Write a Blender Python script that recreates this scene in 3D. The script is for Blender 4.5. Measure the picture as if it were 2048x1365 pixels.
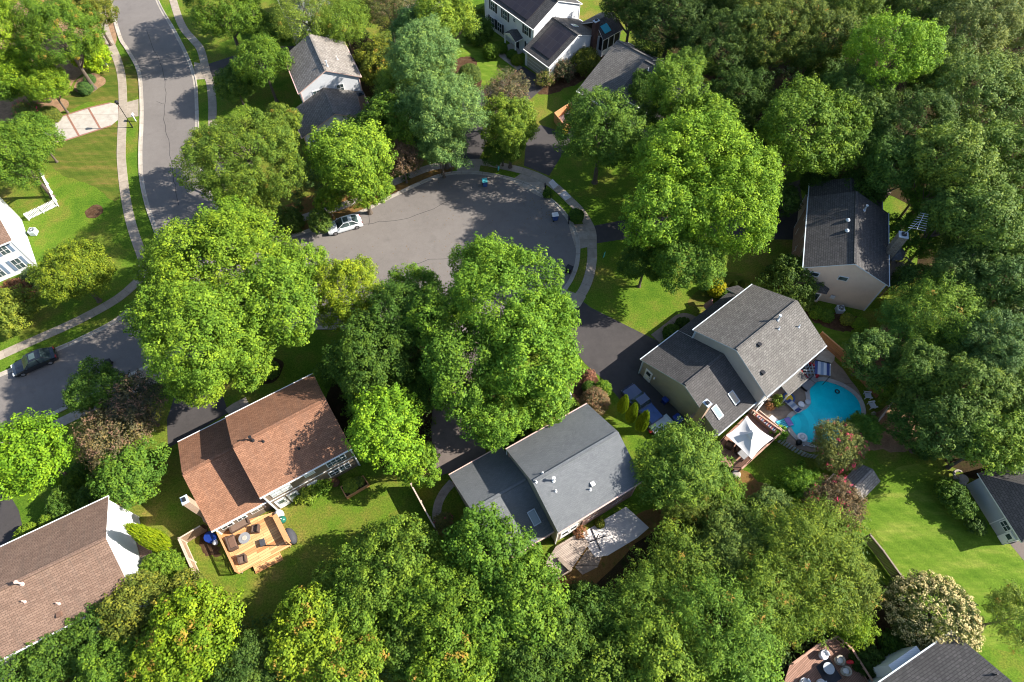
import bpy, bmesh, math, random
import numpy as np
from mathutils import Vector, Matrix
from mathutils.geometry import tessellate_polygon
R = math.radians
SC = bpy.context.scene
COL = SC.collection
for o in list(bpy.data.objects): bpy.data.objects.remove(o, do_unlink=True)

# ---------------- camera, sky, sun, exposure ----------------
CAM_H = 67.0; PITCH = R(59.3); FPX = 1290.0
cam_d = bpy.data.cameras.new('camera'); cam = bpy.data.objects.new('camera', cam_d); COL.objects.link(cam)
cam.location = (0, 0, CAM_H); cam.rotation_euler = (R(90) - PITCH, 0, 0)
cam_d.sensor_width = 36; cam_d.lens = 36 * FPX / 2048; cam_d.clip_start = 1; cam_d.clip_end = 3000
SC.camera = cam
SUN_EL = 34.8; SUN_AZ = 2.4      # degrees; azimuth counter-clockwise from +X, the side the sun stands on
w = bpy.data.worlds.new("World"); SC.world = w; w.use_nodes = True
nt = w.node_tree; nt.nodes.clear()
sky = nt.nodes.new('ShaderNodeTexSky'); sky.sky_type = 'NISHITA'; sky.sun_disc = False
sky.sun_elevation = R(SUN_EL); sky.sun_rotation = R(90 - SUN_AZ); sky.altitude = 100
bg = nt.nodes.new('ShaderNodeBackground'); bg.inputs[1].default_value = 0.105
wo = nt.nodes.new('ShaderNodeOutputWorld'); nt.links.new(sky.outputs[0], bg.inputs[0]); nt.links.new(bg.outputs[0], wo.inputs[0])
sd = bpy.data.lights.new('sun', 'SUN'); sun = bpy.data.objects.new('sun', sd); COL.objects.link(sun)
sd.energy = 5.0; sd.angle = R(0.53); sd.color = (1.0, 0.94, 0.84)
sdir = Vector((math.cos(R(SUN_EL)) * math.cos(R(SUN_AZ)), math.cos(R(SUN_EL)) * math.sin(R(SUN_AZ)), math.sin(R(SUN_EL))))
sun.rotation_euler = sdir.to_track_quat('Z', 'Y').to_euler(); sun.location = (120, 20, 120)
SC.view_settings.view_transform = 'Standard'; SC.view_settings.look = 'None'
SC.view_settings.gamma = 1; SC.view_settings.exposure = 1.2
try:
    SC.cycles.filter_width = 1.05
    SC.cycles.max_bounces = 6; SC.cycles.transparent_max_bounces = 8; SC.cycles.transmission_bounces = 3
except Exception: pass

# ---------------- measuring: photograph pixel -> point at height z ----------------
CP, SP = math.cos(PITCH), math.sin(PITCH)
def P(px, py, z=0.0):
    dx = (px - 1024) / FPX; dy = (py - 682.5) / FPX
    r = (dx, CP - SP * dy, -(SP + CP * dy)); t = (CAM_H - z) / -r[2]
    return Vector((r[0] * t, r[1] * t, z))
def depth(p):
    return p[1] * CP - (p[2] - CAM_H) * SP

# ---------------- materials ----------------
MATS = {}
def srgb(r, g, b):
    f = lambda c: (c / 12.92 if c <= .04045 else ((c + .055) / 1.055) ** 2.4)
    return (f(r / 255), f(g / 255), f(b / 255))
def newmat(name):
    m = bpy.data.materials.new(name); m.use_nodes = True; n = m.node_tree; n.nodes.clear()
    out = n.nodes.new('ShaderNodeOutputMaterial'); b = n.nodes.new('ShaderNodeBsdfPrincipled')
    n.links.new(b.outputs[0], out.inputs[0]); MATS[name] = m
    return m, n, b, out
def c4(c): return (c[0], c[1], c[2], 1)
def noise(n, scale, detail=4, rough=.6, coord=None, dist=0):
    t = n.nodes.new('ShaderNodeTexNoise'); t.inputs['Scale'].default_value = scale
    t.inputs['Detail'].default_value = detail; t.inputs['Roughness'].default_value = rough
    t.inputs['Distortion'].default_value = dist
    if coord: n.links.new(coord, t.inputs['Vector'])
    return t
def ramp(n, src, stops):
    r = n.nodes.new('ShaderNodeValToRGB'); e = r.color_ramp.elements
    while len(e) < len(stops): e.new(.5)
    for i, (p, c) in enumerate(stops):
        e[i].position = p; e[i].color = c4(c) if len(c) == 3 else c
    n.links.new(src, r.inputs[0]); return r
def mix(n, fac, a, b, mode='MIX'):
    m = n.nodes.new('ShaderNodeMix'); m.data_type = 'RGBA'; m.blend_type = mode
    for s, v in ((0, fac), (6, a), (7, b)):
        if hasattr(v, 'links') or hasattr(v, 'is_linked'): n.links.new(v, m.inputs[s])
        elif isinstance(v, (int, float)): m.inputs[s].default_value = v
        else: m.inputs[s].default_value = c4(v)
    return m.outputs[2]
def math_(n, op, a, b=None):
    m = n.nodes.new('ShaderNodeMath'); m.operation = op
    for i, v in enumerate((a, b)):
        if v is None: continue
        if isinstance(v, (int, float)): m.inputs[i].default_value = v
        else: n.links.new(v, m.inputs[i])
    return m.outputs[0]
def world_co(n):
    g = n.nodes.new('ShaderNodeNewGeometry'); return g.outputs['Position']
def uv_co(n):
    t = n.nodes.new('ShaderNodeTexCoord'); return t.outputs['UV']
def bump(n, b, h, strength=.4, dist=.05):
    k = n.nodes.new('ShaderNodeBump'); k.inputs['Strength'].default_value = strength; k.inputs['Distance'].default_value = dist
    n.links.new(h, k.inputs['Height']); n.links.new(k.outputs[0], b.inputs['Normal'])
def simple(name, c, rough=.6, var=.25, scale=2.5, metal=0, spec=.4, bumpy=0):
    """one colour with wear: two octaves of noise move its value a little"""
    m, n, b, o = newmat(name); co = world_co(n)
    t = noise(n, scale, 5, .65, co); t2 = noise(n, scale * 9, 3, .6, co)
    f = math_(n, 'ADD', math_(n, 'MULTIPLY', t.outputs[0], .65), math_(n, 'MULTIPLY', t2.outputs[0], .35))
    lo = tuple(max(0, x * (1 - var)) for x in c); hi = tuple(min(1, x * (1 + var)) for x in c)
    r = ramp(n, f, [(.3, lo), (.7, hi)]); n.links.new(r.outputs[0], b.inputs['Base Color'])
    b.inputs['Roughness'].default_value = rough; b.inputs['Metallic'].default_value = metal
    b.inputs['Specular IOR Level'].default_value = spec
    if bumpy: bump(n, b, t2.outputs[0], bumpy, .03)
    return m
def shingle(name, c, c2, gap=.42, rw=.42, rh=.24, dirt=None):
    m, n, b, o = newmat(name); uv = uv_co(n)
    k = n.nodes.new('ShaderNodeTexBrick'); n.links.new(uv, k.inputs['Vector'])
    k.inputs['Scale'].default_value = 1; k.inputs['Brick Width'].default_value = rw; k.inputs['Row Height'].default_value = rh
    k.inputs['Mortar Size'].default_value = .022; k.inputs['Mortar Smooth'].default_value = .6; k.inputs['Bias'].default_value = 0
    k.inputs['Color1'].default_value = c4(c); k.inputs['Color2'].default_value = c4(c2)
    k.inputs['Mortar'].default_value = c4(tuple(x * gap for x in c)); k.offset = .5
    co = world_co(n); t = noise(n, .55, 6, .7, co); t2 = noise(n, 9, 4, .85, co)
    col = mix(n, .55, k.outputs[0], ramp(n, t.outputs[0], [(.3, (.78, .78, .78)), (.72, (1.16, 1.14, 1.1))]).outputs[0], 'MULTIPLY')
    col = mix(n, .55, col, ramp(n, t2.outputs[0], [(.38, (.62, .62, .62)), (.62, (1.38, 1.34, 1.32))]).outputs[0], 'MULTIPLY')
    if dirt:
        mp = n.nodes.new('ShaderNodeMapping'); mp.inputs['Scale'].default_value = (1.2, .12, 1); n.links.new(uv, mp.inputs[0])
        t3 = noise(n, 1.1, 5, .7, mp.outputs[0])
        col = mix(n, ramp(n, t3.outputs[0], [(.5, (0, 0, 0)), (.75, (.6, .6, .6))]).outputs[0], col, dirt)
    n.links.new(col, b.inputs['Base Color']); b.inputs['Roughness'].default_value = .9; b.inputs['Specular IOR Level'].default_value = .2
    bump(n, b, k.outputs['Fac'], -.5, .03)
    return m
def siding(name, c, rough=.55, pitch=.16):
    m, n, b, o = newmat(name); uv = uv_co(n)
    s = n.nodes.new('ShaderNodeSeparateXYZ'); n.links.new(uv, s.inputs[0])
    fr = math_(n, 'FRACT', math_(n, 'DIVIDE', s.outputs[1], pitch))
    line = ramp(n, fr, [(0, (.55, .55, .55)), (.1, (1, 1, 1)), (1, (1, 1, 1))])
    t = noise(n, .7, 5, .6, world_co(n))
    col = mix(n, 1, c, line.outputs[0], 'MULTIPLY')
    col = mix(n, .35, col, ramp(n, t.outputs[0], [(.3, (.78, .78, .76)), (.7, (1.1, 1.1, 1.1))]).outputs[0], 'MULTIPLY')
    n.links.new(col, b.inputs['Base Color']); b.inputs['Roughness'].default_value = rough; b.inputs['Specular IOR Level'].default_value = .3
    bump(n, b, fr, .35, .02); return m
def brick(name, c, c2, mort=(.4, .38, .35), bw=.22, bh=.075):
    m, n, b, o = newmat(name); uv = uv_co(n)
    k = n.nodes.new('ShaderNodeTexBrick'); n.links.new(uv, k.inputs['Vector']); k.inputs['Scale'].default_value = 1
    k.inputs['Brick Width'].default_value = bw; k.inputs['Row Height'].default_value = bh; k.inputs['Mortar Size'].default_value = .008
    k.inputs['Color1'].default_value = c4(c); k.inputs['Color2'].default_value = c4(c2); k.inputs['Mortar'].default_value = c4(mort)
    n.links.new(k.outputs[0], b.inputs['Base Color']); b.inputs['Roughness'].default_value = .9; return m
def planks(name, c, c2, w=.14, axis=1, var=.5, gap=.25, length=2.4):
    """boards: uv y counts boards across, uv x runs along them"""
    m, n, b, o = newmat(name); uv = uv_co(n)
    k = n.nodes.new('ShaderNodeTexBrick'); n.links.new(uv, k.inputs['Vector']); k.inputs['Scale'].default_value = 1
    k.inputs['Brick Width'].default_value = length; k.inputs['Row Height'].default_value = w; k.inputs['Mortar Size'].default_value = .012
    k.inputs['Color1'].default_value = c4(c); k.inputs['Color2'].default_value = c4(c2)
    k.inputs['Mortar'].default_value = c4(tuple(x * gap for x in c)); k.offset = .37
    mp = n.nodes.new('ShaderNodeMapping'); mp.inputs['Scale'].default_value = (.6, 9, 1); n.links.new(uv, mp.inputs[0])
    t = noise(n, 2.2, 5, .7, mp.outputs[0])
    col = mix(n, var, k.outputs[0], ramp(n, t.outputs[0], [(.3, (.55, .5, .5)), (.7, (1.25, 1.2, 1.2))]).outputs[0], 'MULTIPLY')
    n.links.new(col, b.inputs['Base Color']); b.inputs['Roughness'].default_value = .75; bump(n, b, k.outputs['Fac'], -.6, .02); return m

def build_materials():
    # grass: mown lawn, greener and dryer patches, fine blades
    m, n, b, o = newmat('grass'); co = world_co(n)
    t1 = noise(n, .055, 4, .6, co, .6); t2 = noise(n, .35, 5, .7, co); t3 = noise(n, 5.5, 4, .8, co); t4 = noise(n, 26, 2, .8, co)
    dry = ramp(n, math_(n, 'ADD', math_(n, 'MULTIPLY', t1.outputs[0], .55), math_(n, 'MULTIPLY', t2.outputs[0], .45)),
               [(.36, srgb(66, 98, 26)), (.47, srgb(88, 114, 34)), (.56, srgb(106, 112, 46)), (.66, srgb(134, 114, 66))])
    col = mix(n, .75, dry.outputs[0], ramp(n, t3.outputs[0], [(.36, (.42, .5, .4)), (.64, (1.5, 1.42, 1.3))]).outputs[0], 'MULTIPLY')
    col = mix(n, .5, col, ramp(n, t4.outputs[0], [(.3, (.5, .55, .5)), (.7, (1.4, 1.35, 1.2))]).outputs[0], 'MULTIPLY')
    n.links.new(col, b.inputs['Base Color']); b.inputs['Roughness'].default_value = .95; b.inputs['Specular IOR Level'].default_value = .1
    bump(n, b, t3.outputs[0], .8, .08)
    def lawn(name, lo, mid, hi):
        m, n, b, o = newmat(name); co = world_co(n)
        mp = n.nodes.new('ShaderNodeMapping'); mp.inputs['Rotation'].default_value = (0, 0, R(42)); mp.inputs['Scale'].default_value = (.35, 1.6, 1); n.links.new(co, mp.inputs[0])
        t2 = noise(n, .45, 5, .7, mp.outputs[0]); t3 = noise(n, 5, 4, .8, co); t4 = noise(n, 24, 2, .8, co)
        r = ramp(n, t2.outputs[0], [(.32, lo), (.5, mid), (.68, hi)])
        wv = n.nodes.new('ShaderNodeTexWave'); wv.inputs['Scale'].default_value = .28; wv.inputs['Distortion'].default_value = 1.5; wv.inputs['Detail'].default_value = 2
        mq = n.nodes.new('ShaderNodeMapping'); mq.inputs['Rotation'].default_value = (0, 0, R(-48)); n.links.new(co, mq.inputs[0]); n.links.new(mq.outputs[0], wv.inputs['Vector'])
        col = mix(n, .6, r.outputs[0], ramp(n, t3.outputs[0], [(.3, (.55, .6, .5)), (.7, (1.35, 1.3, 1.2))]).outputs[0], 'MULTIPLY')
        col = mix(n, .35, col, ramp(n, wv.outputs[0], [(.2, (.8, .82, .8)), (.8, (1.15, 1.12, 1.1))]).outputs[0], 'MULTIPLY')
        col = mix(n, .45, col, ramp(n, t4.outputs[0], [(.3, (.55, .6, .55)), (.7, (1.4, 1.35, 1.2))]).outputs[0], 'MULTIPLY')
        n.links.new(col, b.inputs['Base Color']); b.inputs['Roughness'].default_value = .95; b.inputs['Specular IOR Level'].default_value = .1
        bump(n, b, t3.outputs[0], .8, .08)
    lawn('lawn_bright', srgb(76, 106, 28), srgb(94, 120, 38), srgb(122, 134, 58))
    lawn('lawn_dry', srgb(66, 88, 28), srgb(88, 98, 38), srgb(122, 106, 60))
    # soils
    def soil(name, cols, s=1.2):
        m, n, b, o = newmat(name); co = world_co(n)
        t = noise(n, s, 7, .75, co, .4); t2 = noise(n, s * 12, 4, .8, co)
        r = ramp(n, t.outputs[0], [(.3, cols[0]), (.5, cols[1]), (.68, cols[2])])
        col = mix(n, .7, r.outputs[0], ramp(n, t2.outputs[0], [(.3, (.45, .45, .45)), (.7, (1.5, 1.45, 1.4))]).outputs[0], 'MULTIPLY')
        n.links.new(col, b.inputs['Base Color']); b.inputs['Roughness'].default_value = 1; b.inputs['Specular IOR Level'].default_value = .05
        bump(n, b, t2.outputs[0], .9, .1)
    soil('forest_soil', [srgb(38, 34, 24), srgb(62, 52, 36), srgb(44, 54, 24)], .5)
    soil('mulch', [srgb(62, 46, 34), srgb(84, 64, 48), srgb(106, 86, 68)], 1.5)
    soil('bare_earth', [srgb(120, 96, 76), srgb(150, 122, 96), srgb(172, 140, 110)], 1)
    soil('straw_grass', [srgb(92, 74, 40), srgb(128, 98, 60), srgb(86, 90, 40)], 1.4)
    soil('gravel', [srgb(98, 92, 86), srgb(130, 122, 112), srgb(160, 150, 140)], 3)
    # asphalt
    def asph(name, c, c2, rough=.85):
        m, n, b, o = newmat(name); co = world_co(n)
        t = noise(n, .11, 5, .6, co, .5); t2 = noise(n, 1.1, 6, .75, co); t3 = noise(n, 30, 2, .7, co)
        r = ramp(n, math_(n, 'ADD', math_(n, 'MULTIPLY', t.outputs[0], .6), math_(n, 'MULTIPLY', t2.outputs[0], .4)), [(.35, c), (.65, c2)])
        col = mix(n, .5, r.outputs[0], ramp(n, t3.outputs[0], [(.3, (.7, .7, .7)), (.7, (1.25, 1.25, 1.25))]).outputs[0], 'MULTIPLY')
        v = n.nodes.new('ShaderNodeTexVoronoi'); v.feature = 'DISTANCE_TO_EDGE'; v.inputs['Scale'].default_value = .16
        n2 = noise(n, .7, 4, .7, co); av = n.nodes.new('ShaderNodeVectorMath'); av.operation = 'MULTIPLY_ADD'
        n.links.new(n2.outputs[1], av.inputs[0]); av.inputs[1].default_value = (2.2, 2.2, 0); n.links.new(co, av.inputs[2]); n.links.new(av.outputs[0], v.inputs['Vector'])
        t5 = noise(n, .35, 3, .5, co); col = mix(n, ramp(n, t5.outputs[0], [(.60, (0, 0, 0)), (.72, (.28, .28, .28))]).outputs[0], col, tuple(x * .55 for x in c))
        t6 = noise(n, 3.2, 2, .5, co); col = mix(n, ramp(n, t6.outputs[0], [(.70, (0, 0, 0)), (.76, (.35, .35, .35))]).outputs[0], col, tuple(x * .5 for x in c))
        ck = ramp(n, v.outputs['Distance'], [(0, (.72, .72, .72)), (.006, (1, 1, 1))])
        col = mix(n, .35, col, ck.outputs[0], 'MULTIPLY')
        n.links.new(col, b.inputs['Base Color']); b.inputs['Roughness'].default_value = rough; b.inputs['Specular IOR Level'].default_value = .3
        bump(n, b, t3.outputs[0], .25, .01)
    asph('asphalt', (.150, .133, .122), (.190, .170, .156))
    asph('asphalt_dark', (.046, .041, .041), (.070, .062, .060))
    asph('asphalt_worn', (.10, .082, .072), (.16, .13, .115))
    # concrete strips with joints every 1.5 m along uv y
    def conc(name, c, c2, joint=1.5, patch=.0):
        m, n, b, o = newmat(name); co = world_co(n); uv = uv_co(n)
        s = n.nodes.new('ShaderNodeSeparateXYZ'); n.links.new(uv, s.inputs[0])
        q = math_(n, 'DIVIDE', s.outputs[1], joint); fr = math_(n, 'FRACT', q)
        wn = n.nodes.new('ShaderNodeTexWhiteNoise'); wn.noise_dimensions = '1D'; n.links.new(math_(n, 'FLOOR', q), wn.inputs['W'])
        t = noise(n, 1.2, 6, .7, co); t2 = noise(n, 18, 3, .7, co)
        r = ramp(n, t.outputs[0], [(.3, c), (.7, c2)])
        col = mix(n, .6, r.outputs[0], ramp(n, wn.outputs[0], [(0, (.8, .8, .8)), (.8, (1.0, 1.0, 1.0)), (1, (1.25, 1.25, 1.25))]).outputs[0], 'MULTIPLY')
        col = mix(n, .4, col, ramp(n, t2.outputs[0], [(.3, (.75, .75, .75)), (.7, (1.2, 1.2, 1.2))]).outputs[0], 'MULTIPLY')
        jn = ramp(n, fr, [(0, (.45, .42, .4)), (.035, (1, 1, 1)), (1, (1, 1, 1))])
        col = mix(n, .9, col, jn.outputs[0], 'MULTIPLY')
        n.links.new(col, b.inputs['Base Color']); b.inputs['Roughness'].default_value = .9; b.inputs['Specular IOR Level'].default_value = .2
    conc('sidewalk', (.27, .225, .175), (.40, .34, .275)); conc('kerb', (.34, .30, .25), (.46, .41, .35), 3.0)
    conc('concrete', (.36, .32, .275), (.50, .46, .40), 3.2); conc('concrete_white', (.62, .57, .54), (.74, .69, .66), 50)
    conc('patio', (.22, .17, .13), (.34, .27, .21), 3.4)
    simple('pool_coping', (.42, .39, .37), .8, .25, 3); simple('pool_plaster', (.80, .90, .92), .7, .14, .8); simple('pool_step', (.97, .99, .99), .6, .03, 1)
    simple('stone', (.32, .28, .24), .9, .4, 1.5, bumpy=.5); simple('brick_edge', (.26, .13, .09), .9, .3, 2)
    m, n, b, o = newmat('pool_water')
    tr = n.nodes.new('ShaderNodeBsdfTransparent'); tr.inputs[0].default_value = (.10, .93, .95, 1)
    gl = n.nodes.new('ShaderNodeBsdfGlossy'); gl.inputs['Roughness'].default_value = .04
    fz = n.nodes.new('ShaderNodeFresnel'); fz.inputs[0].default_value = 1.33; ms = n.nodes.new('ShaderNodeMixShader')
    t = noise(n, 2.2, 3, .6, world_co(n), 1.0); k = n.nodes.new('ShaderNodeBump'); k.inputs['Strength'].default_value = .6; k.inputs['Distance'].default_value = .06
    n.links.new(t.outputs[0], k.inputs['Height']); n.links.new(k.outputs[0], gl.inputs['Normal']); n.links.new(k.outputs[0], fz.inputs['Normal'])
    n.links.new(fz.outputs[0], ms.inputs[0]); n.links.new(tr.outputs[0], ms.inputs[1]); n.links.new(gl.outputs[0], ms.inputs[2]); n.links.new(ms.outputs[0], o.inputs[0])
    # roofs, walls
    shingle('roof_brown', (.225, .112, .068), (.31, .160, .098), rw=.4, rh=.17, gap=.6, dirt=(.17, .10, .07))
    shingle('roof_brown_a', (.180, .116, .085), (.235, .155, .115), rw=.5, rh=.2, gap=.5, dirt=(.12, .09, .07))
    shingle('roof_slate', (.128, .138, .148), (.160, .170, .180), gap=.8, rw=.33, rh=.17)
    shingle('roof_grey', (.128, .122, .114), (.180, .172, .162), gap=.36, dirt=(.085, .075, .07))
    shingle('roof_grey_d', (.072, .070, .070), (.100, .096, .096), gap=.36, dirt=(.05, .045, .045))
    shingle('roof_pale', (.200, .180, .160), (.300, .275, .250), gap=.36, dirt=(.13, .12, .11))
    siding('siding_white', (.72, .73, .76)); siding('siding_tan', (.60, .48, .385)); siding('siding_grey', (.34, .31, .25))
    siding('siding_greige', (.42, .39, .35)); siding('siding_brown', (.20, .155, .115)); siding('siding_pale', (.44, .46, .47))
    simple('trim_white', (.78, .77, .75), .5, .08, 3); simple('trim_blue', (.50, .56, .60), .5, .1, 3); simple('trim_pink', (.62, .42, .36), .6, .2, 3)
    simple('shutter_blue', (.16, .22, .30), .6, .15, 3); simple('shutter_dark', (.025, .028, .035), .6, .2, 3); simple('foundation', (.22, .21, .20), .9, .2, 2)
    simple('garage_door', (.33, .31, .27), .6, .1, 2); simple('brick_dark', (.075, .04, .035), .9, .35, 6, bumpy=.4)
    brick('brick_red', (.30, .13, .085), (.22, .09, .06)); brick('brick_tan', (.40, .25, .15), (.33, .19, .11)); brick('stone_wall', (.16, .12, .09), (.24, .19, .14), bw=.4, bh=.2)
    m, n, b, o = newmat('glass'); b.inputs['Base Color'].default_value = (.035, .06, .07, 1); b.inputs['Roughness'].default_value = .08; b.inputs['Specular IOR Level'].default_value = .8
    t = noise(n, .5, 2, .5, world_co(n)); n.links.new(ramp(n, t.outputs[0], [(.35, (.02, .03, .035)), (.65, (.08, .12, .12))]).outputs[0], b.inputs['Base Color'])
    m, n, b, o = newmat('glass_blind_glare'); b.inputs['Base Color'].default_value = (.50, .52, .53, 1); b.inputs['Roughness'].default_value = .1  # panes with blinds, their bright reflection painted into the base colour
    m, n, b, o = newmat('sky_glass'); b.inputs['Base Color'].default_value = (.20, .26, .28, 1); b.inputs['Roughness'].default_value = .15
    m, n, b, o = newmat('solar'); uv = uv_co(n)
    k = n.nodes.new('ShaderNodeTexBrick'); n.links.new(uv, k.inputs['Vector']); k.inputs['Scale'].default_value = 1; k.inputs['Brick Width'].default_value = 1; k.inputs['Row Height'].default_value = 1.65
    k.inputs['Mortar Size'].default_value = .02; k.offset = 0; k.inputs['Color1'].default_value = (.022, .018, .024, 1); k.inputs['Color2'].default_value = (.030, .024, .028, 1); k.inputs['Mortar'].default_value = (.05, .05, .055, 1)
    n.links.new(k.outputs[0], b.inputs['Base Color']); b.inputs['Roughness'].default_value = .35
    # woods
    planks('deck_orange', (.46, .21, .075), (.80, .47, .21), .27, gap=.4, length=3.2); planks('deck_grey', (.30, .24, .20), (.42, .35, .29)); planks('deck_red', (.27, .145, .095), (.36, .20, .14))
    planks('fence_wood', (.30, .20, .13), (.40, .28, .19), .13); planks('fence_orange', (.30, .13, .05), (.42, .20, .085), .15); planks('fence_grey', (.20, .155, .12), (.28, .22, .17), .13)
    simple('rail_orange', (.55, .27, .12), .7, .2, 3); simple('rail_red', (.42, .24, .17), .7, .25, 3); simple('rail_pale', (.55, .43, .34), .7, .2, 3); simple('wood_grey', (.24, .19, .15), .8, .3, 3)
    simple('bark', (.11, .085, .065), .95, .4, 4, bumpy=.6); simple('black', (.012, .012, .014), .5, .3, 4); simple('dark_metal', (.03, .03, .033), .45, .2, 4, metal=.4)
    simple('wicker', (.085, .052, .038), .8, .3, 10, bumpy=.5); simple('cushion', (.17, .11, .08), .9, .15, 5); simple('wicker_pale', (.40, .36, .30), .8, .25, 10)
    simple('fabric_white', (.72, .70, .68), .85, .06, 2); simple('fabric_grey', (.24, .24, .25), .9, .15, 4); simple('plastic_white', (.75, .76, .80), .4, .05, 3)
    simple('plastic_blue', (.010, .035, .22), .45, .15, 3); simple('plastic_green', (.02, .13, .09), .3, .15, 3); simple('plastic_yellow', (.75, .50, .02), .5, .1, 3)
    simple('plastic_red', (.50, .02, .03), .5, .1, 3); simple('plastic_cyan', (.05, .42, .55), .45, .1, 3); simple('plastic_teal', (.10, .52, .56), .45, .1, 3); simple('cover_grey', (.055, .055, .065), .8, .25, 4, bumpy=.5); simple('purple', (.22, .16, .48), .5, .2, 6)
    simple('plastic_brown', (.16, .09, .06), .6, .2, 4); simple('flower_pink', (.62, .10, .20), .8, .2, 5); simple('tarp_blue', (.05, .10, .28), .6, .2, 2); simple('metal_pale', (.45, .50, .55), .45, .15, 3); simple('umbrella_pink', (.33, .17, .17), .8, .2, 3)
    simple('tyre', (.02, .02, .02), .9, .2, 6); simple('rim', (.42, .42, .44), .35, .1, 6, metal=.8); simple('lamp_red', (.35, .01, .01), .3, .1, 5); simple('lamp_clear', (.6, .62, .65), .2, .1, 5)
    for nm, c, ro in (('paint_white', (.76, .79, .82), .25), ('paint_black', (.012, .014, .018), .18), ('paint_blue', (.03, .05, .12), .25)):
        m, n, b, o = newmat(nm); b.inputs['Base Color'].default_value = c4(c); b.inputs['Roughness'].default_value = ro; b.inputs['Coat Weight'].default_value = .8; b.inputs['Coat Roughness'].default_value = .05
    # striped cloth: uv x
    for nm, cols, wd in (('cloth_blue_stripe', [(.04, .06, .18), (.42, .46, .52), (.20, .26, .36), (.50, .52, .56)], 1.3), ('cloth_red_stripe', [(.45, .04, .05), (.6, .58, .55), (.04, .05, .16), (.6, .58, .55)], .5)):
        m, n, b, o = newmat(nm); s = n.nodes.new('ShaderNodeSeparateXYZ'); n.links.new(uv_co(n), s.inputs[0])
        r = ramp(n, math_(n, 'FRACT', math_(n, 'DIVIDE', s.outputs[0], wd)), [(0, cols[0]), (.25, cols[1]), (.5, cols[2]), (.75, cols[3])]); r.color_ramp.interpolation = 'CONSTANT'
        n.links.new(r.outputs[0], b.inputs['Base Color']); b.inputs['Roughness'].default_value = .9
    # leaves: the tree's own colour (object colour), each clump and each leaf a little off it; some kinds carry flowers
    def leaf(name, acc=None, trans=.13, rough=.5, hs=1.0):
        m, n, b, o = newmat(name); oi = n.nodes.new('ShaderNodeObjectInfo')
        at = n.nodes.new('ShaderNodeAttribute'); at.attribute_name = 'tint'; s = n.nodes.new('ShaderNodeSeparateXYZ'); n.links.new(at.outputs['Vector'], s.inputs[0])
        v = math_(n, 'ADD', math_(n, 'MULTIPLY', s.outputs[0], .55), math_(n, 'MULTIPLY', s.outputs[1], .45))
        r = ramp(n, v, [(.14, (.50, .60, .55)), (.48, (1, 1, 1)), (.88, (1.72, 1.42, .95))])
        col = mix(n, 1, oi.outputs['Color'], r.outputs[0], 'MULTIPLY')
        if acc: col = mix(n, s.outputs[2], col, acc)
        n.links.new(col, b.inputs['Base Color']); b.inputs['Roughness'].default_value = .6; b.inputs['Specular IOR Level'].default_value = .12
        tl = n.nodes.new('ShaderNodeBsdfTranslucent'); n.links.new(mix(n, 1, col, (1.25, 1.25, .6), 'MULTIPLY'), tl.inputs[0])
        ms = n.nodes.new('ShaderNodeMixShader'); ms.inputs[0].default_value = trans
        n.links.new(b.outputs[0], ms.inputs[1]); n.links.new(tl.outputs[0], ms.inputs[2]); n.links.new(ms.outputs[0], o.inputs[0])
    leaf('leaf'); leaf('leaf_orange', (.36, .19, .04)); leaf('leaf_pink', (.62, .07, .14)); leaf('leaf_cream', (.66, .54, .26), .2); leaf('leaf_brown', (.24, .13, .09)); leaf('leaf_red', (.30, .14, .08))
build_materials()
M = lambda n: MATS[n]

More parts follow.
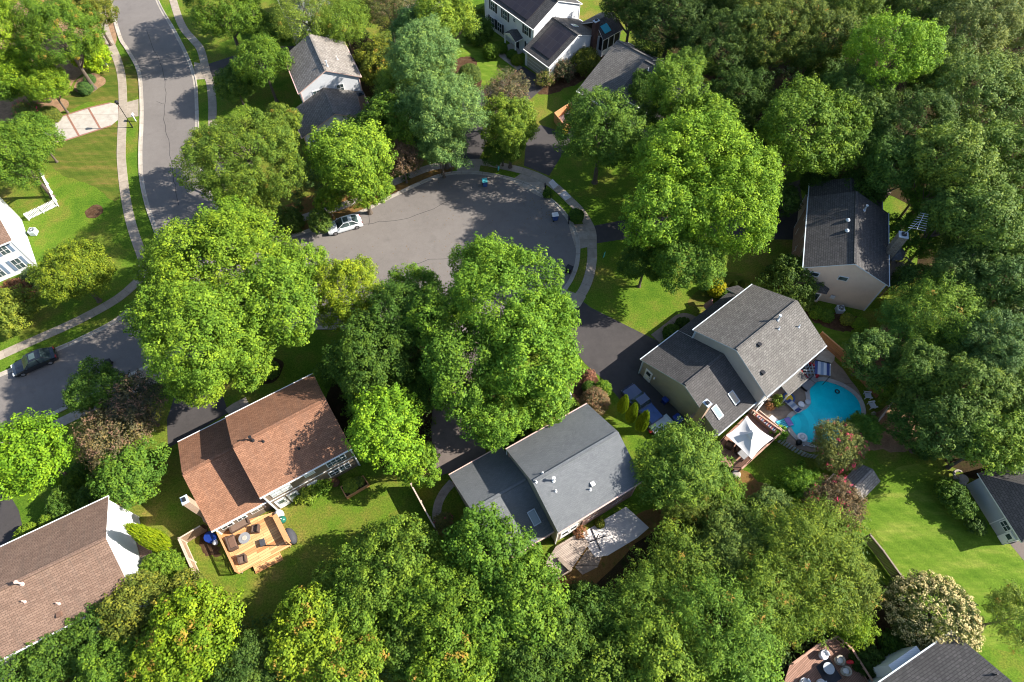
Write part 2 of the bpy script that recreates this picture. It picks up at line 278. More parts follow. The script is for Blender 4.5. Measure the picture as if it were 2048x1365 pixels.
# ---------------- mesh building ----------------
def tag(o, label=None, cat=None, group=None, kind=None):
    if label: o['label'] = label
    if cat: o['category'] = cat
    if group: o['group'] = group
    if kind: o['kind'] = kind
    return o
def empty(name, loc, label=None, cat=None, group=None, rz=0):
    o = bpy.data.objects.new(name, None); COL.objects.link(o); o.location = loc; o.rotation_euler = (0, 0, rz); o.empty_display_size = .3
    return tag(o, label, cat, group)
class MB:
    def __init__(s): s.v = []; s.f = []; s.m = []; s.uv = []
    def face(s, pts, m=0, uv=None):
        i = len(s.v); s.v += [tuple(p) for p in pts]; s.f.append(tuple(range(i, i + len(pts)))); s.m.append(m)
        if uv is None:
            p0 = Vector(pts[0]); e = (Vector(pts[1]) - p0)
            nn = Vector((0, 0, 0))
            for k in range(1, len(pts) - 1): nn += (Vector(pts[k]) - p0).cross(Vector(pts[k + 1]) - p0)
            nn = nn.normalized() if nn.length > 1e-9 else Vector((0, 0, 1))
            if abs(nn.z) < .95: up = (Vector((0, 0, 1)) - nn * nn.z).normalized(); sx = up.cross(nn)
            else: sx = e.normalized() if e.length > 1e-9 else Vector((1, 0, 0)); up = nn.cross(sx)
            uv = [(Vector(p).dot(sx), Vector(p).dot(up)) for p in pts]
        s.uv.append(list(uv))
    def box(s, c, h, rz=0, m=0, top=None):
        """c centre, h half sizes"""
        cs, sn = math.cos(rz), math.sin(rz)
        q = lambda x, y, z: (c[0] + x * cs - y * sn, c[1] + x * sn + y * cs, c[2] + z)
        a, b, d = h
        P8 = [q(x, y, z) for z in (-d, d) for x, y in ((-a, -b), (a, -b), (a, b), (-a, b))]
        for idx, k in (((3, 2, 1, 0), 0), ((4, 5, 6, 7), 1), ((0, 1, 5, 4), 0), ((1, 2, 6, 5), 0), ((2, 3, 7, 6), 0), ((3, 0, 4, 7), 0)):
            s.face([P8[i] for i in idx], top if (k and top is not None) else m)
    def prism(s, poly, z0, z1, m=0, mt=None, uvd=None):
        """closed prism over a polygon (counter-clockwise list of xy)"""
        if sum(poly[i][0] * poly[(i + 1) % len(poly)][1] - poly[(i + 1) % len(poly)][0] * poly[i][1] for i in range(len(poly))) < 0: poly = poly[::-1]
        n = len(poly); tri = tessellate_polygon([[Vector((p[0], p[1], 0)) for p in poly]])
        ca, sa = (math.cos(uvd), math.sin(uvd)) if uvd is not None else (1, 0)
        uvf = lambda p: (p[0] * ca + p[1] * sa, -p[0] * sa + p[1] * ca)
        for t in tri:
            t = list(t); a, b, c = [poly[i] for i in t]
            if (b[0] - a[0]) * (c[1] - a[1]) - (b[1] - a[1]) * (c[0] - a[0]) < 0: t.reverse()
            s.face([(poly[i][0], poly[i][1], z1) for i in t], m if mt is None else mt, [uvf(poly[i]) for i in t])
            if z0 < z1: s.face([(poly[i][0], poly[i][1], z0) for i in reversed(t)], m)
        if z0 < z1:
            for i in range(n):
                a, b = poly[i], poly[(i + 1) % n]; s.face([(a[0], a[1], z0), (b[0], b[1], z0), (b[0], b[1], z1), (a[0], a[1], z1)], m)
    def lathe(s, c, prof, n=12, m=0, axis=None, caps=True):
        """prof list of (r, h) along axis (default z)"""
        ax = Vector(axis or (0, 0, 1)).normalized(); t = ax.orthogonal().normalized(); bt = ax.cross(t); c = Vector(c)
        rings = [[c + ax * h + (t * math.cos(2 * math.pi * k / n) + bt * math.sin(2 * math.pi * k / n)) * r for k in range(n)] for r, h in prof]
        for a, b in zip(rings, rings[1:]):
            for k in range(n): s.face([a[k], a[(k + 1) % n], b[(k + 1) % n], b[k]], m)
        if caps:
            if prof[0][0] > 0: s.face(rings[0][::-1], m)
            if prof[-1][0] > 0: s.face(rings[-1], m)
    def tube(s, a, b, r, r2=None, n=6, m=0):
        a, b = Vector(a), Vector(b); L = (b - a).length
        if L > 1e-6: s.lathe(a, [(r, 0), (r2 if r2 is not None else r, L)], n, m, (b - a))
    def torus(s, c, Rr, r, n=20, k=6, m=0, a0=0, a1=2 * math.pi):
        full = abs(a1 - a0 - 2 * math.pi) < 1e-6; N = n if full else n + 1
        ring = [[(c[0] + (Rr + r * math.cos(2 * math.pi * j / k)) * math.cos(a0 + (a1 - a0) * i / n), c[1] + (Rr + r * math.cos(2 * math.pi * j / k)) * math.sin(a0 + (a1 - a0) * i / n), c[2] + r * math.sin(2 * math.pi * j / k)) for j in range(k)] for i in range(N)]
        for i in range(n):
            A, B = ring[i], ring[(i + 1) % N]
            for j in range(k): s.face([A[j], B[j], B[(j + 1) % k], A[(j + 1) % k]], m)
    def build(s, name, mats, parent=None, smooth=False, keep=False, bevel=0):
        """link as ONE mesh object; vertices are in world space unless keep, then local to the parent"""
        mats = [mats] if isinstance(mats, str) else mats
        off = Vector((0, 0, 0))
        if not keep:
            off = Vector(parent.location) if parent else None
            if parent and parent.parent: off = off + Vector(parent.parent.location)
            if off is None:
                a = np.array(s.v); off = Vector(((a[:, 0].min() + a[:, 0].max()) / 2, (a[:, 1].min() + a[:, 1].max()) / 2, a[:, 2].min()))
        me = bpy.data.meshes.new(name); me.from_pydata([(x - off.x, y - off.y, z - off.z) for x, y, z in s.v], [], s.f)
        for k in mats: me.materials.append(M(k))
        me.polygons.foreach_set('material_index', s.m)
        ul = me.uv_layers.new(name='UVMap'); ul.data.foreach_set('uv', [c for u in s.uv for p in u for c in p])
        bm = bmesh.new(); bm.from_mesh(me); bmesh.ops.remove_doubles(bm, verts=bm.verts, dist=1e-4)
        bmesh.ops.recalc_face_normals(bm, faces=bm.faces); bm.to_mesh(me); bm.free()
        if smooth: me.polygons.foreach_set('use_smooth', [True] * len(me.polygons))
        o = bpy.data.objects.new(name, me); COL.objects.link(o)
        if parent: o.parent = parent
        elif not keep: o.location = off
        if bevel:
            bv = o.modifiers.new('bevel', 'BEVEL'); bv.width = bevel; bv.segments = 2
        return o
def smooth_path(pts, n=6, closed=False):
    P_ = [Vector(p) for p in pts]; out = []; N = len(P_)
    rng = range(N if closed else N - 1)
    for i in rng:
        p0 = P_[i - 1] if (closed or i > 0) else P_[0] * 2 - P_[1]; p1 = P_[i]; p2 = P_[(i + 1) % N]
        p3 = P_[(i + 2) % N] if (closed or i + 2 < N) else P_[-1] * 2 - P_[-2]
        for k in range(n):
            t = k / n; out.append(.5 * ((2 * p1) + (p2 - p0) * t + (2 * p0 - 5 * p1 + 4 * p2 - p3) * t * t + (3 * p1 - p0 - 3 * p2 + p3) * t ** 3))
    if not closed: out.append(P_[-1])
    return out
def wpts(px, z=0): return [P(a, b, z) for a, b in px]
def sheet(name, px, z, mat, n=4, th=0, struct=True, world=None, uvd=None, rough=0, label=None, cat=None):
    pts = world or wpts(px)
    if n > 1: pts = smooth_path(pts, n, True)
    if rough:
        rg = random.Random(hash(name) % 999 if False else len(name) * 7 + int(abs(pts[0].x) * 10)); q = []
        for p in pts: q.append(p + Vector((rg.uniform(-rough, rough), rg.uniform(-rough, rough), 0)))
        pts = q
    mb = MB(); mb.prism([(p.x, p.y) for p in pts], z - th if th else z, z, uvd=uvd)
    o = mb.build(name, mat)
    if th == 0:
        for f in o.data.polygons:
            pass
        bm = bmesh.new(); bm.from_mesh(o.data)
        for f in bm.faces:
            if f.normal.z < 0: f.normal_flip()
        bm.to_mesh(o.data); bm.free()
    return tag(o, label, cat, None, 'structure' if struct else None)
def offset_path(pts, d):
    out = []
    for i, p in enumerate(pts):
        t = (pts[min(i + 1, len(pts) - 1)] - pts[max(i - 1, 0)]); t.z = 0; t.normalize(); out.append(Vector((p.x + t.y * d, p.y - t.x * d, p.z)))
    return out     # d > 0: to the right of the heading
def ribbon(name, pts, d0, d1, z0, z1, mat, struct=True, mb=None):
    """a strip between offsets d0 and d1 of a path, from z0 up to z1"""
    own = mb is None; mb = mb or MB(); A = offset_path(pts, d0); B = offset_path(pts, d1); L = 0
    for i in range(len(pts) - 1):
        l = (pts[i + 1] - pts[i]).length
        a, b, c, d = A[i], A[i + 1], B[i + 1], B[i]
        mb.face([(a.x, a.y, z1), (b.x, b.y, z1), (c.x, c.y, z1), (d.x, d.y, z1)], 0, [(0, L), (0, L + l), (d1 - d0, L + l), (d1 - d0, L)])
        if z0 < z1:
            mb.face([(a.x, a.y, z0), (b.x, b.y, z0), (b.x, b.y, z1), (a.x, a.y, z1)], 0, [(0, L), (0, L + l), (.1, L + l), (.1, L)])
            mb.face([(d.x, d.y, z0), (c.x, c.y, z0), (c.x, c.y, z1), (d.x, d.y, z1)], 0, [(0, L), (0, L + l), (.1, L + l), (.1, L)])
        L += l
    if own:
        o = mb.build(name, mat); return tag(o, kind='structure') if struct else o

# ---------------- ground, roads, paths (the setting) ----------------
ground = MB(); ground.prism([(-400, -300), (400, -300), (400, 600), (-400, 600)], 0, 0); tag(ground.build('ground', 'grass'), kind='structure')
# woodland floor
sheet('woodland_floor', [(1290, -60), (1260, 60), (1330, 95), (1450, 190), (1560, 330), (1640, 350), (1830, 420), (1830, 560), (1900, 640), (1860, 700), (1800, 690), (1790, 760), (1840, 860), (1900, 930), (2000, 960), (2200, 900), (2400, 300), (2300, -60)], .004, 'forest_soil', 7, rough=.22)
sheet('leaf_litter', [(1735, 690), (1790, 640), (1830, 690), (1800, 740), (1850, 800), (1830, 900), (1740, 900), (1700, 930), (1690, 900), (1720, 850), (1790, 800), (1770, 760)], .008, 'bare_earth', 7, rough=.22)
sheet('leaf_litter', [(1180, 1060), (1330, 1010), (1420, 960), (1380, 1060), (1300, 1110), (1180, 1190), (1040, 1240), (1100, 1120)], .008, 'straw_grass', 7, rough=.22)
sheet('leaf_litter', [(1130, 1300), (1180, 1180), (1340, 1040), (1420, 1060), (1600, 1260), (1700, 1250), (1760, 1170), (1830, 1260), (1780, 1400), (1200, 1500)], .012, 'forest_soil', 7, rough=.22)
sheet('leaf_litter', [(0, 60), (90, -40), (230, -40), (235, 60), (212, 120), (180, 130), (120, 195), (60, 225), (-60, 260)], .006, 'bare_earth', 7, rough=.22)
sheet('leaf_litter', [(960, 900), (880, 940), (820, 960), (640, 860), (650, 800), (700, 700), (760, 640), (940, 640), (1000, 660), (1000, 740)], .005, 'forest_soil', 7, rough=.22)
sheet('mulch_bed', [(835, 345), (880, 325), (915, 322), (900, 345), (840, 372), (770, 405), (710, 432), (640, 452), (570, 470), (520, 440), (600, 400), (720, 370)], .008, 'straw_grass', 7, rough=.22)
sheet('mulch_bed', [(640, 60), (760, 90), (820, 200), (860, 300), (760, 330), (700, 240)], .006, 'forest_soil', 7, rough=.22)
sheet('dry_lawn', [(90, 290), (225, 240), (240, 330), (235, 400), (180, 370), (110, 340)], .004, 'lawn_dry', 7, rough=.22)
sheet('dry_lawn', [(130, 190), (225, 120), (262, 120), (272, 195), (180, 205), (110, 235)], .004, 'lawn_dry', 7, rough=.22)
sheet('dry_lawn', [(1010, 880), (1100, 800), (1170, 740), (1215, 800), (1180, 830), (1030, 890), (960, 910)], .010, 'lawn_dry', 7, rough=.22)
sheet('dry_lawn', [(1380, 600), (1440, 545), (1500, 560), (1440, 600), (1400, 620)], .004, 'lawn_dry', 7, rough=.22)
sheet('dry_lawn', [(1440, 1000), (1460, 940), (1500, 950), (1560, 1000), (1500, 1030)], .004, 'straw_grass', 7, rough=.22)
sheet('lawn', [(1735, 1000), (1770, 950), (1840, 930), (1950, 1000), (2100, 1140), (2180, 1300), (1960, 1290), (1830, 1200), (1770, 1100)], .004, 'lawn_bright', 7, rough=.22)
sheet('lawn', [(915, 85), (1000, 60), (1050, 110), (1045, 140), (965, 195), (930, 170)], .004, 'lawn_bright', 7, rough=.22)
sheet('lawn', [(1640, 660), (1700, 640), (1760, 690), (1720, 720), (1680, 700)], .005, 'lawn_bright', 7, rough=.22)

west = [(222, -60), (224, 0), (243, 72), (258, 98), (281, 142), (287, 202), (287, 253), (285, 303), (287, 354), (297, 404), (316, 460), (330, 505), (332, 545), (318, 580), (291, 605), (262, 624), (222, 652), (150, 688), (120, 701), (0, 755), (-110, 800)]
south = [(-110, 937), (0, 880), (72, 842), (145, 804), (205, 773), (264, 745), (330, 712), (400, 684), (520, 660), (640, 652), (760, 655), (880, 662), (980, 655), (1060, 634), (1105, 604), (1126, 577), (1139, 556), (1149, 529), (1152, 499), (1149, 472), (1136, 445), (1115, 418), (1088, 395), (1055, 374), (1018, 361), (985, 354), (948, 349), (914, 349), (877, 356), (837, 372), (803, 388), (766, 406), (719, 430), (648, 455), (574, 477), (500, 470), (435, 425), (405, 360), (392, 285), (390, 219), (386, 162), (371, 115), (344, 61), (314, 8), (290, -60)]
wp = smooth_path(wpts(west), 5); sp = smooth_path(wpts(south), 5)
rd = MB(); rd.prism([(p.x, p.y) for p in wp + sp], .016, .016); tag(rd.build('road', 'asphalt'), kind='structure')
for nm, pth in (('kerb', wp), ('kerb', sp)):
    ribbon('gutter', pth, .0, .38, .02, .024, 'kerb'); ribbon('kerb', pth, .38, .56, 0, .12, 'kerb')
# driveways
DR = [('driveway', [(1048, 332), (1098, 352), (1115, 325), (1140, 285), (1150, 262), (1116, 262), (1080, 250), (1052, 285)], 'asphalt_dark'),
      ('driveway', [(895, 320), (957, 321), (968, 300), (985, 250), (1060, 200), (1098, 166), (1046, 133), (1020, 152), (955, 185), (922, 195), (928, 250)], 'asphalt_dark'),
      ('driveway', [(1183, 453), (1240, 442), (1400, 428), (1600, 360), (1612, 480), (1400, 478), (1240, 480), (1188, 488)], 'asphalt_dark'),
      ('driveway', [(1143, 618), (1165, 603), (1182, 616), (1316, 683), (1330, 720), (1385, 860), (1378, 905), (1330, 880), (1300, 868), (1241, 801), (1206, 759), (1170, 728), (1150, 700), (1130, 640)], 'asphalt_dark'),
      ('driveway', [(900, 665), (975, 660), (960, 760), (925, 830), (968, 890), (972, 905), (930, 935), (871, 955), (862, 860), (870, 760)], 'asphalt_worn'),
      ('driveway', [(396, 690), (350, 718), (350, 790), (334, 840), (336, 897), (400, 860), (457, 826), (437, 768), (430, 700)], 'asphalt_dark'),
      ('driveway', [(-80, 930), (0, 955), (38, 1022), (46, 1058), (0, 1098), (-80, 1140)], 'asphalt_dark'),
      ('driveway', [(418, 128), (520, 95), (600, 92), (605, 130), (520, 140), (418, 155)], 'asphalt_dark'),
      ('driveway', [(2018, 1086), (2120, 1070), (2160, 1130), (2080, 1150), (2046, 1120)], 'asphalt_worn'),
      ('driveway', [(1990, 940), (2120, 930), (2120, 985), (2060, 975)], 'asphalt_dark')]
for nm, px, mt in DR: sheet(nm, px, .012, mt, 1)
sheet('driveway', [(77, 248), (175, 217), (221, 206), (238, 209), (239, 238), (222, 252), (98, 292)], .012, 'concrete', 1)
for a, b in (((88, 242), (115, 284)), ((134, 230), (158, 272)), ((177, 217), (200, 257)), ((238, 209), (239, 238)), ((77, 248), (178, 216)), ((178, 216), (221, 206)), ((98, 292), (160, 272)), ((160, 272), (222, 252)), ((77, 248), (98, 292))):
    ribbon('brick_band', [P(*a), P(*b)], -.14, .14, .02, .022, 'brick_edge')
for px in ([(238, 209), (277, 199), (277, 233), (239, 238)], [(914, 350), (957, 349), (962, 326), (916, 322)], [(1020, 363), (1050, 342), (1092, 358), (1086, 397)], [(1137, 450), (1152, 500), (1186, 492), (1184, 470), (1170, 448)], [(1105, 604), (1130, 580), (1172, 594), (1160, 614), (1135, 625)],
           [(260, 746), (300, 728), (318, 755), (280, 778)], [(388, 125), (416, 130), (420, 158), (390, 160)]):
    sheet('apron', px, .02, 'sidewalk', 1)
SW = [[(200, -60), (204, 20), (214, 70), (233, 115), (243, 152), (246, 202), (245, 240), (243, 286), (243, 320), (248, 371), (256, 421), (266, 460), (276, 490), (286, 520), (285, 550), (262, 576), (232, 600), (185, 627), (135, 652), (67, 682), (0, 712), (-110, 762)],
      [(330, -60), (352, 20), (367, 57), (388, 82), (402, 101), (413, 145), (421, 168), (425, 209), (425, 246), (428, 290), (440, 340), (470, 400), (510, 430), (567, 445), (641, 425), (689, 411), (745, 385), (800, 360), (860, 336), (921, 327), (964, 325), (1011, 334), (1051, 344), (1088, 359), (1115, 378), (1139, 401), (1159, 421), (1173, 442), (1183, 465), (1184, 496), (1184, 519), (1179, 550), (1169, 577), (1156, 597)],
      [(-110, 958), (0, 905), (88, 862), (149, 832), (215, 800), (281, 772), (312, 758), (350, 738)]]
for s_ in SW: ribbon('sidewalk', smooth_path(wpts(s_), 4), -.62, .62, 0, .045, 'sidewalk')
sheet('sidewalk_slab', [(1097, 366), (1105, 359), (1117, 371), (1107, 379)], .05, 'concrete_white', 1)
sheet('sidewalk_slab', [(1119, 389), (1131, 382), (1143, 395), (1131, 402)], .05, 'concrete_white', 1)
ribbon('garden_path', smooth_path(wpts([(1312, 680), (1345, 655), (1362, 641), (1376, 640), (1395, 650)]), 4), -.9, .9, 0, .03, 'patio')
ribbon('garden_path', smooth_path(wpts([(992, 95), (1003, 110), (1022, 125), (1040, 138)]), 4), -.55, .55, 0, .03, 'sidewalk')
ribbon('garden_path', smooth_path(wpts([(905, 965), (888, 985), (876, 1010), (874, 1040), (885, 1065)]), 4), -.45, .45, 0, .03, 'stone')
ribbon('garden_path', smooth_path(wpts([(455, 826), (470, 815), (495, 802)]), 3), -.55, .55, 0, .03, 'sidewalk')
# sealed cracks in the asphalt
for cr in ([(294, 62), (305, 92), (318, 122), (325, 140), (331, 175), (330, 205), (328, 228), (331, 262), (337, 280), (339, 310), (345, 345), (350, 372), (358, 412)], [(314, 204), (329, 209)], [(717, 452), (760, 444), (800, 440), (850, 425), (900, 400)], [(738, 424), (739, 452)], [(800, 540), (860, 520), (930, 515), (1000, 490)]):
    pt = smooth_path(wpts(cr), 3); rg = random.Random(3)
    pt = [p + Vector((rg.uniform(-.12, .12), rg.uniform(-.12, .12), 0)) for p in pt]
    ribbon('sealed_crack', pt, -.035, .035, .02, .021, 'asphalt_dark')
# mulch rings and beds
def ring_bed(px, r, mat='mulch', e=1.0, border=None, name='mulch_bed'):
    c = P(*px); rg = random.Random(int(px[0])); pts = [Vector((c.x + r * math.cos(a) * (1 + rg.uniform(-.12, .12)), c.y + e * r * math.sin(a) * (1 + rg.uniform(-.12, .12)), 0)) for a in [i * math.pi / 6 for i in range(12)]]
    sheet(name, None, .012, mat, 3, world=pts)
    if border:
        q = smooth_path(pts, 3, True); q.append(q[0]); ribbon('bed_edging', q, -.08, .08, 0, .1, border)
ring_bed((188, 424), 1.2, 'mulch'); ring_bed((178, 168), 2.3, 'bare_earth'); ring_bed((110, 212), 1.9, 'bare_earth'); ring_bed((535, 740), 1.9, 'forest_soil')
sheet('mulch_bed', [(1112, 768), (1122, 768), (1136, 782), (1143, 790), (1141, 798), (1132, 797), (1118, 785)], .014, 'mulch', 7, rough=.22)
q = smooth_path(wpts([(1114, 765), (1128, 776), (1141, 788), (1142, 798), (1132, 798), (1118, 786)]), 4); ribbon('bed_edging', q, -.07, .07, 0, .1, 'trim_white')
sheet('mulch_bed', [(1165, 740), (1200, 760), (1210, 800), (1190, 830), (1150, 800), (1130, 770)], .012, 'mulch', 7, rough=.22)
sheet('mulch_bed', [(925, 115), (950, 120), (962, 165), (955, 185), (925, 180), (895, 130)], .008, 'mulch', 7, rough=.22)
sheet('mulch_bed', [(1560, 560), (1620, 610), (1690, 630), (1720, 640), (1700, 665), (1640, 650), (1560, 600)], .008, 'mulch', 7, rough=.22)
sheet('mulch_bed', [(1700, 638), (1760, 670), (1800, 690), (1765, 745), (1778, 700), (1735, 680)], .012, 'mulch', 7, rough=.22)
sheet('mulch_bed', [(30, 560), (90, 540), (110, 570), (60, 600), (0, 600)], .008, 'mulch', 7, rough=.22)
sheet('mulch_bed', [(405, 1050), (430, 1075), (440, 1110), (415, 1110), (398, 1080)], .008, 'mulch', 7, rough=.22)
sheet('mulch_bed', [(1060, 160), (1100, 160), (1170, 125), (1200, 95), (1210, 130), (1150, 170), (1080, 190)], .008, 'mulch', 7, rough=.22)

# ---------------- houses ----------------
class Fr:
    """a house's own frame: u along the ridge, v from front eave to back, from the eave corner o"""
    def __init__(s, o, az): s.o = Vector((o[0], o[1], 0)); s.az = R(az); s.u = Vector((math.cos(s.az), math.sin(s.az), 0)); s.v = Vector((math.sin(s.az), -math.cos(s.az), 0))
    def __call__(s, u, v, z=0): p = s.o + s.u * u + s.v * v; return Vector((p.x, p.y, z))
def slab(mb, fr, pu, pv, pz, m_top, m_edge, th=.14):
    """sloped roof plane: corners (u,v,z) x4 in order, uv in metres"""
    top = [fr(a, b, c) for a, b, c in zip(pu, pv, pz)]; bot = [p - Vector((0, 0, th)) for p in top]
    e1 = (top[1] - top[0]).normalized(); nrm = e1.cross(top[3] - top[0]).normalized(); e2 = nrm.cross(e1)
    mb.face(top, m_top, [((p - top[0]).dot(e1) + 50, (p - top[0]).dot(e2) + 50) for p in top]); mb.face(bot[::-1], m_edge)
    for i in range(len(top)):
        j = (i + 1) % len(top); mb.face([bot[i], bot[j], top[j], top[i]], m_edge)
def block(H, fr, u0, u1, v0, v1, ze0, ze1, vr, zr, roof, wall, trim='trim_white', oh=.32, ohu=.2, gutters=True, walls=True, vent=True, zb=0):
    s0 = (zr - ze0) / (vr - v0); s1 = (zr - ze1) / (v1 - vr)
    if walls:
        mb = MB(); a, b = u0 + ohu, u1 - ohu; pa, pb = v0 + oh, v1 - oh
        sec = [(pa, zb), (pa, ze0 + s0 * oh - .15), (vr, zr - .15), (pb, ze1 + s1 * oh - .15), (pb, zb)]
        for uu in (a, b): mb.face([fr(uu, v, z) for v, z in sec], 0)
        for i in (0, 3):
            (va, za), (vb, zb_) = sec[i], sec[i + 1]; mb.face([fr(a, va, za), fr(b, va, za), fr(b, vb, zb_), fr(a, vb, zb_)], 0)
        mb.build('wall', [wall], H)
        # foundation band and corner boards
        for uu, vv, zz in ((a, pa, ze0), (b, pa, ze0), (a, pb, ze1), (b, pb, ze1)):
            cb = MB(); p = fr(uu, vv, zz / 2 + zb / 2); cb.box(p, (.07, .07, (zz - zb) / 2 - .02), fr.az); cb.build('corner_board', trim, H)
    mb = MB()
    slab(mb, fr, (u0, u1, u1, u0), (v0, v0, vr, vr), (ze0, ze0, zr, zr), 0, 1)
    slab(mb, fr, (u0, u1, u1, u0), (v1, v1, vr, vr), (ze1, ze1, zr, zr), 0, 1)
    rf = mb.build('roof', [roof, trim], H)
    cap = MB(); cap.box(fr((u0 + u1) / 2, vr, zr + .02), ((u1 - u0) / 2 - .12, .15, .05), fr.az); cap.build('ridge_cap', [roof], rf)
    if gutters:
        for vv, zz, sg in ((v0, ze0, -1), (v1, ze1, 1)):
            g = MB(); g.box(fr((u0 + u1) / 2, vv + sg * .062, zz - .07), ((u1 - u0) / 2, .055, .065), fr.az); g.build('gutter', trim, H)
    return lambda v: (ze0 + s0 * (v - v0)) if v <= vr else (ze1 + s1 * (v1 - v))
def wallbox(H, fr, name, side, at, c, z, w, h, d, mat, out=.0, parent=None):
    """thin box lying on a wall. side 'u' = wall of constant u, 'v' = wall of constant v; at = that constant; out = how far proud and which way"""
    mb = MB()
    if side == 'v': mb.box(fr(c, at + out, z), (w / 2, d / 2, h / 2), fr.az)
    else: mb.box(fr(at + out, c, z), (d / 2, w / 2, h / 2), fr.az)
    return mb.build(name, mat, parent or H)
def window(H, fr, side, at, c, z, w=.9, h=1.3, sg=1, trim='trim_white', shutter=None, mull=True, glass='glass'):
    f = wallbox(H, fr, 'window', side, at, c, z, w + .2, h + .2, .06, trim, sg * .035)
    wallbox(H, fr, 'pane', side, at, c, z, w, h, .02, glass, sg * .075, f)
    if mull:
        mb = MB()
        for k in ((w / 2, .02, .02), (.02, .02, h / 2)):
            if side == 'v': mb.box(fr(c, at + sg * .09, z), (k[0], k[1], k[2]), fr.az)
            else: mb.box(fr(at + sg * .09, c, z), (k[1], k[0], k[2]), fr.az)
        mb.build('glazing_bar', trim, f)
    if shutter:
        for s in (-1, 1): wallbox(H, fr, 'shutter', side, at, c + s * (w / 2 + .32), z, .36, h + .16, .05, shutter, sg * .03)
def door(H, fr, side, at, c, z0, w=.95, h=2.05, sg=1, mat='trim_white', lite=True):
    f = wallbox(H, fr, 'door', side, at, c, z0 + h / 2, w, h, .08, mat, sg * .045)
    if lite: wallbox(H, fr, 'door_window', side, at, c, z0 + h * .72, w * .6, h * .3, .02, 'glass', sg * .1, f)
    wallbox(H, fr, 'handle', side, at, c + w * .38, z0 + h * .48, .06, .12, .06, 'dark_metal', sg * .12, f)
def roof_vent(H, fr, zf, u, v, kind='pipe', mat='trim_white'):
    p = fr(u, v, zf(v)); mb = MB()
    if kind == 'pipe': mb.lathe(p - Vector((0, 0, .1)), [(.16, 0), (.13, .14), (.06, .16), (.06, .5)], 8); mb.build('vent_pipe', mat, H)
    elif kind == 'bigpipe': mb.lathe(p - Vector((0, 0, .1)), [(.2, 0), (.17, .2), (.09, .22), (.09, .85), (.16, .87), (.16, 1.0)], 8); mb.build('flue', mat, H)
    else: mb.box(p + Vector((0, 0, .1)), (.2, .2, .12), fr.az); mb.build('roof_vent', mat, H)
def on_slope(H, fr, zf, name, u0, u1, v0, v1, th, mat, parent=None, lift=0, inset=0):
    mb = MB(); us = (u0 + inset, u1 - inset, u1 - inset, u0 + inset); vs = (v0 + inset, v0 + inset, v1 - inset, v1 - inset)
    slab(mb, fr, us, vs, [zf(v) + th + lift for v in vs], 0, 0, th); return mb.build(name, mat, parent or H)
def skylight(H, fr, zf, u, v, w=.75, l=1.25, glass='glass'):
    f = on_slope(H, fr, zf, 'skylight', u - w / 2, u + w / 2, v - l / 2, v + l / 2, .12, 'metal_pale'); on_slope(H, fr, zf, 'pane', u - w / 2, u + w / 2, v - l / 2, v + l / 2, .02, glass, f, .105, .09)
def chimney(H, fr, u, v, z1, w=.9, d=.6, mat='brick_tan', cap='trim_white', z0=0, shoulder=None):
    mb = MB(); mb.box(fr(u, v, (z0 + z1) / 2), (d / 2, w / 2, (z1 - z0) / 2), fr.az)
    if shoulder: mb.box(fr(u, v, z0 + shoulder / 2), (d / 2 + .02, w / 2 + .45, shoulder / 2), fr.az)
    c = mb.build('chimney', mat, H); m2 = MB(); m2.box(fr(u, v, z1 + .05), (d / 2 + .03, w / 2 + .03, .05), fr.az); m2.build('chimney_cap', cap, c)
    m3 = MB(); m3.box(fr(u, v, z1 + .2), (d / 4, w / 4, .09), fr.az); m3.build('flue', 'dark_metal', c)
def downspout(H, fr, u, v, z, trim='trim_white'):
    mb = MB(); mb.box(fr(u, v, z / 2), (.05, .05, z / 2), fr.az); mb.build('downspout', trim, H)
def new_house(name, fr, label, cat='house', group=None): return empty(name, fr(2, 5, 0), label, cat, group)

# C: grey house by the pool
F_C = Fr((20.3, 38.0), 38.6); fr = F_C
H = new_house('house', fr, 'two-storey greige house with weathered grey shingle roof in front of the kidney-shaped pool')
zm = block(H, fr, 0, 10.1, 0, 10.6, 5.4, 5.4, 5.3, 8.1, 'roof_grey', 'siding_greige', 'trim_blue')
zl = block(H, fr, -6.0, .18, -1.65, 10.05, 3.0, 3.0, 4.3, 5.75, 'roof_grey_d', 'siding_grey', 'trim_blue')
mb = MB(); slab(mb, fr, (.18, 9.8, 9.8, .18), (-1.7, -1.7, .32, .32), (3.0, 3.0, 4.0, 4.0), 0, 1); mb.build('porch_roof', ['roof_grey_d', 'trim_white'], H)
mb = MB(); slab(mb, fr, (9.0, 10.3, 10.3, 9.0), (-2.3, -1.6, .0, .0), (3.05, 3.3, 3.7, 3.7), 0, 1); mb.build('porch_gable', ['roof_grey_d', 'trim_white'], H)
for uu in (.6, 3.6, 6.6, 9.5):
    mb = MB(); mb.box(fr(uu, -1.4, 1.45), (.09, .09, 1.45), fr.az); mb.build('porch_post', 'trim_white', H)
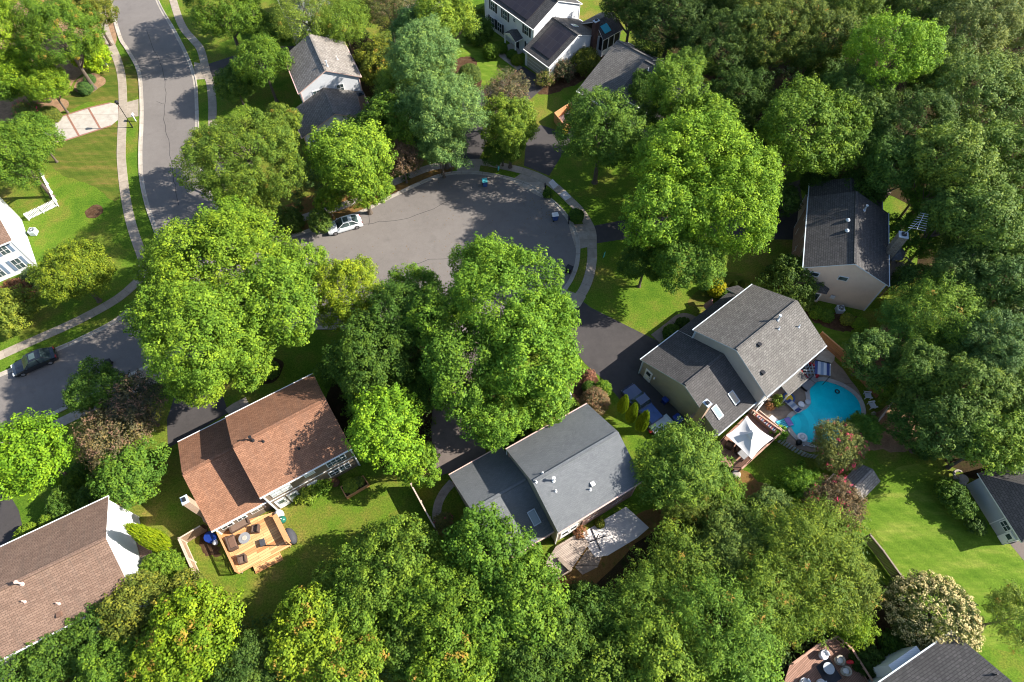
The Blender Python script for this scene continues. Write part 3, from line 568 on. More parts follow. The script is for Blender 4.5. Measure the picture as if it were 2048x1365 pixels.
# rear lean-to and glazed back wall
mb = MB(); slab(mb, fr, (3.95, 7.2, 7.2, 3.95), (11.75, 11.75, 10.25, 10.25), (2.55, 2.55, 3.0, 3.0), 0, 1); mb.build('patio_roof', ['roof_grey', 'trim_white'], H)
for uu in (4.1, 7.05):
    mb = MB(); mb.box(fr(uu, 11.6, 1.2), (.07, .07, 1.2), fr.az); mb.build('post', 'trim_white', H)
for uu in (1.2, 2.6, 5.5, 8.2): window(H, fr, 'v', 10.28, uu, 1.4, 1.1, 1.7)
for uu in (2, 5, 8): window(H, fr, 'v', 10.28, uu, 4.2, 1.0, 1.2)
door(H, fr, 'u', -5.8, -.15, .1, 1.0, 2.1, -1)
wallbox(H, fr, 'wall_lamp', 'u', -5.8, .75, 1.9, .16, .3, .16, 'trim_white', -.12)
chimney(H, fr, -6.15, 7.4, 6.6, .75, .62, 'brick_tan', 'metal_pale', 0, 2.4)
skylight(H, fr, zl, -1.9, 8.3, .8, 1.35); skylight(H, fr, zl, -4.55, 8.35, .8, 1.35, 'sky_glass')
downspout(H, fr, -5.9, -1.35, 3.0, 'trim_blue'); downspout(H, fr, .12, .25, 5.2, 'trim_blue')
for uu, vv, kd in ((6.5, 5.55, 'bigpipe'), (5.95, 6.3, 'pipe'), (8.3, 7.4, 'pipe'), (2.75, 6.3, 'box'), (1.2, 8.6, 'box')): roof_vent(H, fr, zm, uu, vv, kd, 'metal_pale' if kd != 'box' else 'dark_metal')
wallbox(H, fr, 'side_door', 'v', 10.3, .9, 1.05, .9, 2.05, .06, 'trim_white', .2)

# B: brown-roofed house with the orange deck
F_B = Fr((-29.75, 27.35), 31.7); fr = F_B
H = new_house('house', fr, 'house with reddish brown shingle roof and orange timber deck at its rear corner')
zm = block(H, fr, 0, 9.75, 0, 9.98, 5.4, 5.4, 5.0, 8.0, 'roof_brown', 'siding_brown')
zl = block(H, fr, -5.65, .18, -1.4, 9.55, 3.0, 3.0, 3.75, 5.5, 'roof_brown', 'siding_brown')
for uu, vv, kd in ((1.9, 5.3, 'bigpipe'), (2.7, 5.8, 'pipe'), (5.3, 7.8, 'pipe')): roof_vent(H, fr, zm, uu, vv, kd, 'dark_metal')
for c, z, w_, h_ in ((1.35, 4.0, .9, 1.2), (2.35, 4.0, .9, 1.2), (4.95, 4.3, .9, .8), (7.3, 4.0, .9, 1.2), (8.3, 4.0, .9, 1.2), (7.0, 1.5, 1.0, 1.1), (8.2, 1.5, 1.0, 1.1), (4.6, 1.5, .9, 1.0)): window(H, fr, 'v', 9.66, c, z, w_, h_, glass='glass_blind_glare' if c < 6 else 'glass')
door(H, fr, 'v', 9.66, 1.1, .1, 1.1, 2.1); door(H, fr, 'v', 9.66, 2.4, .1, 1.1, 2.1)
wallbox(H, fr, 'trim_band', 'v', 9.66, 4.9, 2.75, 9.3, .12, .05, 'trim_white', .03)
window(H, fr, 'v', 9.23, -4.4, 2.0, 1.0, 1.1); window(H, fr, 'v', 9.23, -1.2, 2.0, 1.3, 1.3); window(H, fr, 'v', 9.23, -2.9, 2.0, .8, 1.1)
chimney(H, fr, -5.95, 6.9, 6.4, .8, .6, 'brick_tan', 'trim_blue', 0, 2.0)
downspout(H, fr, 9.6, 9.75, 5.2); downspout(H, fr, .2, 9.75, 5.2)

# E: slate-roofed house, centre
F_E = Fr((-0.6, 23.85), 30.8); fr = F_E
H = new_house('house', fr, 'house with smooth slate grey shingle roof and a bleached grey deck behind it')
zm = block(H, fr, 0, 9.9, 0, 9.7, 5.4, 5.4, 4.95, 8.0, 'roof_slate', 'siding_grey', 'trim_pink')
zl = block(H, fr, -6.0, .18, -1.4, 8.9, 3.0, 3.0, 3.7, 5.5, 'roof_slate', 'siding_grey', 'trim_pink')
for uu, vv, kd in ((1.85, 5.75, 'bigpipe'), (1.6, 6.6, 'pipe'), (4.7, 8.0, 'pipe'), (5.15, 7.7, 'box'), (.3, 5.1, 'pipe'), (1.3, 4.7, 'pipe')): roof_vent(H, fr, zm, uu, vv, kd)
skylight(H, fr, zl, -.95, 7.0, .85, 1.4, 'sky_glass')
for c in (1.0, 2.3): window(H, fr, 'v', 9.38, c, 4.1, 1.0, 1.2)
door(H, fr, 'v', 9.38, 1.2, .6, 1.0, 2.05); door(H, fr, 'v', 9.38, 2.25, .6, 1.0, 2.05)
window(H, fr, 'v', 9.38, 4.6, 1.6, 1.3, 1.0); window(H, fr, 'v', 9.38, 7.6, 1.6, 1.3, 1.0)
window(H, fr, 'v', 8.58, -1.0, 1.7, 1.1, 1.3); window(H, fr, 'v', 8.58, -3.2, 1.7, 1.1, 1.3)
mb = MB(); mb.box(fr(6.4, 9.43, 1.2), (3.1, .04, 1.2), fr.az); mb.build('brick_base', 'brick_red', H)
downspout(H, fr, .15, 9.5, 5.2); downspout(H, fr, .1, -.05, 5.2)

# D: tan house at the wood's edge
F_D = Fr((34.6, 46.6), 73.9); fr = F_D
H = new_house('house', fr, 'tan sided house with dark shingle roof in tree shade at the edge of the woods')
zm = block(H, fr, 0, 11.7, 0, 9.75, 5.6, 5.6, 4.85, 8.05, 'roof_grey_d', 'siding_tan', 'trim_blue')
zl = block(H, fr, 11.5, 15.2, .3, 9.4, 4.8, 4.8, 4.6, 6.9, 'roof_grey_d', 'siding_tan', 'trim_blue')
for c in (1.6, 4.8): window(H, fr, 'u', .2, c, 5.0 if c > 3 else 4.7, .95, .55, -1, 'trim_blue', None, False)
for c in (1.5, 4, 6.5, 9.5):
    window(H, fr, 'v', .32, c, 4.2, .8, 1.3, -1, shutter='shutter_dark'); 
    window(H, fr, 'v', .32, c, 1.5, .8, 1.4, -1, shutter='shutter_dark')
mb = MB(); mb.box(fr(5.8, .27, 2.6), (5.5, .04, 2.6), fr.az); mb.build('brick_front', 'brick_red', H)
# bay
mb = MB(); mb.prism([tuple(fr(a, b)[:2]) for a, b in ((.25, 1.6), (.25, 4.0), (-.55, 3.6), (-.55, 2.0))], .5, 2.6); bay = mb.build('bay', 'siding_tan', H)
wallbox(H, fr, 'bay_window', 'u', -.55, 2.8, 1.6, 1.3, 1.4, .06, 'trim_white', -.035); wallbox(H, fr, 'pane', 'u', -.55, 2.8, 1.6, 1.05, 1.15, .02, 'glass', -.08)
mb = MB(); a_ = [(.3, 1.3), (.3, 4.3), (-.75, 3.9), (-.75, 1.7)]; tp = fr(.25, 2.8, 3.5)
for i in range(4): mb.face([fr(*a_[i], 2.6), fr(*a_[(i + 1) % 4], 2.6), tp], 0)
mb.face([fr(*q, 2.6) for q in a_], 0); mb.build('bay_roof', 'roof_grey_d', bay)
chimney(H, fr, 5.3, 9.9, 8.7, 1.0, .9, 'stone_wall', 'metal_pale', 0)
for uu, vv in ((5.2, 4.0), (6.9, 4.05)):
    p = fr(uu, vv, zm(vv)); mb = MB(); mb.lathe(p, [(.25, 0), (.28, .12), (.12, .3), (0, .34)], 10); mb.build('roof_vent', 'metal_pale', H)
roof_vent(H, fr, zm, 9.3, 6.0, 'bigpipe', 'metal_pale')
# tv aerial on the chimney
mb = MB(); p0 = fr(5.3, 9.9, 8.9); p1 = fr(5.4, 10.4, 11.2); mb.tube(p0, p1, .03); q0 = fr(4.3, 10.2, 11.0); q1 = fr(6.6, 10.9, 11.3); mb.tube(q0, q1, .025)
for i in range(8):
    t = i / 7; c = q0.lerp(q1, t); hw = .95 - .5 * t; mb.tube(c + fr.v * hw, c - fr.v * hw, .016)
mb.build('aerial', 'metal_pale', H)
wallbox(H, fr, 'satellite_dish', 'u', .2, 5.0, 1.6, .5, .5, .1, 'metal_pale', -.3)

# T: grey-roofed white house north of the maples
F_T = Fr((-30.6, 77.7), 113.5); fr = F_T
H = new_house('house', fr, 'white gabled house with pale weathered roof beside the main road, among maples')
zm = block(H, fr, 0, 9.2, 0, 9.3, 5.6, 5.6, 4.6, 8.05, 'roof_pale', 'siding_white', 'trim_pink')
zl = block(H, fr, -6.0, .18, -1.75, 9.0, 3.0, 3.0, 3.6, 5.4, 'roof_grey', 'siding_white', 'trim_pink')
roof_vent(H, fr, zm, 1.2, 5.1, 'bigpipe', 'metal_pale'); roof_vent(H, fr, zm, 3.6, 7.0, 'pipe', 'trim_white')
chimney(H, fr, -4.4, 8.0, 6.2, .9, .7, 'brick_red', 'dark_metal')
for c in (2.5, 6): window(H, fr, 'u', 0.2, c, 4.6, .9, 1.1, -1)

# K: white colonial with solar panels
F_K = Fr((3.3, 92.7), 130.1); fr = F_K
H = new_house('house', fr, 'white colonial house with black shutters, solar panels and a small gabled porch')
zm = block(H, fr, 0, 12.6, 0, 10.4, 5.6, 5.6, 5.1, 8.2, 'roof_grey_d', 'siding_white')
zl = block(H, fr, -5.8, .18, -1.8, 10.2, 3.0, 3.0, 4.2, 5.85, 'roof_grey_d', 'siding_white')
on_slope(H, fr, zl, 'solar_panel', -4.9, -.9, -.9, 3.7, .08, 'solar', lift=.05)
on_slope(H, fr, zm, 'solar_panel', 2.0, 11.5, .5, 4.6, .08, 'solar', lift=.05)
skylight(H, fr, zl, -2.6, 6.4, .8, 1.2, 'sky_glass')
for c in (1.9, 7.2, 10.3): window(H, fr, 'v', .32, c, 4.3, .95, 1.35, -1, shutter='shutter_dark')
for c in (1.3, 8.6, 10.6): window(H, fr, 'v', .32, c, 1.5, .95, 1.5, -1, shutter='shutter_dark')
window(H, fr, 'v', .32, 4.9, 4.6, .4, .5, -1)
door(H, fr, 'v', .32, 4.2, .2, 1.0, 2.1, -1, 'shutter_dark', False)
gd = wallbox(H, fr, 'garage_door', 'v', -1.48, -2.8, 1.25, 4.6, 2.3, .06, 'garage_door', -.035)
for k in range(1, 4): wallbox(H, fr, 'door_rail', 'v', -1.48, -2.8, k * .6, 4.5, .04, .02, 'trim_white', -.08, gd)
# porch
mb = MB(); slab(mb, fr, (2.7, 2.7, 4.2, 4.2), (-1.3, .3, .3, -1.3), (2.6, 2.6, 3.4, 3.4), 0, 1); slab(mb, fr, (5.7, 5.7, 4.2, 4.2), (-1.3, .3, .3, -1.3), (2.6, 2.6, 3.4, 3.4), 0, 1)
mb.face([fr(2.8, -1.2, 2.5), fr(5.6, -1.2, 2.5), fr(4.2, -1.2, 3.3)], 1); mb.build('porch_roof', ['roof_grey_d', 'trim_white'], H)
for uu in (2.9, 5.5):
    mb = MB(); mb.lathe(fr(uu, -1.15, 0), [(.14, 0), (.12, 2.5)], 10); mb.build('porch_column', 'trim_white', H)
mb = MB(); mb.box(fr(4.2, -.5, .1), (1.5, .85, .1), fr.az); mb.build('porch_floor', 'concrete', H)
chimney(H, fr, -6.0, 7.6, 6.8, .9, .6, 'brick_dark', 'metal_pale')
# sunroom
mb = MB(); mb.prism([tuple(fr(a, b)[:2]) for a, b in ((-6.4, 9.3), (-6.4, 13.2), (-1.6, 13.2), (-1.6, 9.3))], 0, 1.0); sr = mb.build('sunroom', 'siding_white', H)
mb = MB(); mb.prism([tuple(fr(a, b)[:2]) for a, b in ((-6.35, 9.35), (-6.35, 13.15), (-1.65, 13.15), (-1.65, 9.35))], 1.0, 3.2); mb.build('screen', 'black', sr)
for a, b in ((-6.4, 9.3), (-6.4, 10.6), (-6.4, 11.9), (-6.4, 13.2), (-4.8, 13.2), (-3.2, 13.2), (-1.6, 13.2)):
    mb = MB(); mb.box(fr(a, b, 2.1), (.06, .06, 1.1), fr.az); mb.build('post', 'trim_white', sr)
mb = MB(); slab(mb, fr, (-6.8, -4.0, -4.0, -6.8), (8.9, 9.6, 13.6, 13.6), (3.4, 4.9, 4.9, 3.4), 0, 1); slab(mb, fr, (-1.2, -4.0, -4.0, -1.2), (8.9, 9.6, 13.6, 13.6), (3.4, 4.9, 4.9, 3.4), 0, 1); mb.build('sunroom_roof', ['roof_grey_d', 'trim_white'], sr)
mb = MB(); slab(mb, fr, (-6.2, -5.0, -5.0, -6.2), (9.8, 9.8, 11.2, 11.2), (3.85, 4.5, 4.5, 3.85), 0, 0, .05); mb.build('skylight', 'plastic_cyan', sr)

# F: roof among the trees right of K
F_F = Fr((19.02, 81.98), -43); fr = F_F
H = new_house('house', fr, 'dark grey-roofed house almost hidden by trees, next to the white colonial')
zm = block(H, fr, 0, 10.5, -4.7, 5.8, 5.4, 5.4, 0, 8.0, 'roof_grey_d', 'siding_greige')
zl = block(H, fr, -6.6, .18, -5.3, 6.6, 5.0, 3.0, -2.3, 6.9, 'roof_grey', 'siding_greige')
on_slope(H, fr, zm, 'ridge_vent', .6, 4.6, -.12, .0, .08, 'trim_white')
roof_vent(H, fr, zm, 1.5, 1.0, 'pipe')
downspout(H, fr, 10.3, 5.6, 5.2)

# A: long brown roof, lower left
pa_ = P(217, 993, 6.1); F_A = Fr((pa_.x, pa_.y), 209.4); fr = F_A      # u runs away from its white gable
fr.v = Vector((math.sin(R(29.4)), -math.cos(R(29.4)), 0))
H = new_house('house', fr, 'house with long brown shingle roof and a bright white windowless gable wall')
zm = block(H, fr, 0, 24, 0, 10.0, 6.1, 6.1, 5.25, 8.6, 'roof_brown_a', 'siding_white')
for uu, vv, kd in ((7.2, 5.6, 'bigpipe'), (7.6, 6.9, 'pipe'), (5.4, 8.2, 'pipe'), (5.7, 9.0, 'box'), (11.8, 7.2, 'box')): roof_vent(H, fr, zm, uu, vv, kd, 'trim_pink' if kd != 'box' else 'plastic_brown')
mb = MB(); slab(mb, fr, (-.9, .1, .1, -.9), (3.3, 3.3, 5.6, 5.6), (2.2, 2.4, 2.4, 2.2), 0, 1); mb.build('door_hood', ['roof_brown_a', 'trim_white'], H)

# L: white house, left edge
F_L = Fr((-61.2, 50.9), 213); fr = F_L
H = new_house('house', fr, 'white sided house with blue-grey shutters cut by the left edge, behind the picket fence')
fr.v = Vector((math.cos(R(123)), math.sin(R(123)), 0))
zm = block(H, fr, 0, 14, 0, 9.9, 5.4, 5.4, 4.9, 8.0, 'roof_brown_a', 'siding_white')
zl = block(H, fr, 3, 14, 9.5, 16, 3.2, 3.0, 11.5, 4.2, 'roof_brown_a', 'siding_white')
for c in (1.6, 4.0, 6.4):
    window(H, fr, 'v', .32, c, 1.6, .85, 1.7, -1, shutter='shutter_blue'); window(H, fr, 'v', .32, c, 4.3, .85, 1.3, -1, shutter='shutter_blue')

# R: hip-roofed house, right edge
p0, p1 = P(1955, 946.5, 3.0), P(2044, 1086, 3.0); az = math.degrees(math.atan2(p1.y - p0.y, p1.x - p0.x))
F_R = Fr((p0.x, p0.y), az); fr = F_R; fr.v = Vector((-math.sin(R(az)), math.cos(R(az)), 0))
H = new_house('house', fr, 'pale blue-green sided house with dark hipped roof at the right edge')
L_, W_ = (p1 - p0).length, 12.0
mb = MB(); mb.prism([tuple(fr(a, b)[:2]) for a, b in ((.4, .4), (.4, W_ - .4), (L_ - .4, W_ - .4), (L_ - .4, .4))], 0, 2.9); mb.build('wall', 'siding_pale', H)
mb = MB(); h_ = 5.4
ra, rb = fr(L_ / 2, L_ / 2 , h_), fr(L_ / 2, W_ - L_ / 2, h_)
cn = [fr(0, 0, 3), fr(L_, 0, 3), fr(L_, W_, 3), fr(0, W_, 3)]
for f_ in ([cn[0], cn[1], ra], [cn[1], cn[2], rb, ra], [cn[2], cn[3], rb], [cn[3], cn[0], ra, rb]):
    e1 = (f_[1] - f_[0]).normalized(); nn = e1.cross(f_[-1] - f_[0]).normalized(); e2 = nn.cross(e1)
    mb.face(f_, 0, [((p - f_[0]).dot(e1), (p - f_[0]).dot(e2)) for p in f_])
for i in range(4):
    a, b = cn[i], cn[(i + 1) % 4]; mb.face([a, b, b - Vector((0, 0, .16)), a - Vector((0, 0, .16))], 1)
mb.face([c - Vector((0, 0, .16)) for c in cn], 1)
mb.build('roof', ['roof_grey_d', 'trim_white'], H)
window(H, fr, 'v', .4, L_ - 1.9, 1.9, .9, .8, -1); wallbox(H, fr, 'trim_band', 'v', .4, L_ - 2.6, 1.45, .1, 2.9, .05, 'trim_white', -.03)
door(H, fr, 'v', .4, L_ - .9, .05, .85, 2.0, -1)

# G: bottom right roof
F_G = Fr((38.6, 6.95), 207.6); fr = F_G; fr.v = Vector((math.cos(R(-50)), math.sin(R(-50)), 0)); fr.v = Vector((math.sin(R(27.6)), -math.cos(R(27.6)), 0))
H = new_house('house', fr, 'house with pale grey shingle roof at the bottom right corner, below the cream-flowered tree')
zm = block(H, fr, 0, 12, 0, 10, 5.4, 5.4, 4.9, 8.0, 'roof_grey_d', 'siding_white', 'trim_blue')
roof_vent(H, fr, zm, .6, 3.6, 'pipe', 'dark_metal')
for c in (2.2, 5.5): window(H, fr, 'v', .32, c, 4.1, 1.2, 1.1, -1, 'trim_blue')
mb = MB(); mb.prism([tuple(fr(a, b)[:2]) for a, b in ((3.2, -.5), (3.2, .5), (6.5, .5), (6.5, -.5))], 0, 4.6); bb = mb.build('bay', 'siding_white', H)

# N: white house behind T, seen through leaves
F_N = Fr((-36.0, 96.5), 113.5); fr = F_N
H = new_house('house', fr, 'white house glimpsed through the olive tree behind the pale-roofed house')
block(H, fr, 0, 9, 0, 9.5, 5.6, 5.6, 4.7, 8, 'roof_pale', 'siding_white')
# roof fragment at the very top
p = P(830, 2, 3.0); fr = Fr((p.x - 3, p.y + 1), 20)
H = new_house('house', fr, 'grey roof corner peeping over the trees at the top edge, left of the white colonial')
block(H, fr, 0, 8, -8, 1, 3.0, 3.0, -3.5, 5.2, 'roof_pale', 'siding_greige')
# shed
s1, s2, s3, s4 = P(*(1748, 960), 2.2), P(*(1722, 993 + 8), 2.2), P(1722, 926, 2.2), P(1685, 963.5, 2.2)
az = math.degrees(math.atan2(s1.y - s2.y, s1.x - s2.x)); fr = Fr((36.9, 23.7), az - 180); F_S = fr
fr = Fr((s4.x, s4.y), math.degrees(math.atan2(s3.y - s4.y, s3.x - s4.x)))
H = empty('shed', fr(1.5, 1.3, 0), 'small garden shed with pale striped shingle roof among the crape myrtles', 'shed')
block(H, fr, 0, (s3 - s4).length, 0, 2.5, 2.0, 2.0, 1.15, 2.75, 'roof_pale', 'siding_tan', gutters=False, oh=.12, ohu=.1)
wallbox(H, fr, 'door', 'v', 2.38, 1.2, .95, 1.1, 1.7, .04, 'siding_pale', .03)

# ---------------- pool and patio ----------------
pool_px = [(1641, 763), (1660, 766), (1684, 775), (1705, 789), (1718, 806), (1722, 826), (1718, 848), (1706, 868), (1690, 880), (1668, 887), (1645, 890), (1625, 888), (1606, 882), (1591, 871), (1582, 858), (1579, 846), (1583, 835), (1597, 826), (1612, 818), (1620, 808), (1619, 795), (1618, 783), (1625, 770)]
pool_w = smooth_path(wpts(pool_px), 3, True)
sheet('patio', [(1497, 823), (1520, 806), (1560, 775), (1600, 735), (1630, 705), (1652, 688), (1670, 705), (1668, 722), (1685, 738), (1700, 760), (1716, 780), (1727, 806), (1730, 832), (1722, 860), (1700, 885), (1668, 897), (1620, 905), (1580, 890), (1560, 872)], .05, 'patio', 2, .05)
sheet('patio', [(1630, 722), (1653, 688.6), (1670, 705), (1668, 722), (1659, 731)], .09, 'concrete', 1, .09)
pl = empty('swimming_pool', P(1650, 830), 'kidney-shaped swimming pool with bright turquoise water', 'pool')
mb = MB(); cl = pool_w + [pool_w[0]]
def ctr_off(pts, d):
    """grow (d>0) a closed outline outward"""
    A_ = sum(pts[i].x * pts[(i + 1) % len(pts)].y - pts[(i + 1) % len(pts)].x * pts[i].y for i in range(len(pts)))
    q = []; s = 1 if A_ > 0 else -1
    for i in range(len(pts)):
        t = pts[(i + 1) % len(pts)] - pts[i - 1]; t.z = 0; t.normalize(); q.append(Vector((pts[i].x + t.y * d * s, pts[i].y - t.x * d * s, 0)))
    return q
op, ip = ctr_off(pool_w, .48), ctr_off(pool_w, -.02); N_ = len(pool_w)
for i in range(N_):
    j = (i + 1) % N_
    mb.face([(op[i].x, op[i].y, .16), (op[j].x, op[j].y, .16), (ip[j].x, ip[j].y, .16), (ip[i].x, ip[i].y, .16)]); mb.face([(op[i].x, op[i].y, .0), (op[j].x, op[j].y, .0), (op[j].x, op[j].y, .16), (op[i].x, op[i].y, .16)]); mb.face([(ip[i].x, ip[i].y, .0), (ip[j].x, ip[j].y, .0), (ip[j].x, ip[j].y, .16), (ip[i].x, ip[i].y, .16)])
mb.build('coping', 'pool_coping', pl)
mb = MB(); mb.prism([(p.x, p.y) for p in pool_w], .055, .056); mb.build('basin', 'pool_plaster', pl)
sc = P(1577, 846)
for k, rr in enumerate((3.0, 2.2, 1.4, .7)):
    mb = MB(); pts = []
    for i in range(15):
        a = R(-62 + 124 * i / 14) + R(-8); pts.append((sc.x + rr * math.cos(a), sc.y + rr * math.sin(a)))
    inside = [p for p in pts]; inside.append((sc.x, sc.y - .2)); mb.prism(inside, .056, .062 + .006 * k); mb.build('step', 'pool_step' if k % 2 == 0 else 'pool_plaster', pl)
mb = MB(); mb.prism([(p.x, p.y) for p in pool_w], .10, .10); mb.build('water', 'pool_water', pl)

# ---------------- decks ----------------
def deck(name, px, z, mat, label, uvd, rails=(), rail_mat='rail_orange', z_rail=.95, balusters=True, pxz=None):
    pts = [P(a, b, z) for a, b in px]; c = sum(pts, Vector()) / len(pts); c.z = 0
    H = empty(name, c, label, 'deck')
    mb = MB(); mb.prism([(p.x, p.y) for p in pts], z - .14, z, 0, 0, uvd); mb.build('floor', mat, H)
    mb = MB(); q = [c + (p - c) * .95 for p in pts]
    for p in q: mb.box((p.x, p.y, (z - .14) / 2), (.08, .08, max(.02, (z - .14) / 2)))
    mb.build('supports', 'wood_grey', H)
    for i in rails:
        a, b = pts[i], pts[(i + 1) % len(pts)]; L = (b - a).length; az = math.atan2((b - a).y, (b - a).x); m_ = (a + b) / 2
        mb = MB(); mb.box((m_.x, m_.y, z + z_rail), (L / 2, .09, .03), az)
        mb.box((m_.x, m_.y, z + .12), (L / 2, .03, .03), az)
        k = int(L / .14) if balusters else 0
        for j in range(k + 1):
            if k: p = a.lerp(b, j / k); mb.box((p.x, p.y, z + z_rail / 2), (.02, .02, z_rail / 2 - .03), az)
        for j in range(3):
            p = a.lerp(b, j / 2); mb.box((p.x, p.y, z + z_rail / 2), (.05, .05, z_rail / 2), az)
        mb.build('railing', rail_mat, H)
    return H
dB = deck('deck', [(436, 1057), (478.5, 1147), (580.5, 1092), (549, 1024)], .55, 'deck_orange', 'orange stained timber deck with dark wicker furniture behind the brown-roofed house', R(31.7), (0,))
st = MB()
for k in range(3):
    zz = .42 - k * .15; a, b = P(505 + k * 2.5, 1131 + k * 6, zz), P(558 + k * 3, 1103 + k * 6, zz); m_ = (a + b) / 2; st.box((m_.x, m_.y, zz - .06), ((b - a).length / 2, .26, .06), math.atan2((b - a).y, (b - a).x))
st.build('steps', 'deck_orange', dB)
# the long bench-shelf on its right side
a, b = P(549, 1030, 1.3), P(577, 1086, 1.3); m_ = (a + b) / 2; az = math.atan2((b - a).y, (b - a).x); mb = MB(); mb.box((m_.x, m_.y, 1.3), ((b - a).length / 2, .26, .035), az)
mb.box((m_.x, m_.y, .95), ((b - a).length / 2, .04, .35), az); mb.build('counter', 'rail_orange', dB)
mb = MB(); mb.box((b.x, b.y, 1.5), (.06, .06, 1.0)); mb.build('post', 'rail_orange', dB)
dE = deck('deck', [(1112, 1093), (1150, 1070), (1160, 1060), (1178, 1088), (1147, 1133), (1112, 1158), (1090, 1128)], .45, 'deck_grey', 'bleached grey wooden deck behind the slate-roofed house, half under tree shade', R(30.8), (), 'wood_grey')
a, b = P(1118, 1116, .95), P(1143, 1140, .95); m_ = (a + b) / 2; mb = MB(); mb.box((m_.x, m_.y, .62), ((b - a).length / 2, .2, .2), math.atan2((b - a).y, (b - a).x)); mb.build('bench', 'wood_grey', dE)
a, b = P(1143, 1140, .95), P(1113, 1158, .95); m_ = (a + b) / 2; mb = MB(); mb.box((m_.x, m_.y, .75), ((b - a).length / 2, .05, .3), math.atan2((b - a).y, (b - a).x)); mb.build('railing', 'wood_grey', dE)
sheet('patio', [(1165, 1066), (1252, 1014), (1298, 1056), (1275, 1076), (1215, 1112), (1190, 1115), (1172, 1090)], .05, 'concrete_white', 1, .05)
sheet('paving', [(1150, 1135), (1175, 1098), (1205, 1110), (1195, 1135), (1165, 1150)], .03, 'patio', 1)
dC = deck('deck', [(1437, 884), (1498, 826), (1559, 869.5), (1478, 944), (1440, 925)], .6, 'deck_red', 'red-brown timber deck under the white shade canopy next to the pool', R(38.6), (1, 2), 'rail_red')
dD = deck('deck', [(1778, 572), (1810, 566), (1823, 545), (1806, 525), (1782, 520)], 2.5, 'deck_grey', 'raised angular wooden deck with round table on the tan house at the wood edge', R(74), (0, 1, 2, 3), 'wood_grey')
dG = deck('deck', [(1566, 1372), (1580, 1329), (1636, 1288), (1667, 1276), (1695, 1300), (1745, 1380)], .9, 'deck_red', 'reddish wooden deck with chairs and round glass table at the bottom edge', R(38), (1,2, 3, 4), 'rail_red', balusters=False)
# gazebo-like awning beside D's chimney
for nm, px, z, mt, lb in (('patio_awning', [(1779, 515), (1800, 492), (1812, 506), (1806, 520), (1784, 522)], 4.6, 'roof_slate', 'small dark blue-grey patio awning under the tan house chimney'), ('canopy_tent', [(1716, 375), (1735, 365), (1775, 372), (1783, 385), (1767, 404), (1745, 390)], 2.8, 'plastic_brown', 'brown canopy roof in deep shade behind the tan house')):
    pts = [P(a, b, z) for a, b in px]; c = sum(pts, Vector()) / len(pts); H = empty(nm, (c.x, c.y, 0), lb, 'canopy'); mb = MB(); tp = c + Vector((0, 0, .7))
    for i in range(len(pts)): mb.face([pts[i], pts[(i + 1) % len(pts)], tp])
    mb.face([p - Vector((0, 0, .05)) for p in pts]); mb.build('roof', mt, H)
    for p in pts[::2]:
        mb = MB(); q = c + (p - c) * .92; mb.tube((q.x, q.y, 0), (q.x, q.y, z), .06); mb.build('post', 'wood_grey', H)

# shade canopy over deck C
cn = [P(*q, 3.0) for q in ((1494, 832), (1452, 871), (1503.5, 919), (1547, 877))]; c = sum(cn, Vector()) / 4
Hc = empty('shade_canopy', (c.x, c.y, 0), 'white peaked fabric canopy with vent cap over the red-brown deck', 'canopy')
mb = MB(); pk = c + Vector((0, 0, .75)); NS = 10
for i in range(4):
    a, b = cn[i], cn[(i + 1) % 4]; rows = []
    for r_ in range(NS + 1):
        t = r_ / NS; row = []
        for s_ in range(NS + 1):
            u_ = s_ / NS; e = a.lerp(b, u_); e = e + (c - e) * (.09 * 4 * u_ * (1 - u_)); e.z = 3.0 - .18 * 4 * u_ * (1 - u_)
            q = e.lerp(pk, t * .86); q.z = e.z + (pk.z - e.z) * (t ** 1.5) * .9; row.append(q)
        rows.append(row)
    for r_ in range(NS):
        for s_ in range(NS): mb.face([rows[r_][s_], rows[r_][s_ + 1], rows[r_ + 1][s_ + 1], rows[r_ + 1][s_]])
mb.build('fabric', 'fabric_white', Hc, smooth=True)
mb = MB(); q4 = [c.lerp(x, .24) for x in cn]
for i in range(4): mb.face([Vector((q4[i].x, q4[i].y, 3.75)), Vector((q4[(i + 1) % 4].x, q4[(i + 1) % 4].y, 3.75)), c + Vector((0, 0, 1.2))])
mb.build('vent_cap', 'fabric_white', Hc)
for x in cn:
    mb = MB(); mb.tube((x.x, x.y, .6), (x.x, x.y, 3.0), .05); mb.build('post', 'dark_metal', Hc)

# striped canopy by the pool
pts = [P(*q, 2.2) for q in ((1628, 723), (1659, 730), (1661, 752), (1629, 748))]; c = sum(pts, Vector()) / 4; H = empty('striped_awning', (c.x, c.y, 0), 'blue and white striped fabric awning on dark posts by the far end of the pool', 'awning')
mb = MB(); e = (pts[1] - pts[0]).length; mb.face([pts[3], pts[2], pts[1] + Vector((0, 0, .3)), pts[0] + Vector((0, 0, .3))], 0, [(0, 0), (e, 0), (e, 1), (0, 1)]); mb.build('fabric', 'cloth_blue_stripe', H)
mb = MB(); mb.tube(pts[0] + Vector((0, 0, .35)), pts[1] + Vector((0, 0, .35)), .07); mb.build('crossbar', 'dark_metal', H)
for q in pts: mb = MB(); mb.tube((q.x, q.y, .05), (q.x, q.y, 2.5 if q in pts[:2] else 2.2), .04); mb.build('post', 'dark_metal', H)

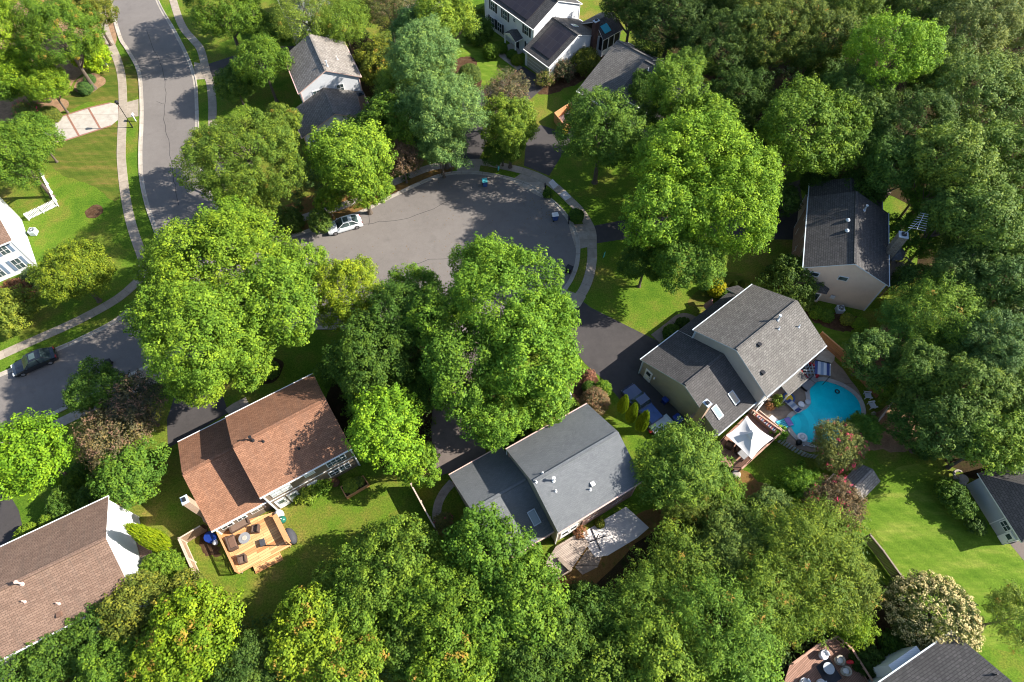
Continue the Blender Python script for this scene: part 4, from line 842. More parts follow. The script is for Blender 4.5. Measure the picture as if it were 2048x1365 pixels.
# ---------------- furniture kinds (built at the origin, then copied) ----------------
def clone(src, loc, rz, label, group=None, s=1):
    r = src.copy(); COL.objects.link(r); r.location = loc; r.rotation_euler = (0, 0, rz); r.scale = (s, s, s); r['label'] = label
    if group: r['group'] = group
    for ch in list(src.children):
        c_ = ch.copy(); COL.objects.link(c_); c_.parent = r
        for g in list(ch.children):
            d_ = g.copy(); COL.objects.link(d_); d_.parent = c_
    return r
def put(o, px, z, rz, label=None):
    p = P(*px, z); o.location = p; o.rotation_euler = (0, 0, rz)
    if label: o['label'] = label
    return o
def armchair(mat, cush, label, w=.8, name='armchair'):
    t = empty(name, (0, 0, 0), label, 'chair')
    mb = MB(); mb.box((0, 0, .2), (w / 2, .38, .2)); mb.build('base', mat, t, keep=True, bevel=.03)
    mb = MB(); mb.box((0, -.36, .6), (w / 2, .07, .24)); mb.build('backrest', mat, t, keep=True, bevel=.04)
    for s in (-1, 1):
        mb = MB(); mb.box((s * (w / 2 - .07), .02, .5), (.07, .34, .12)); mb.build('armrest', mat, t, keep=True, bevel=.03)
    mb = MB(); mb.box((0, .03, .44), (w / 2 - .14, .32, .06)); mb.build('cushion', cush, t, keep=True, bevel=.04)
    return t
def roundtable(label, r=.55, h=.55, top='fabric_grey', mid=None, leg='wicker'):
    t = empty('round_table', (0, 0, 0), label, 'table'); mb = MB(); mb.lathe((0, 0, h - .05), [(r, 0), (r, .05)], 24); mb.build('table_top', top, t, keep=True)
    mb = MB(); mb.lathe((0, 0, 0), [(r * .6, 0), (r * .5, h - .05)], 14); mb.build('pedestal', leg, t, keep=True)
    if mid: mb = MB(); mb.lathe((0, 0, h), [(r * .45, 0), (r * .42, .03)], 16); mb.build('insert', mid, t, keep=True)
    return t
az31 = R(31.7)
a1 = armchair('wicker', 'cushion', 'dark wicker sofa with brown cushions against the house wall on the orange deck', 2.0, 'sofa'); a1['category'] = 'sofa'; put(a1, (481, 1052), .55, az31 + math.pi)
a2 = armchair('wicker', 'cushion', 'dark wicker armchair right of the round table on the orange deck'); put(a2, (513, 1060), .55, R(95))
clone(a2, P(487, 1121, .55), R(-160), 'dark wicker armchair in the lower left corner of the orange deck')
a3 = armchair('wicker', 'plastic_brown', 'wide dark wicker loveseat on the left side of the orange deck', 1.5, 'loveseat'); a3['category'] = 'sofa'; put(a3, (467, 1088), .55, R(-60))
t1 = roundtable('round grey fire table with pale centre in the middle of the orange deck', .58, .55, 'fabric_grey', 'wicker_pale'); put(t1, (492.5, 1079), .55, 0)
t = empty('footstool', P(527, 1087, .55), 'small dark footstool on the right half of the orange deck', 'stool', rz=R(25)); mb = MB(); mb.box((0, 0, .34), (.26, .36, .07)); mb.build('seat', 'cover_grey', t, keep=True, bevel=.03)
mb = MB(); mb.box((0, 0, .14), (.2, .3, .14)); mb.build('base', 'wicker', t, keep=True)
# grill under a cover, kettle, balloon-like white tank, bins
def blob(name, px, prof, mat, label, cat, sx=1, sy=1, rz=0, z=0, n=14):
    o_ = empty(name, P(*px, z), label, cat, rz=rz); o_.scale = (sx, sy, 1); mb = MB(); mb.lathe((0, 0, 0), prof, n); mb.build('body', mat, o_, smooth=True, keep=True); return o_
g = blob('covered_grill', (584, 1075), [(.5, 0), (.52, .5), (.46, .95), (.3, 1.12), (0, 1.16)], 'cover_grey', 'barbecue under a creased dark grey cover standing on the grass right of the orange deck', 'grill', 1.0, 1.75, R(-58) + R(90))
g = blob('kettle_grill', (569, 1044), [(.12, 0), (.12, .45), (.4, .65), (.42, .85), (.3, 1.05), (0, 1.15)], 'plastic_green', 'green domed kettle grill beside the orange deck', 'grill'); mb = MB(); mb.lathe((0, 0, 1.15), [(.06, 0), (.05, .07)], 8); mb.build('knob', 'trim_white', g, keep=True)
g = blob('white_tank', (561, 1031), [(.42, 0), (.46, .4), (.4, .75), (.2, .92), (0, .95)], 'plastic_white', 'round white lidded tank at the corner of the orange deck next to the house', 'tank')
for i, (px, dz) in enumerate((((425, 1078), 0),)):
    g = empty('stacked_tubs', P(*px), 'stack of bright blue plastic tubs beside the left rail of the orange deck', 'tub')
    for k in range(4):
        mb = MB(); mb.lathe((0, 0, k * .22), [(.42, 0), (.5, .2), (.54, .22), (.42, .215)], 18); mb.build('tub', 'plastic_blue', g, keep=True)
blob('flower_pot', (433, 1087), [(.2, 0), (.28, .4), (.22, .42), (.2, .5), (0, .5)], 'plastic_white', 'small white pot below the blue tubs', 'pot')
# chairs on D's high deck and G's deck, patio of C
roundt = roundtable('round dark table on the raised wooden deck of the tan house', .6, .7, 'fabric_grey', None, 'dark_metal'); put(roundt, (1806, 558), 2.5, 0)
ch = empty('patio_chair', P(1785, 565, 2.5), 'white slatted patio chair on the raised deck, nearest the tan house wall', 'chair', 'patio chairs on the raised deck', R(40))
mb = MB(); mb.box((0, 0, .42), (.26, .26, .03)); mb.build('seat', 'metal_pale', ch, keep=True); mb = MB(); mb.box((0, -.26, .72), (.26, .03, .28)); mb.build('backrest', 'metal_pale', ch, keep=True)
for sx in (-1, 1):
    for sy in (-1, 1):
        mb = MB(); mb.box((sx * .22, sy * .22, .2), (.02, .02, .2)); mb.build('leg', 'metal_pale', ch, keep=True)
clone(ch, P(1793, 570, 2.5), R(10), 'white slatted patio chair on the raised deck, second from the tan house wall', 'patio chairs on the raised deck')
clone(ch, P(1801, 571, 2.5), R(-10), 'white slatted patio chair on the raised deck, farthest from the wall of the tan house', 'patio chairs on the raised deck')
def tubchair(mat, label):
    t = empty('wicker_chair', (0, 0, 0), label, 'chair'); mb = MB(); mb.lathe((0, 0, 0), [(.38, 0), (.4, .36), (.0, .38)], 16); mb.build('seat', mat, t, keep=True)
    mb = MB(); mb.torus((0, 0, .62), .36, .09, 16, 6, a0=R(150), a1=R(390)); mb.torus((0, 0, .48), .36, .09, 16, 6, a0=R(150), a1=R(390)); mb.build('backrest', mat, t, keep=True)
    mb = MB(); mb.lathe((0, 0, .39), [(.28, 0), (.26, .1), (0, .12)], 14); mb.build('cushion', 'fabric_white', t, keep=True); return t
tc = tubchair('plastic_white', 'white rounded garden chair at the upper edge of the bottom deck'); put(tc, (1645, 1311), .9, R(200)); 
tc2 = tubchair('wicker_pale', 'pale wicker tub chair right of the round glass table, the upper of the two'); put(tc2, (1676, 1322), .9, R(120))
clone(tc2, P(1688, 1343, .9), R(80), 'pale wicker tub chair right of the round glass table, the lower of the two')
clone(tc, P(1607, 1366, .9), R(20), 'white rounded garden chair cut by the bottom edge, leftmost on the bottom deck')
clone(tc, P(1640, 1368, .9), R(0), 'white rounded garden chair cut by the bottom edge, below the round glass table')
t2 = roundtable('round glass-topped table on the grey rug of the bottom deck', .5, .6, 'metal_pale', None, 'dark_metal'); put(t2, (1652.5, 1338), .9, 0)
rg_ = MB(); pr = [P(*q, .91) for q in ((1632, 1334), (1656, 1313), (1684, 1357), (1655, 1376))]; rg_.prism([(p.x, p.y) for p in pr], .902, .915); tag(rg_.build('outdoor_rug', 'cover_grey'), 'flat grey outdoor rug under the round glass table on the bottom deck', 'rug')
blob('watering_can', (1698, 1325), [(.2, 0), (.24, .25), (.12, .4), (0, .42)], 'plastic_red', 'red pot hanging at the rail of the bottom deck', 'pot', 1.4, .8, 0, 1.7)
# deck C furniture
t = empty('dining_table', P(1488, 908, .6), 'grey slatted table in the shade at the lower end of the red-brown deck', 'table', rz=R(38)); mb = MB(); mb.box((0, 0, .72), (.9, .5, .03)); mb.build('table_top', 'fabric_grey', t, keep=True)
for sx in (-1, 1):
    for sy in (-1, 1):
        mb = MB(); mb.box((sx * .8, sy * .42, .35), (.04, .04, .35)); mb.build('leg', 'dark_metal', t, keep=True)
for px, rz, lb in (((1457, 893), 60, 'dark wicker chair with yellow cushion on the red-brown deck, by the house corner'), ((1476, 902), 170, 'dark wicker chair in the shadow of the white canopy, between cushion chair and grey table')):
    q = clone(a2, P(*px, .6), R(rz), lb)
t = empty('striped_bench', P(1535, 852, .6), 'long bench with red, white and navy striped cushions between the white canopy and the pool', 'bench', rz=R(-48)); mb = MB(); mb.box((0, 0, .22), (1.7, .34, .2)); mb.build('base', 'rail_red', t, keep=True)
mb = MB(); mb.face([(-1.6, -.3, .5), (1.6, -.3, .5), (1.6, .3, .5), (-1.6, .3, .5)], 0, [(0, 0), (3.2, 0), (3.2, 1), (0, 1)]); mb.box((0, 0, .45), (1.6, .3, .045)); mb.build('cushion', 'cloth_red_stripe', t, keep=True)
mb = MB(); mb.box((0, .36, .62), (1.7, .04, .22)); mb.build('backrest', 'rail_pale', t, keep=True)
# pool side things
t = empty('daybed', P(1616, 769, .05), 'grey double sun bed at the edge of the pool, below the patio roof', 'daybed', rz=R(40)); mb = MB(); mb.box((0, 0, .2), (1.05, .5, .16)); mb.build('base', 'dark_metal', t, keep=True)
mb = MB(); mb.box((-.33, 0, .42), (.7, .5, .07)); mb.build('mattress', 'fabric_grey', t, keep=True, bevel=.03); mb = MB(); mb.box((.72, 0, .46), (.3, .5, .09)); mb.build('headrest', 'fabric_grey', t, keep=True, bevel=.03)
t = empty('folding_lounger', P(1585, 815, .05), 'pale blue striped folding lounger beside the pool steps', 'lounger', rz=R(-55)); mb = MB(); mb.face([(-.9, -.35, .35), (.6, -.35, .35), (.6, .35, .35), (-.9, .35, .35)], 0, [(0, 0), (1.5, 0), (1.5, 1), (0, 1)]); mb.face([(.6, -.35, .35), (1.0, -.35, .7), (1.0, .35, .7), (.6, .35, .35)], 0, [(0, 0), (.5, 0), (.5, 1), (0, 1)]); mb.build('fabric', 'cloth_blue_stripe', t, keep=True)
for sy in (-.36, .36): mb = MB(); mb.tube((-.9, sy, .34), (.6, sy, .34), .025); mb.tube((.6, sy, .34), (1.0, sy, .7), .025); mb.tube((-.6, sy, 0), (-.5, sy, .34), .025); mb.tube((.5, sy, 0), (.45, sy, .34), .025); mb.build('frame', 'metal_pale', t, keep=True)
blob('side_table', (1600.5, 811), [(.33, 0), (.36, .35), (.3, .4), (0, .4)], 'plastic_white', 'round white side table right of the striped folding lounger', 'table', z=.05)
blob('side_table', (1614, 806), [(.3, 0), (.34, .3), (.28, .34), (0, .34)], 'metal_pale', 'round pale blue side table where the pool narrows', 'table', z=.05)
t = empty('inflatable_ring', P(1576.5, 797.5, .1), 'blue inflatable ring with a yellow square centre lying on the patio', 'pool toy'); mb = MB(); mb.torus((0, 0, .14), .58, .15, 20, 8); mb.build('ring', 'tarp_blue', t, keep=True, smooth=True); mb = MB(); mb.box((0, 0, .2), (.42, .42, .04), R(20)); mb.build('centre', 'plastic_yellow', t, keep=True)
t = empty('inflatable_ring', P(1617, 744, .1), 'red inflatable ring with a white lattice across it, next to the striped awning', 'pool toy'); mb = MB(); mb.torus((0, 0, .2), 1.0, .2, 24, 8); mb.build('ring', 'plastic_red', t, keep=True, smooth=True)
mb = MB()
for k in (-.4, 0, .4): mb.box((k, 0, .4), (.045, .85, .03)); mb.box((0, k, .44), (.85, .045, .03))
mb.build('lattice', 'trim_blue', t, keep=True)
t = empty('air_mattress', P(1569, 848, .1), 'blue and purple inflatable mattress lying at the pool steps', 'pool toy', rz=R(20)); mb = MB()
for k in range(5): mb.tube((-.85, -.44 + k * .22, .1), (.85, -.44 + k * .22, .1), .12, n=8)
mb.build('tubes', 'plastic_cyan', t, keep=True); mb = MB(); mb.box((.45, 0, .22), (.32, .5, .05)); mb.build('pillow', 'purple', t, keep=True, bevel=.04)
t = MB(); c_ = P(1548, 841, .06); t.box((c_.x, c_.y, .08), (.55, .36, .03), R(-48)); tag(t.build('white_board', 'plastic_white'), 'small white board lying flat on the patio between the striped bench and the pool', 'board')
t = empty('floating_ring', P(1674.5, 783.5, .12), 'small dark ring floating near the far end of the pool', 'pool toy'); mb = MB(); mb.torus((0, 0, .02), .22, .07, 14, 6); mb.build('ring', 'dark_metal', t, keep=True, smooth=True)
t = empty('inflatable_ring', P(1604, 876, .18), 'white inflatable ring on the coping at the near side of the pool', 'pool toy'); mb = MB(); mb.torus((0, 0, .1), .42, .15, 18, 8); mb.build('ring', 'plastic_white', t, keep=True, smooth=True); mb = MB(); mb.lathe((0, 0, .05), [(.28, 0), (.2, .2), (0, .25)], 10); mb.build('centre', 'fabric_white', t, keep=True)
blob('small_grill', (1594, 889), [(.16, 0), (.16, .4), (.32, .5), (.3, .75), (0, .85)], 'black', 'small black grill on the patio below the white ring', 'grill', z=.05)
# adirondack chairs
ad = empty('adirondack_chair', P(1732, 794), 'white adirondack chair on the grass right of the pool, the upper of the pair', 'chair', 'adirondack chairs by the pool', R(-95))
mb = MB(); mb.box((0, .1, .34), (.3, .34, .03)); mb.build('seat', 'plastic_white', ad, keep=True)
mb = MB()
for k in range(5): x_ = -.24 + k * .12; mb.face([(x_ - .05, -.22, .34), (x_ + .05, -.22, .34), (x_ * 1.25 + .06, -.62, 1.05 - abs(k - 2) * .06), (x_ * 1.25 - .06, -.62, 1.05 - abs(k - 2) * .06)]); mb.face([(x_ - .05, -.24, .34), (x_ + .05, -.24, .34), (x_ * 1.25 + .06, -.64, 1.05 - abs(k - 2) * .06), (x_ * 1.25 - .06, -.64, 1.05 - abs(k - 2) * .06)])
mb.build('backrest', 'plastic_white', ad, keep=True)
for s in (-1, 1):
    mb = MB(); mb.box((s * .36, .05, .56), (.08, .4, .02)); mb.build('armrest', 'plastic_white', ad, keep=True)
    mb = MB(); mb.box((s * .33, .36, .28), (.03, .04, .28)); mb.box((s * .33, -.25, .28), (.03, .04, .28)); mb.build('leg', 'plastic_white', ad, keep=True)
clone(ad, P(1741, 813.5), R(-80), 'white adirondack chair on the grass right of the pool, the lower of the pair', 'adirondack chairs by the pool')
blob('garden_lantern', (1746, 829), [(.25, 0), (.2, .1), (.14, .3), (.22, .34), (0, .42)], 'stone', 'small pale stone lantern below the adirondack chairs', 'lantern')
# planter boxes, raised bed
def plantbox(px4, z, label, mat='rail_orange'):
    pts = [P(a, b, z) for a, b in px4]; c_ = sum(pts, Vector()) / 4; H = empty('raised_bed', (c_.x, c_.y, 0), label, 'planter')
    for i in range(4):
        a, b = pts[i], pts[(i + 1) % 4]; m_ = (a + b) / 2; mb = MB(); mb.box((m_.x, m_.y, z / 2), ((b - a).length / 2 + .03, .05, z / 2), math.atan2((b - a).y, (b - a).x)); mb.build('side_board', mat, H)
    mb = MB(); mb.prism([(p.x, p.y) for p in pts], .02, z - .12); mb.build('soil', 'forest_soil', H); return H, pts
RB, rbp = plantbox([(681, 974), (726, 952), (737, 969), (693, 995)], .55, 'orange timber raised bed full of herbs on the lawn behind the brown-roofed house')
# parasol base by the slate house
t = empty('parasol_stand', P(1192, 1080, .05), 'bare dark parasol stand with crossed feet on the white patio', 'parasol stand'); mb = MB()
for k in range(4): a = R(20 + 90 * k); mb.tube((0, 0, .08), (1.15 * math.cos(a), 1.15 * math.sin(a), .06), .05)
mb.build('feet', 'dark_metal', t, keep=True); mb = MB(); mb.tube((0, 0, 0), (0, 0, 2.2), .05); mb.build('pole', 'dark_metal', t, keep=True)
mb = MB(); mb.torus((0, 0, 0), .7, .025, 12, 5, a0=R(0), a1=R(150)); ob = mb.build('crank_arm', 'metal_pale', t, keep=True); ob.location = (0, 0, 1.9); ob.rotation_euler = (R(70), 0, R(30))

# ---------------- fences ----------------
def fence(px, z0, h, mat, label, name='fence', step=2.4, style='board', post='wood_grey', cat='fence', slat=.13):
    pts = [P(a, b, z0) for a, b in px]; c_ = sum(pts, Vector()) / len(pts); H = empty(name, (c_.x, c_.y, 0), label, cat)
    for a, b in zip(pts, pts[1:]):
        L = (b - a).length; az = math.atan2((b - a).y, (b - a).x); d = (b - a).normalized(); nn = Vector((-d.y, d.x, 0)); k = max(1, int(L / slat))
        mb = MB(); rg = random.Random(k)
        for j in range(k):
            p = a + d * ((j + .5) * L / k); hh = h / 2 + rg.uniform(-.02, .02)
            wd = L / k * (.44 if style == 'board' else .28)
            mb.box((p.x, p.y, z0 + hh + .03), (wd, .012, hh), az)
            if style == 'picket': mb.lathe((p.x, p.y, z0 + 2 * hh + .03), [(.04, 0), (0, .08)], 4)
        mb.build('boards', mat, H)
        mb = MB(); m_ = (a + b) / 2 + nn * .05
        for zz in (.25, h - .25): mb.box((m_.x, m_.y, z0 + zz), (L / 2, .03, .045), az)
        if style == 'board': mb.box(((a.x + b.x) / 2, (a.y + b.y) / 2, z0 + h + .07), (L / 2, .07, .02), az)
        mb.build('rail', post, H)
        for j in range(int(L / step) + 1):
            p = a + d * min(L, j * step) + nn * .1; mb = MB(); mb.box((p.x, p.y, z0 + h / 2), (.055, .055, h / 2 + .03), az); mb.build('post', post, H)
    return H
fence([(373, 1087), (413, 1177)], 0, 1.8, 'fence_wood', 'weathered board fence between the long brown roof house and the orange deck', post='rail_pale')
fence([(373, 1087), (415, 1062)], 0, 1.8, 'fence_wood', 'short board fence joining the brown-roofed house beside the stack of blue tubs', post='rail_pale')
fence([(824, 975), (862, 1045), (874, 1066)], 0, 1.8, 'fence_wood', 'board fence between the back lawns of the brown-roofed and slate-roofed houses', post='rail_pale')
fence([(1632, 680), (1700, 740), (1752, 797)], 0, 1.8, 'fence_orange', 'orange-brown board fence running from the greige house past the pool', post='rail_orange')
fence([(1772, 815), (1733, 866)], 0, 1.8, 'fence_wood', 'pale-topped board fence closing the pool yard on the right', post='rail_pale')
fence([(1768, 738), (1782, 716), (1795, 700)], 0, 1.4, 'fence_orange', 'short orange board fence below the rear corner of the tan house', post='rail_orange')
fence([(1724, 1078), (1750, 1110), (1805, 1188)], 0, 1.7, 'fence_grey', 'grey board fence along the left edge of the large bright lawn', post='wood_grey')
fence([(1655, 958), (1628, 985)], 0, 1.6, 'fence_wood', 'short board fence between shed and pink-flowering shrub', post='rail_pale')
fence([(87, 352), (117, 412), (58, 440)], 0, 1.15, 'trim_white', 'white picket fence joined to the white house at the left edge', 'picket_fence', 2.0, 'picket', 'trim_white', slat=.17)
fence([(1554, 884), (1580, 900), (1606, 914), (1630, 918)], 0, 1.0, 'metal_pale', 'low pale railing along the near side of the pool patio', 'pool_fence', 1.2, 'picket', 'wood_grey', slat=.3)

# ---------------- street furniture, bins ----------------
lp = empty('street_lamp', P(265.5, 255.5), 'slim black post lamp leaning over the brick-banded driveway by the main road', 'street lamp')
b0 = P(265.5, 255.5); mb = MB(); mb.lathe(b0, [(.1, 0), (.09, .8), (.055, .9), (.045, 4.2)], 8); mb.build('pole', 'dark_metal', lp)
mb = MB(); mb.lathe(b0 + Vector((0, 0, 4.2)), [(.08, 0), (.2, .1), (.24, .45), (.3, .5), (.05, .7)], 10); mb.build('lantern', 'black', lp)
mb = MB(); mb.box(b0 + Vector((0, 0, 1.2)), (.45, .02, .05)); mb.build('sign_arm', 'black', lp)
def mailbox(px, label, mat='plastic_white', rz=0):
    t = empty('mailbox', P(*px), label, 'mailbox', rz=rz); mb = MB(); mb.box((0, 0, .5), (.06, .06, .5)); mb.build('post', mat, t, keep=True)
    mb = MB(); mb.box((0, .1, 1.08), (.12, .26, .1)); mb.lathe((0, -.16, 1.18), [(.12, 0), (.12, .52)], 10, 0, (0, 1, 0)); mb.build('box', mat, t, keep=True)
mailbox((272, 243), 'white mailbox on a white post by the kerb next to the black post lamp'); mailbox((216, 134), 'white mailbox beside the lime shrub by the left sidewalk')
mailbox((1090, 383), 'dark mailbox in the grass strip on the right of the cul-de-sac', 'black'); mailbox((1137, 448), 'dark mailbox at the kerb by the clipped round bush', 'black')
def wheeled_bin(px, rz, label, mat='tarp_blue', lid='tarp_blue', s=1):
    t = empty('wheeled_bin', P(*px), label, 'bin', 'bins put out on the street', rz); t.scale = (s, s, s)
    mb = MB(); q0 = [(-.27, -.3), (.27, -.3), (.27, .3), (-.27, .3)]; q1 = [(-.33, -.38), (.33, -.38), (.33, .38), (-.33, .38)]
    for i in range(4): j = (i + 1) % 4; mb.face([(*q0[i], .1), (*q0[j], .1), (*q1[j], 1.0), (*q1[i], 1.0)])
    mb.face([(*q, .1) for q in q0]); mb.face([(*q, .98) for q in q1]); mb.build('body', mat, t, keep=True)
    mb = MB(); mb.box((0, 0, 1.05), (.36, .42, .05)); mb.box((0, .44, 1.0), (.3, .03, .03)); mb.build('lid', lid, t, keep=True, bevel=.03)
    for sx in (-1, 1): mb = MB(); mb.lathe((sx * .34 - .03, .3, .12), [(.12, 0), (.12, .06)], 12, 0, (1, 0, 0)); mb.build('wheel', 'tyre', t, keep=True)
    return t
wheeled_bin((970, 372), R(10), 'blue wheeled bin with pale lid on the asphalt at the top of the cul-de-sac', 'tarp_blue', 'plastic_teal')
wheeled_bin((1110, 440), R(100), 'blue wheeled bin with white lid at the right kerb of the cul-de-sac', 'tarp_blue', 'fabric_white')
wheeled_bin((1138, 545), R(60), 'black wheeled bin in shade at the lower right kerb of the cul-de-sac', 'black', 'black')
wheeled_bin((1094, 168), R(40), 'bright blue bin at the garage corner of the white colonial house', 'plastic_blue', 'plastic_blue', .9)
wheeled_bin((222, 730), R(20), 'black bin at the kerb across the street from the parked black car', 'black', 'black', .8)
wheeled_bin((1352, 846), R(38), 'blue tub-like bin against the garage wall of the greige house', 'plastic_blue', 'plastic_blue', 1.2)
wheeled_bin((1328, 806), R(38), 'small blue bin halfway along the garage wall of the greige house', 'plastic_blue', 'plastic_blue', .8)
def yard_flag(px, label, z=1.5):
    p = P(*px); t = empty('yard_flag', p, label, 'flag'); mb = MB(); mb.tube(p, p + Vector((0, 0, z)), .02); mb.build('pole', 'dark_metal', t)
    mb = MB(); mb.box(p + Vector((.18, 0, z - .45)), (.2, .02, .42), R(60)); mb.build('cloth', 'plastic_teal', t)
yard_flag((995, 347), 'pale turquoise garden flag in the grass island at the top of the cul-de-sac'); yard_flag((1204, 520), 'pale turquoise garden flag on the grass right of the cul-de-sac sidewalk')
# swing frame by the court
p = P(892, 345); t = empty('wooden_frame', p, 'thin dark post and frame among straw at the top left kerb of the cul-de-sac', 'frame'); mb = MB()
mb.tube(P(883, 350), P(883, 350) + Vector((0, 0, 2.4)), .05); mb.build('post', 'bark', t); mb = MB(); mb.tube(P(904, 346), P(904, 346) + Vector((0, 0, 1.4)), .05); mb.build('post', 'bark', t); mb = MB(); mb.tube(P(883, 350, 1.3), P(904, 346, 1.3), .04); mb.build('crossbar', 'bark', t)
# patio umbrella in front of C
c_ = P(1413, 622); t = empty('closed_parasol', (c_.x, c_.y, 0), 'dusty pink half-folded parasol before the porch of the greige house', 'parasol'); mb = MB(); mb.lathe((c_.x, c_.y, 1.0), [(.62, 0), (.45, .5), (.12, 1.4), (0, 1.6)], 8); mb.build('fabric', 'umbrella_pink', t)
mb = MB(); mb.tube((c_.x, c_.y, 0), (c_.x, c_.y, 2.65), .03); mb.build('pole', 'trim_white', t)
# orange play tent / box by the drive at the top
cn = [P(1108, 243), P(1128, 268), P(1150, 250), P(1140, 222)]; c_ = sum(cn, Vector()) / 4; t = empty('playhouse', (c_.x, c_.y, 0), 'bright orange and white open-topped playhouse beside the upper driveway, partly under a tree', 'playhouse')
for i in range(4):
    a, b = cn[i], cn[(i + 1) % 4]; m_ = (a + b) / 2; mb = MB(); mb.box((m_.x, m_.y, .8), ((b - a).length / 2, .06, .8), math.atan2((b - a).y, (b - a).x)); mb.build('wall', 'rail_orange', t)
mb = MB(); mb.prism([(p.x, p.y) for p in cn], .02, .2); mb.build('floor', 'fabric_white', t)
q = P(1132, 262, 0); blob('storage_tub', (1138, 248), [(.5, 0), (.6, .8), (.5, .9), (0, .95)], 'plastic_red', 'red tub inside the orange playhouse', 'tub', z=.2)
blob('yellow_ball', (1129, 269), [(.1, 0), (.42, .2), (.55, .5), (.42, .8), (.1, .98), (0, 1.0)], 'plastic_yellow', 'round yellow plastic toy at the lower corner of the orange playhouse', 'toy')
# ac units
def ac(px, label, z=0, s=1, rz=0, mat='metal_pale'):
    t = empty('air_conditioner', P(*px, z), label, 'air conditioner', rz=rz); t.scale = (s, s, s); mb = MB(); mb.box((0, 0, .42), (.42, .42, .4)); mb.build('cabinet', mat, t, keep=True, bevel=.04)
    mb = MB(); mb.lathe((0, 0, .82), [(.34, 0), (.34, .03)], 18); mb.build('fan_grille', 'dark_metal', t, keep=True)
    mb = MB(); mb.lathe((0, 0, .85), [(.1, 0), (.1, .03)], 10)
    for k in range(4): a = R(45 * k); mb.box((0, 0, .865), (.33, .012, .01), a)
    mb.build('guard', mat, t, keep=True)
ac((1677, 623), 'grey air conditioner unit at the foot of the tan house gable'); ac((70, 468), 'pale air conditioner beside the white house wall, right of the picket fence'); ac((326, 1108), 'white air conditioner between the white gable and the round bush', mat='plastic_white')
ac((2012, 1080), 'grey air conditioner by the pale house at the right edge', mat='cover_grey')
t = empty('garden_bench', P(1920, 962), 'pale stone garden ornament under trees near the pale house at the right', 'ornament', rz=R(40)); mb = MB(); mb.lathe((0, 0, 0), [(.7, 0), (.6, .2), (.35, .5), (.5, .7), (0, .75)], 12); mb.build('base', 'stone', t, keep=True); mb = MB(); mb.torus((.2, .5, .4), .5, .14, 12, 6, a0=0, a1=R(200)); mb.build('arch', 'stone', t, keep=True)
blob('stone_urn', (1470, 952), [(.3, 0), (.5, .3), (.45, .6), (.3, .65), (0, .6)], 'stone', 'grey stone urn on the grass below the red-brown deck', 'urn')
blob('terracotta_pot', (672, 968), [(.28, 0), (.4, .45), (.35, .5), (0, .45)], 'mulch', 'brown clay pot at the upper left corner of the raised bed', 'pot', 1.3, 1.3)
q = empty('fire_pit', P(482, 1222), 'small black box-shaped fire pit in the shade on the lawn below the orange deck', 'fire pit', rz=R(30)); mb = MB(); mb.box((0, 0, .25), (.42, .42, .25)); mb.build('box', 'black', q, keep=True, bevel=.03); mb = MB(); mb.box((0, 0, .51), (.34, .34, .02)); mb.build('grate', 'dark_metal', q, keep=True)
# firewood frame by the fence
q = empty('wood_rack', P(392, 1192), 'open weathered timber frame leaning at the end of the fence left of the lawn', 'frame', rz=R(15)); mb = MB()
for k in range(6): mb.box((0, -.7 + .28 * k, .9 + .02 * k), (1.1, .045, .03))
mb.box((-1.05, 0, .85), (.05, .9, .05)); mb.box((1.05, 0, .85), (.05, .9, .05)); mb.build('slats', 'rail_pale', q, keep=True)
mb = MB()
for sx in (-1, 1):
    for sy in (-1, 1): mb.box((sx * 1.05, sy * .85, .42), (.05, .05, .42))
mb.build('legs', 'wood_grey', q, keep=True)
mb = MB(); mb.box((-.2, 1.2, 1.0), (1.0, .07, .05), R(-35)); mb.build('loose_board', 'rail_orange', q, keep=True)

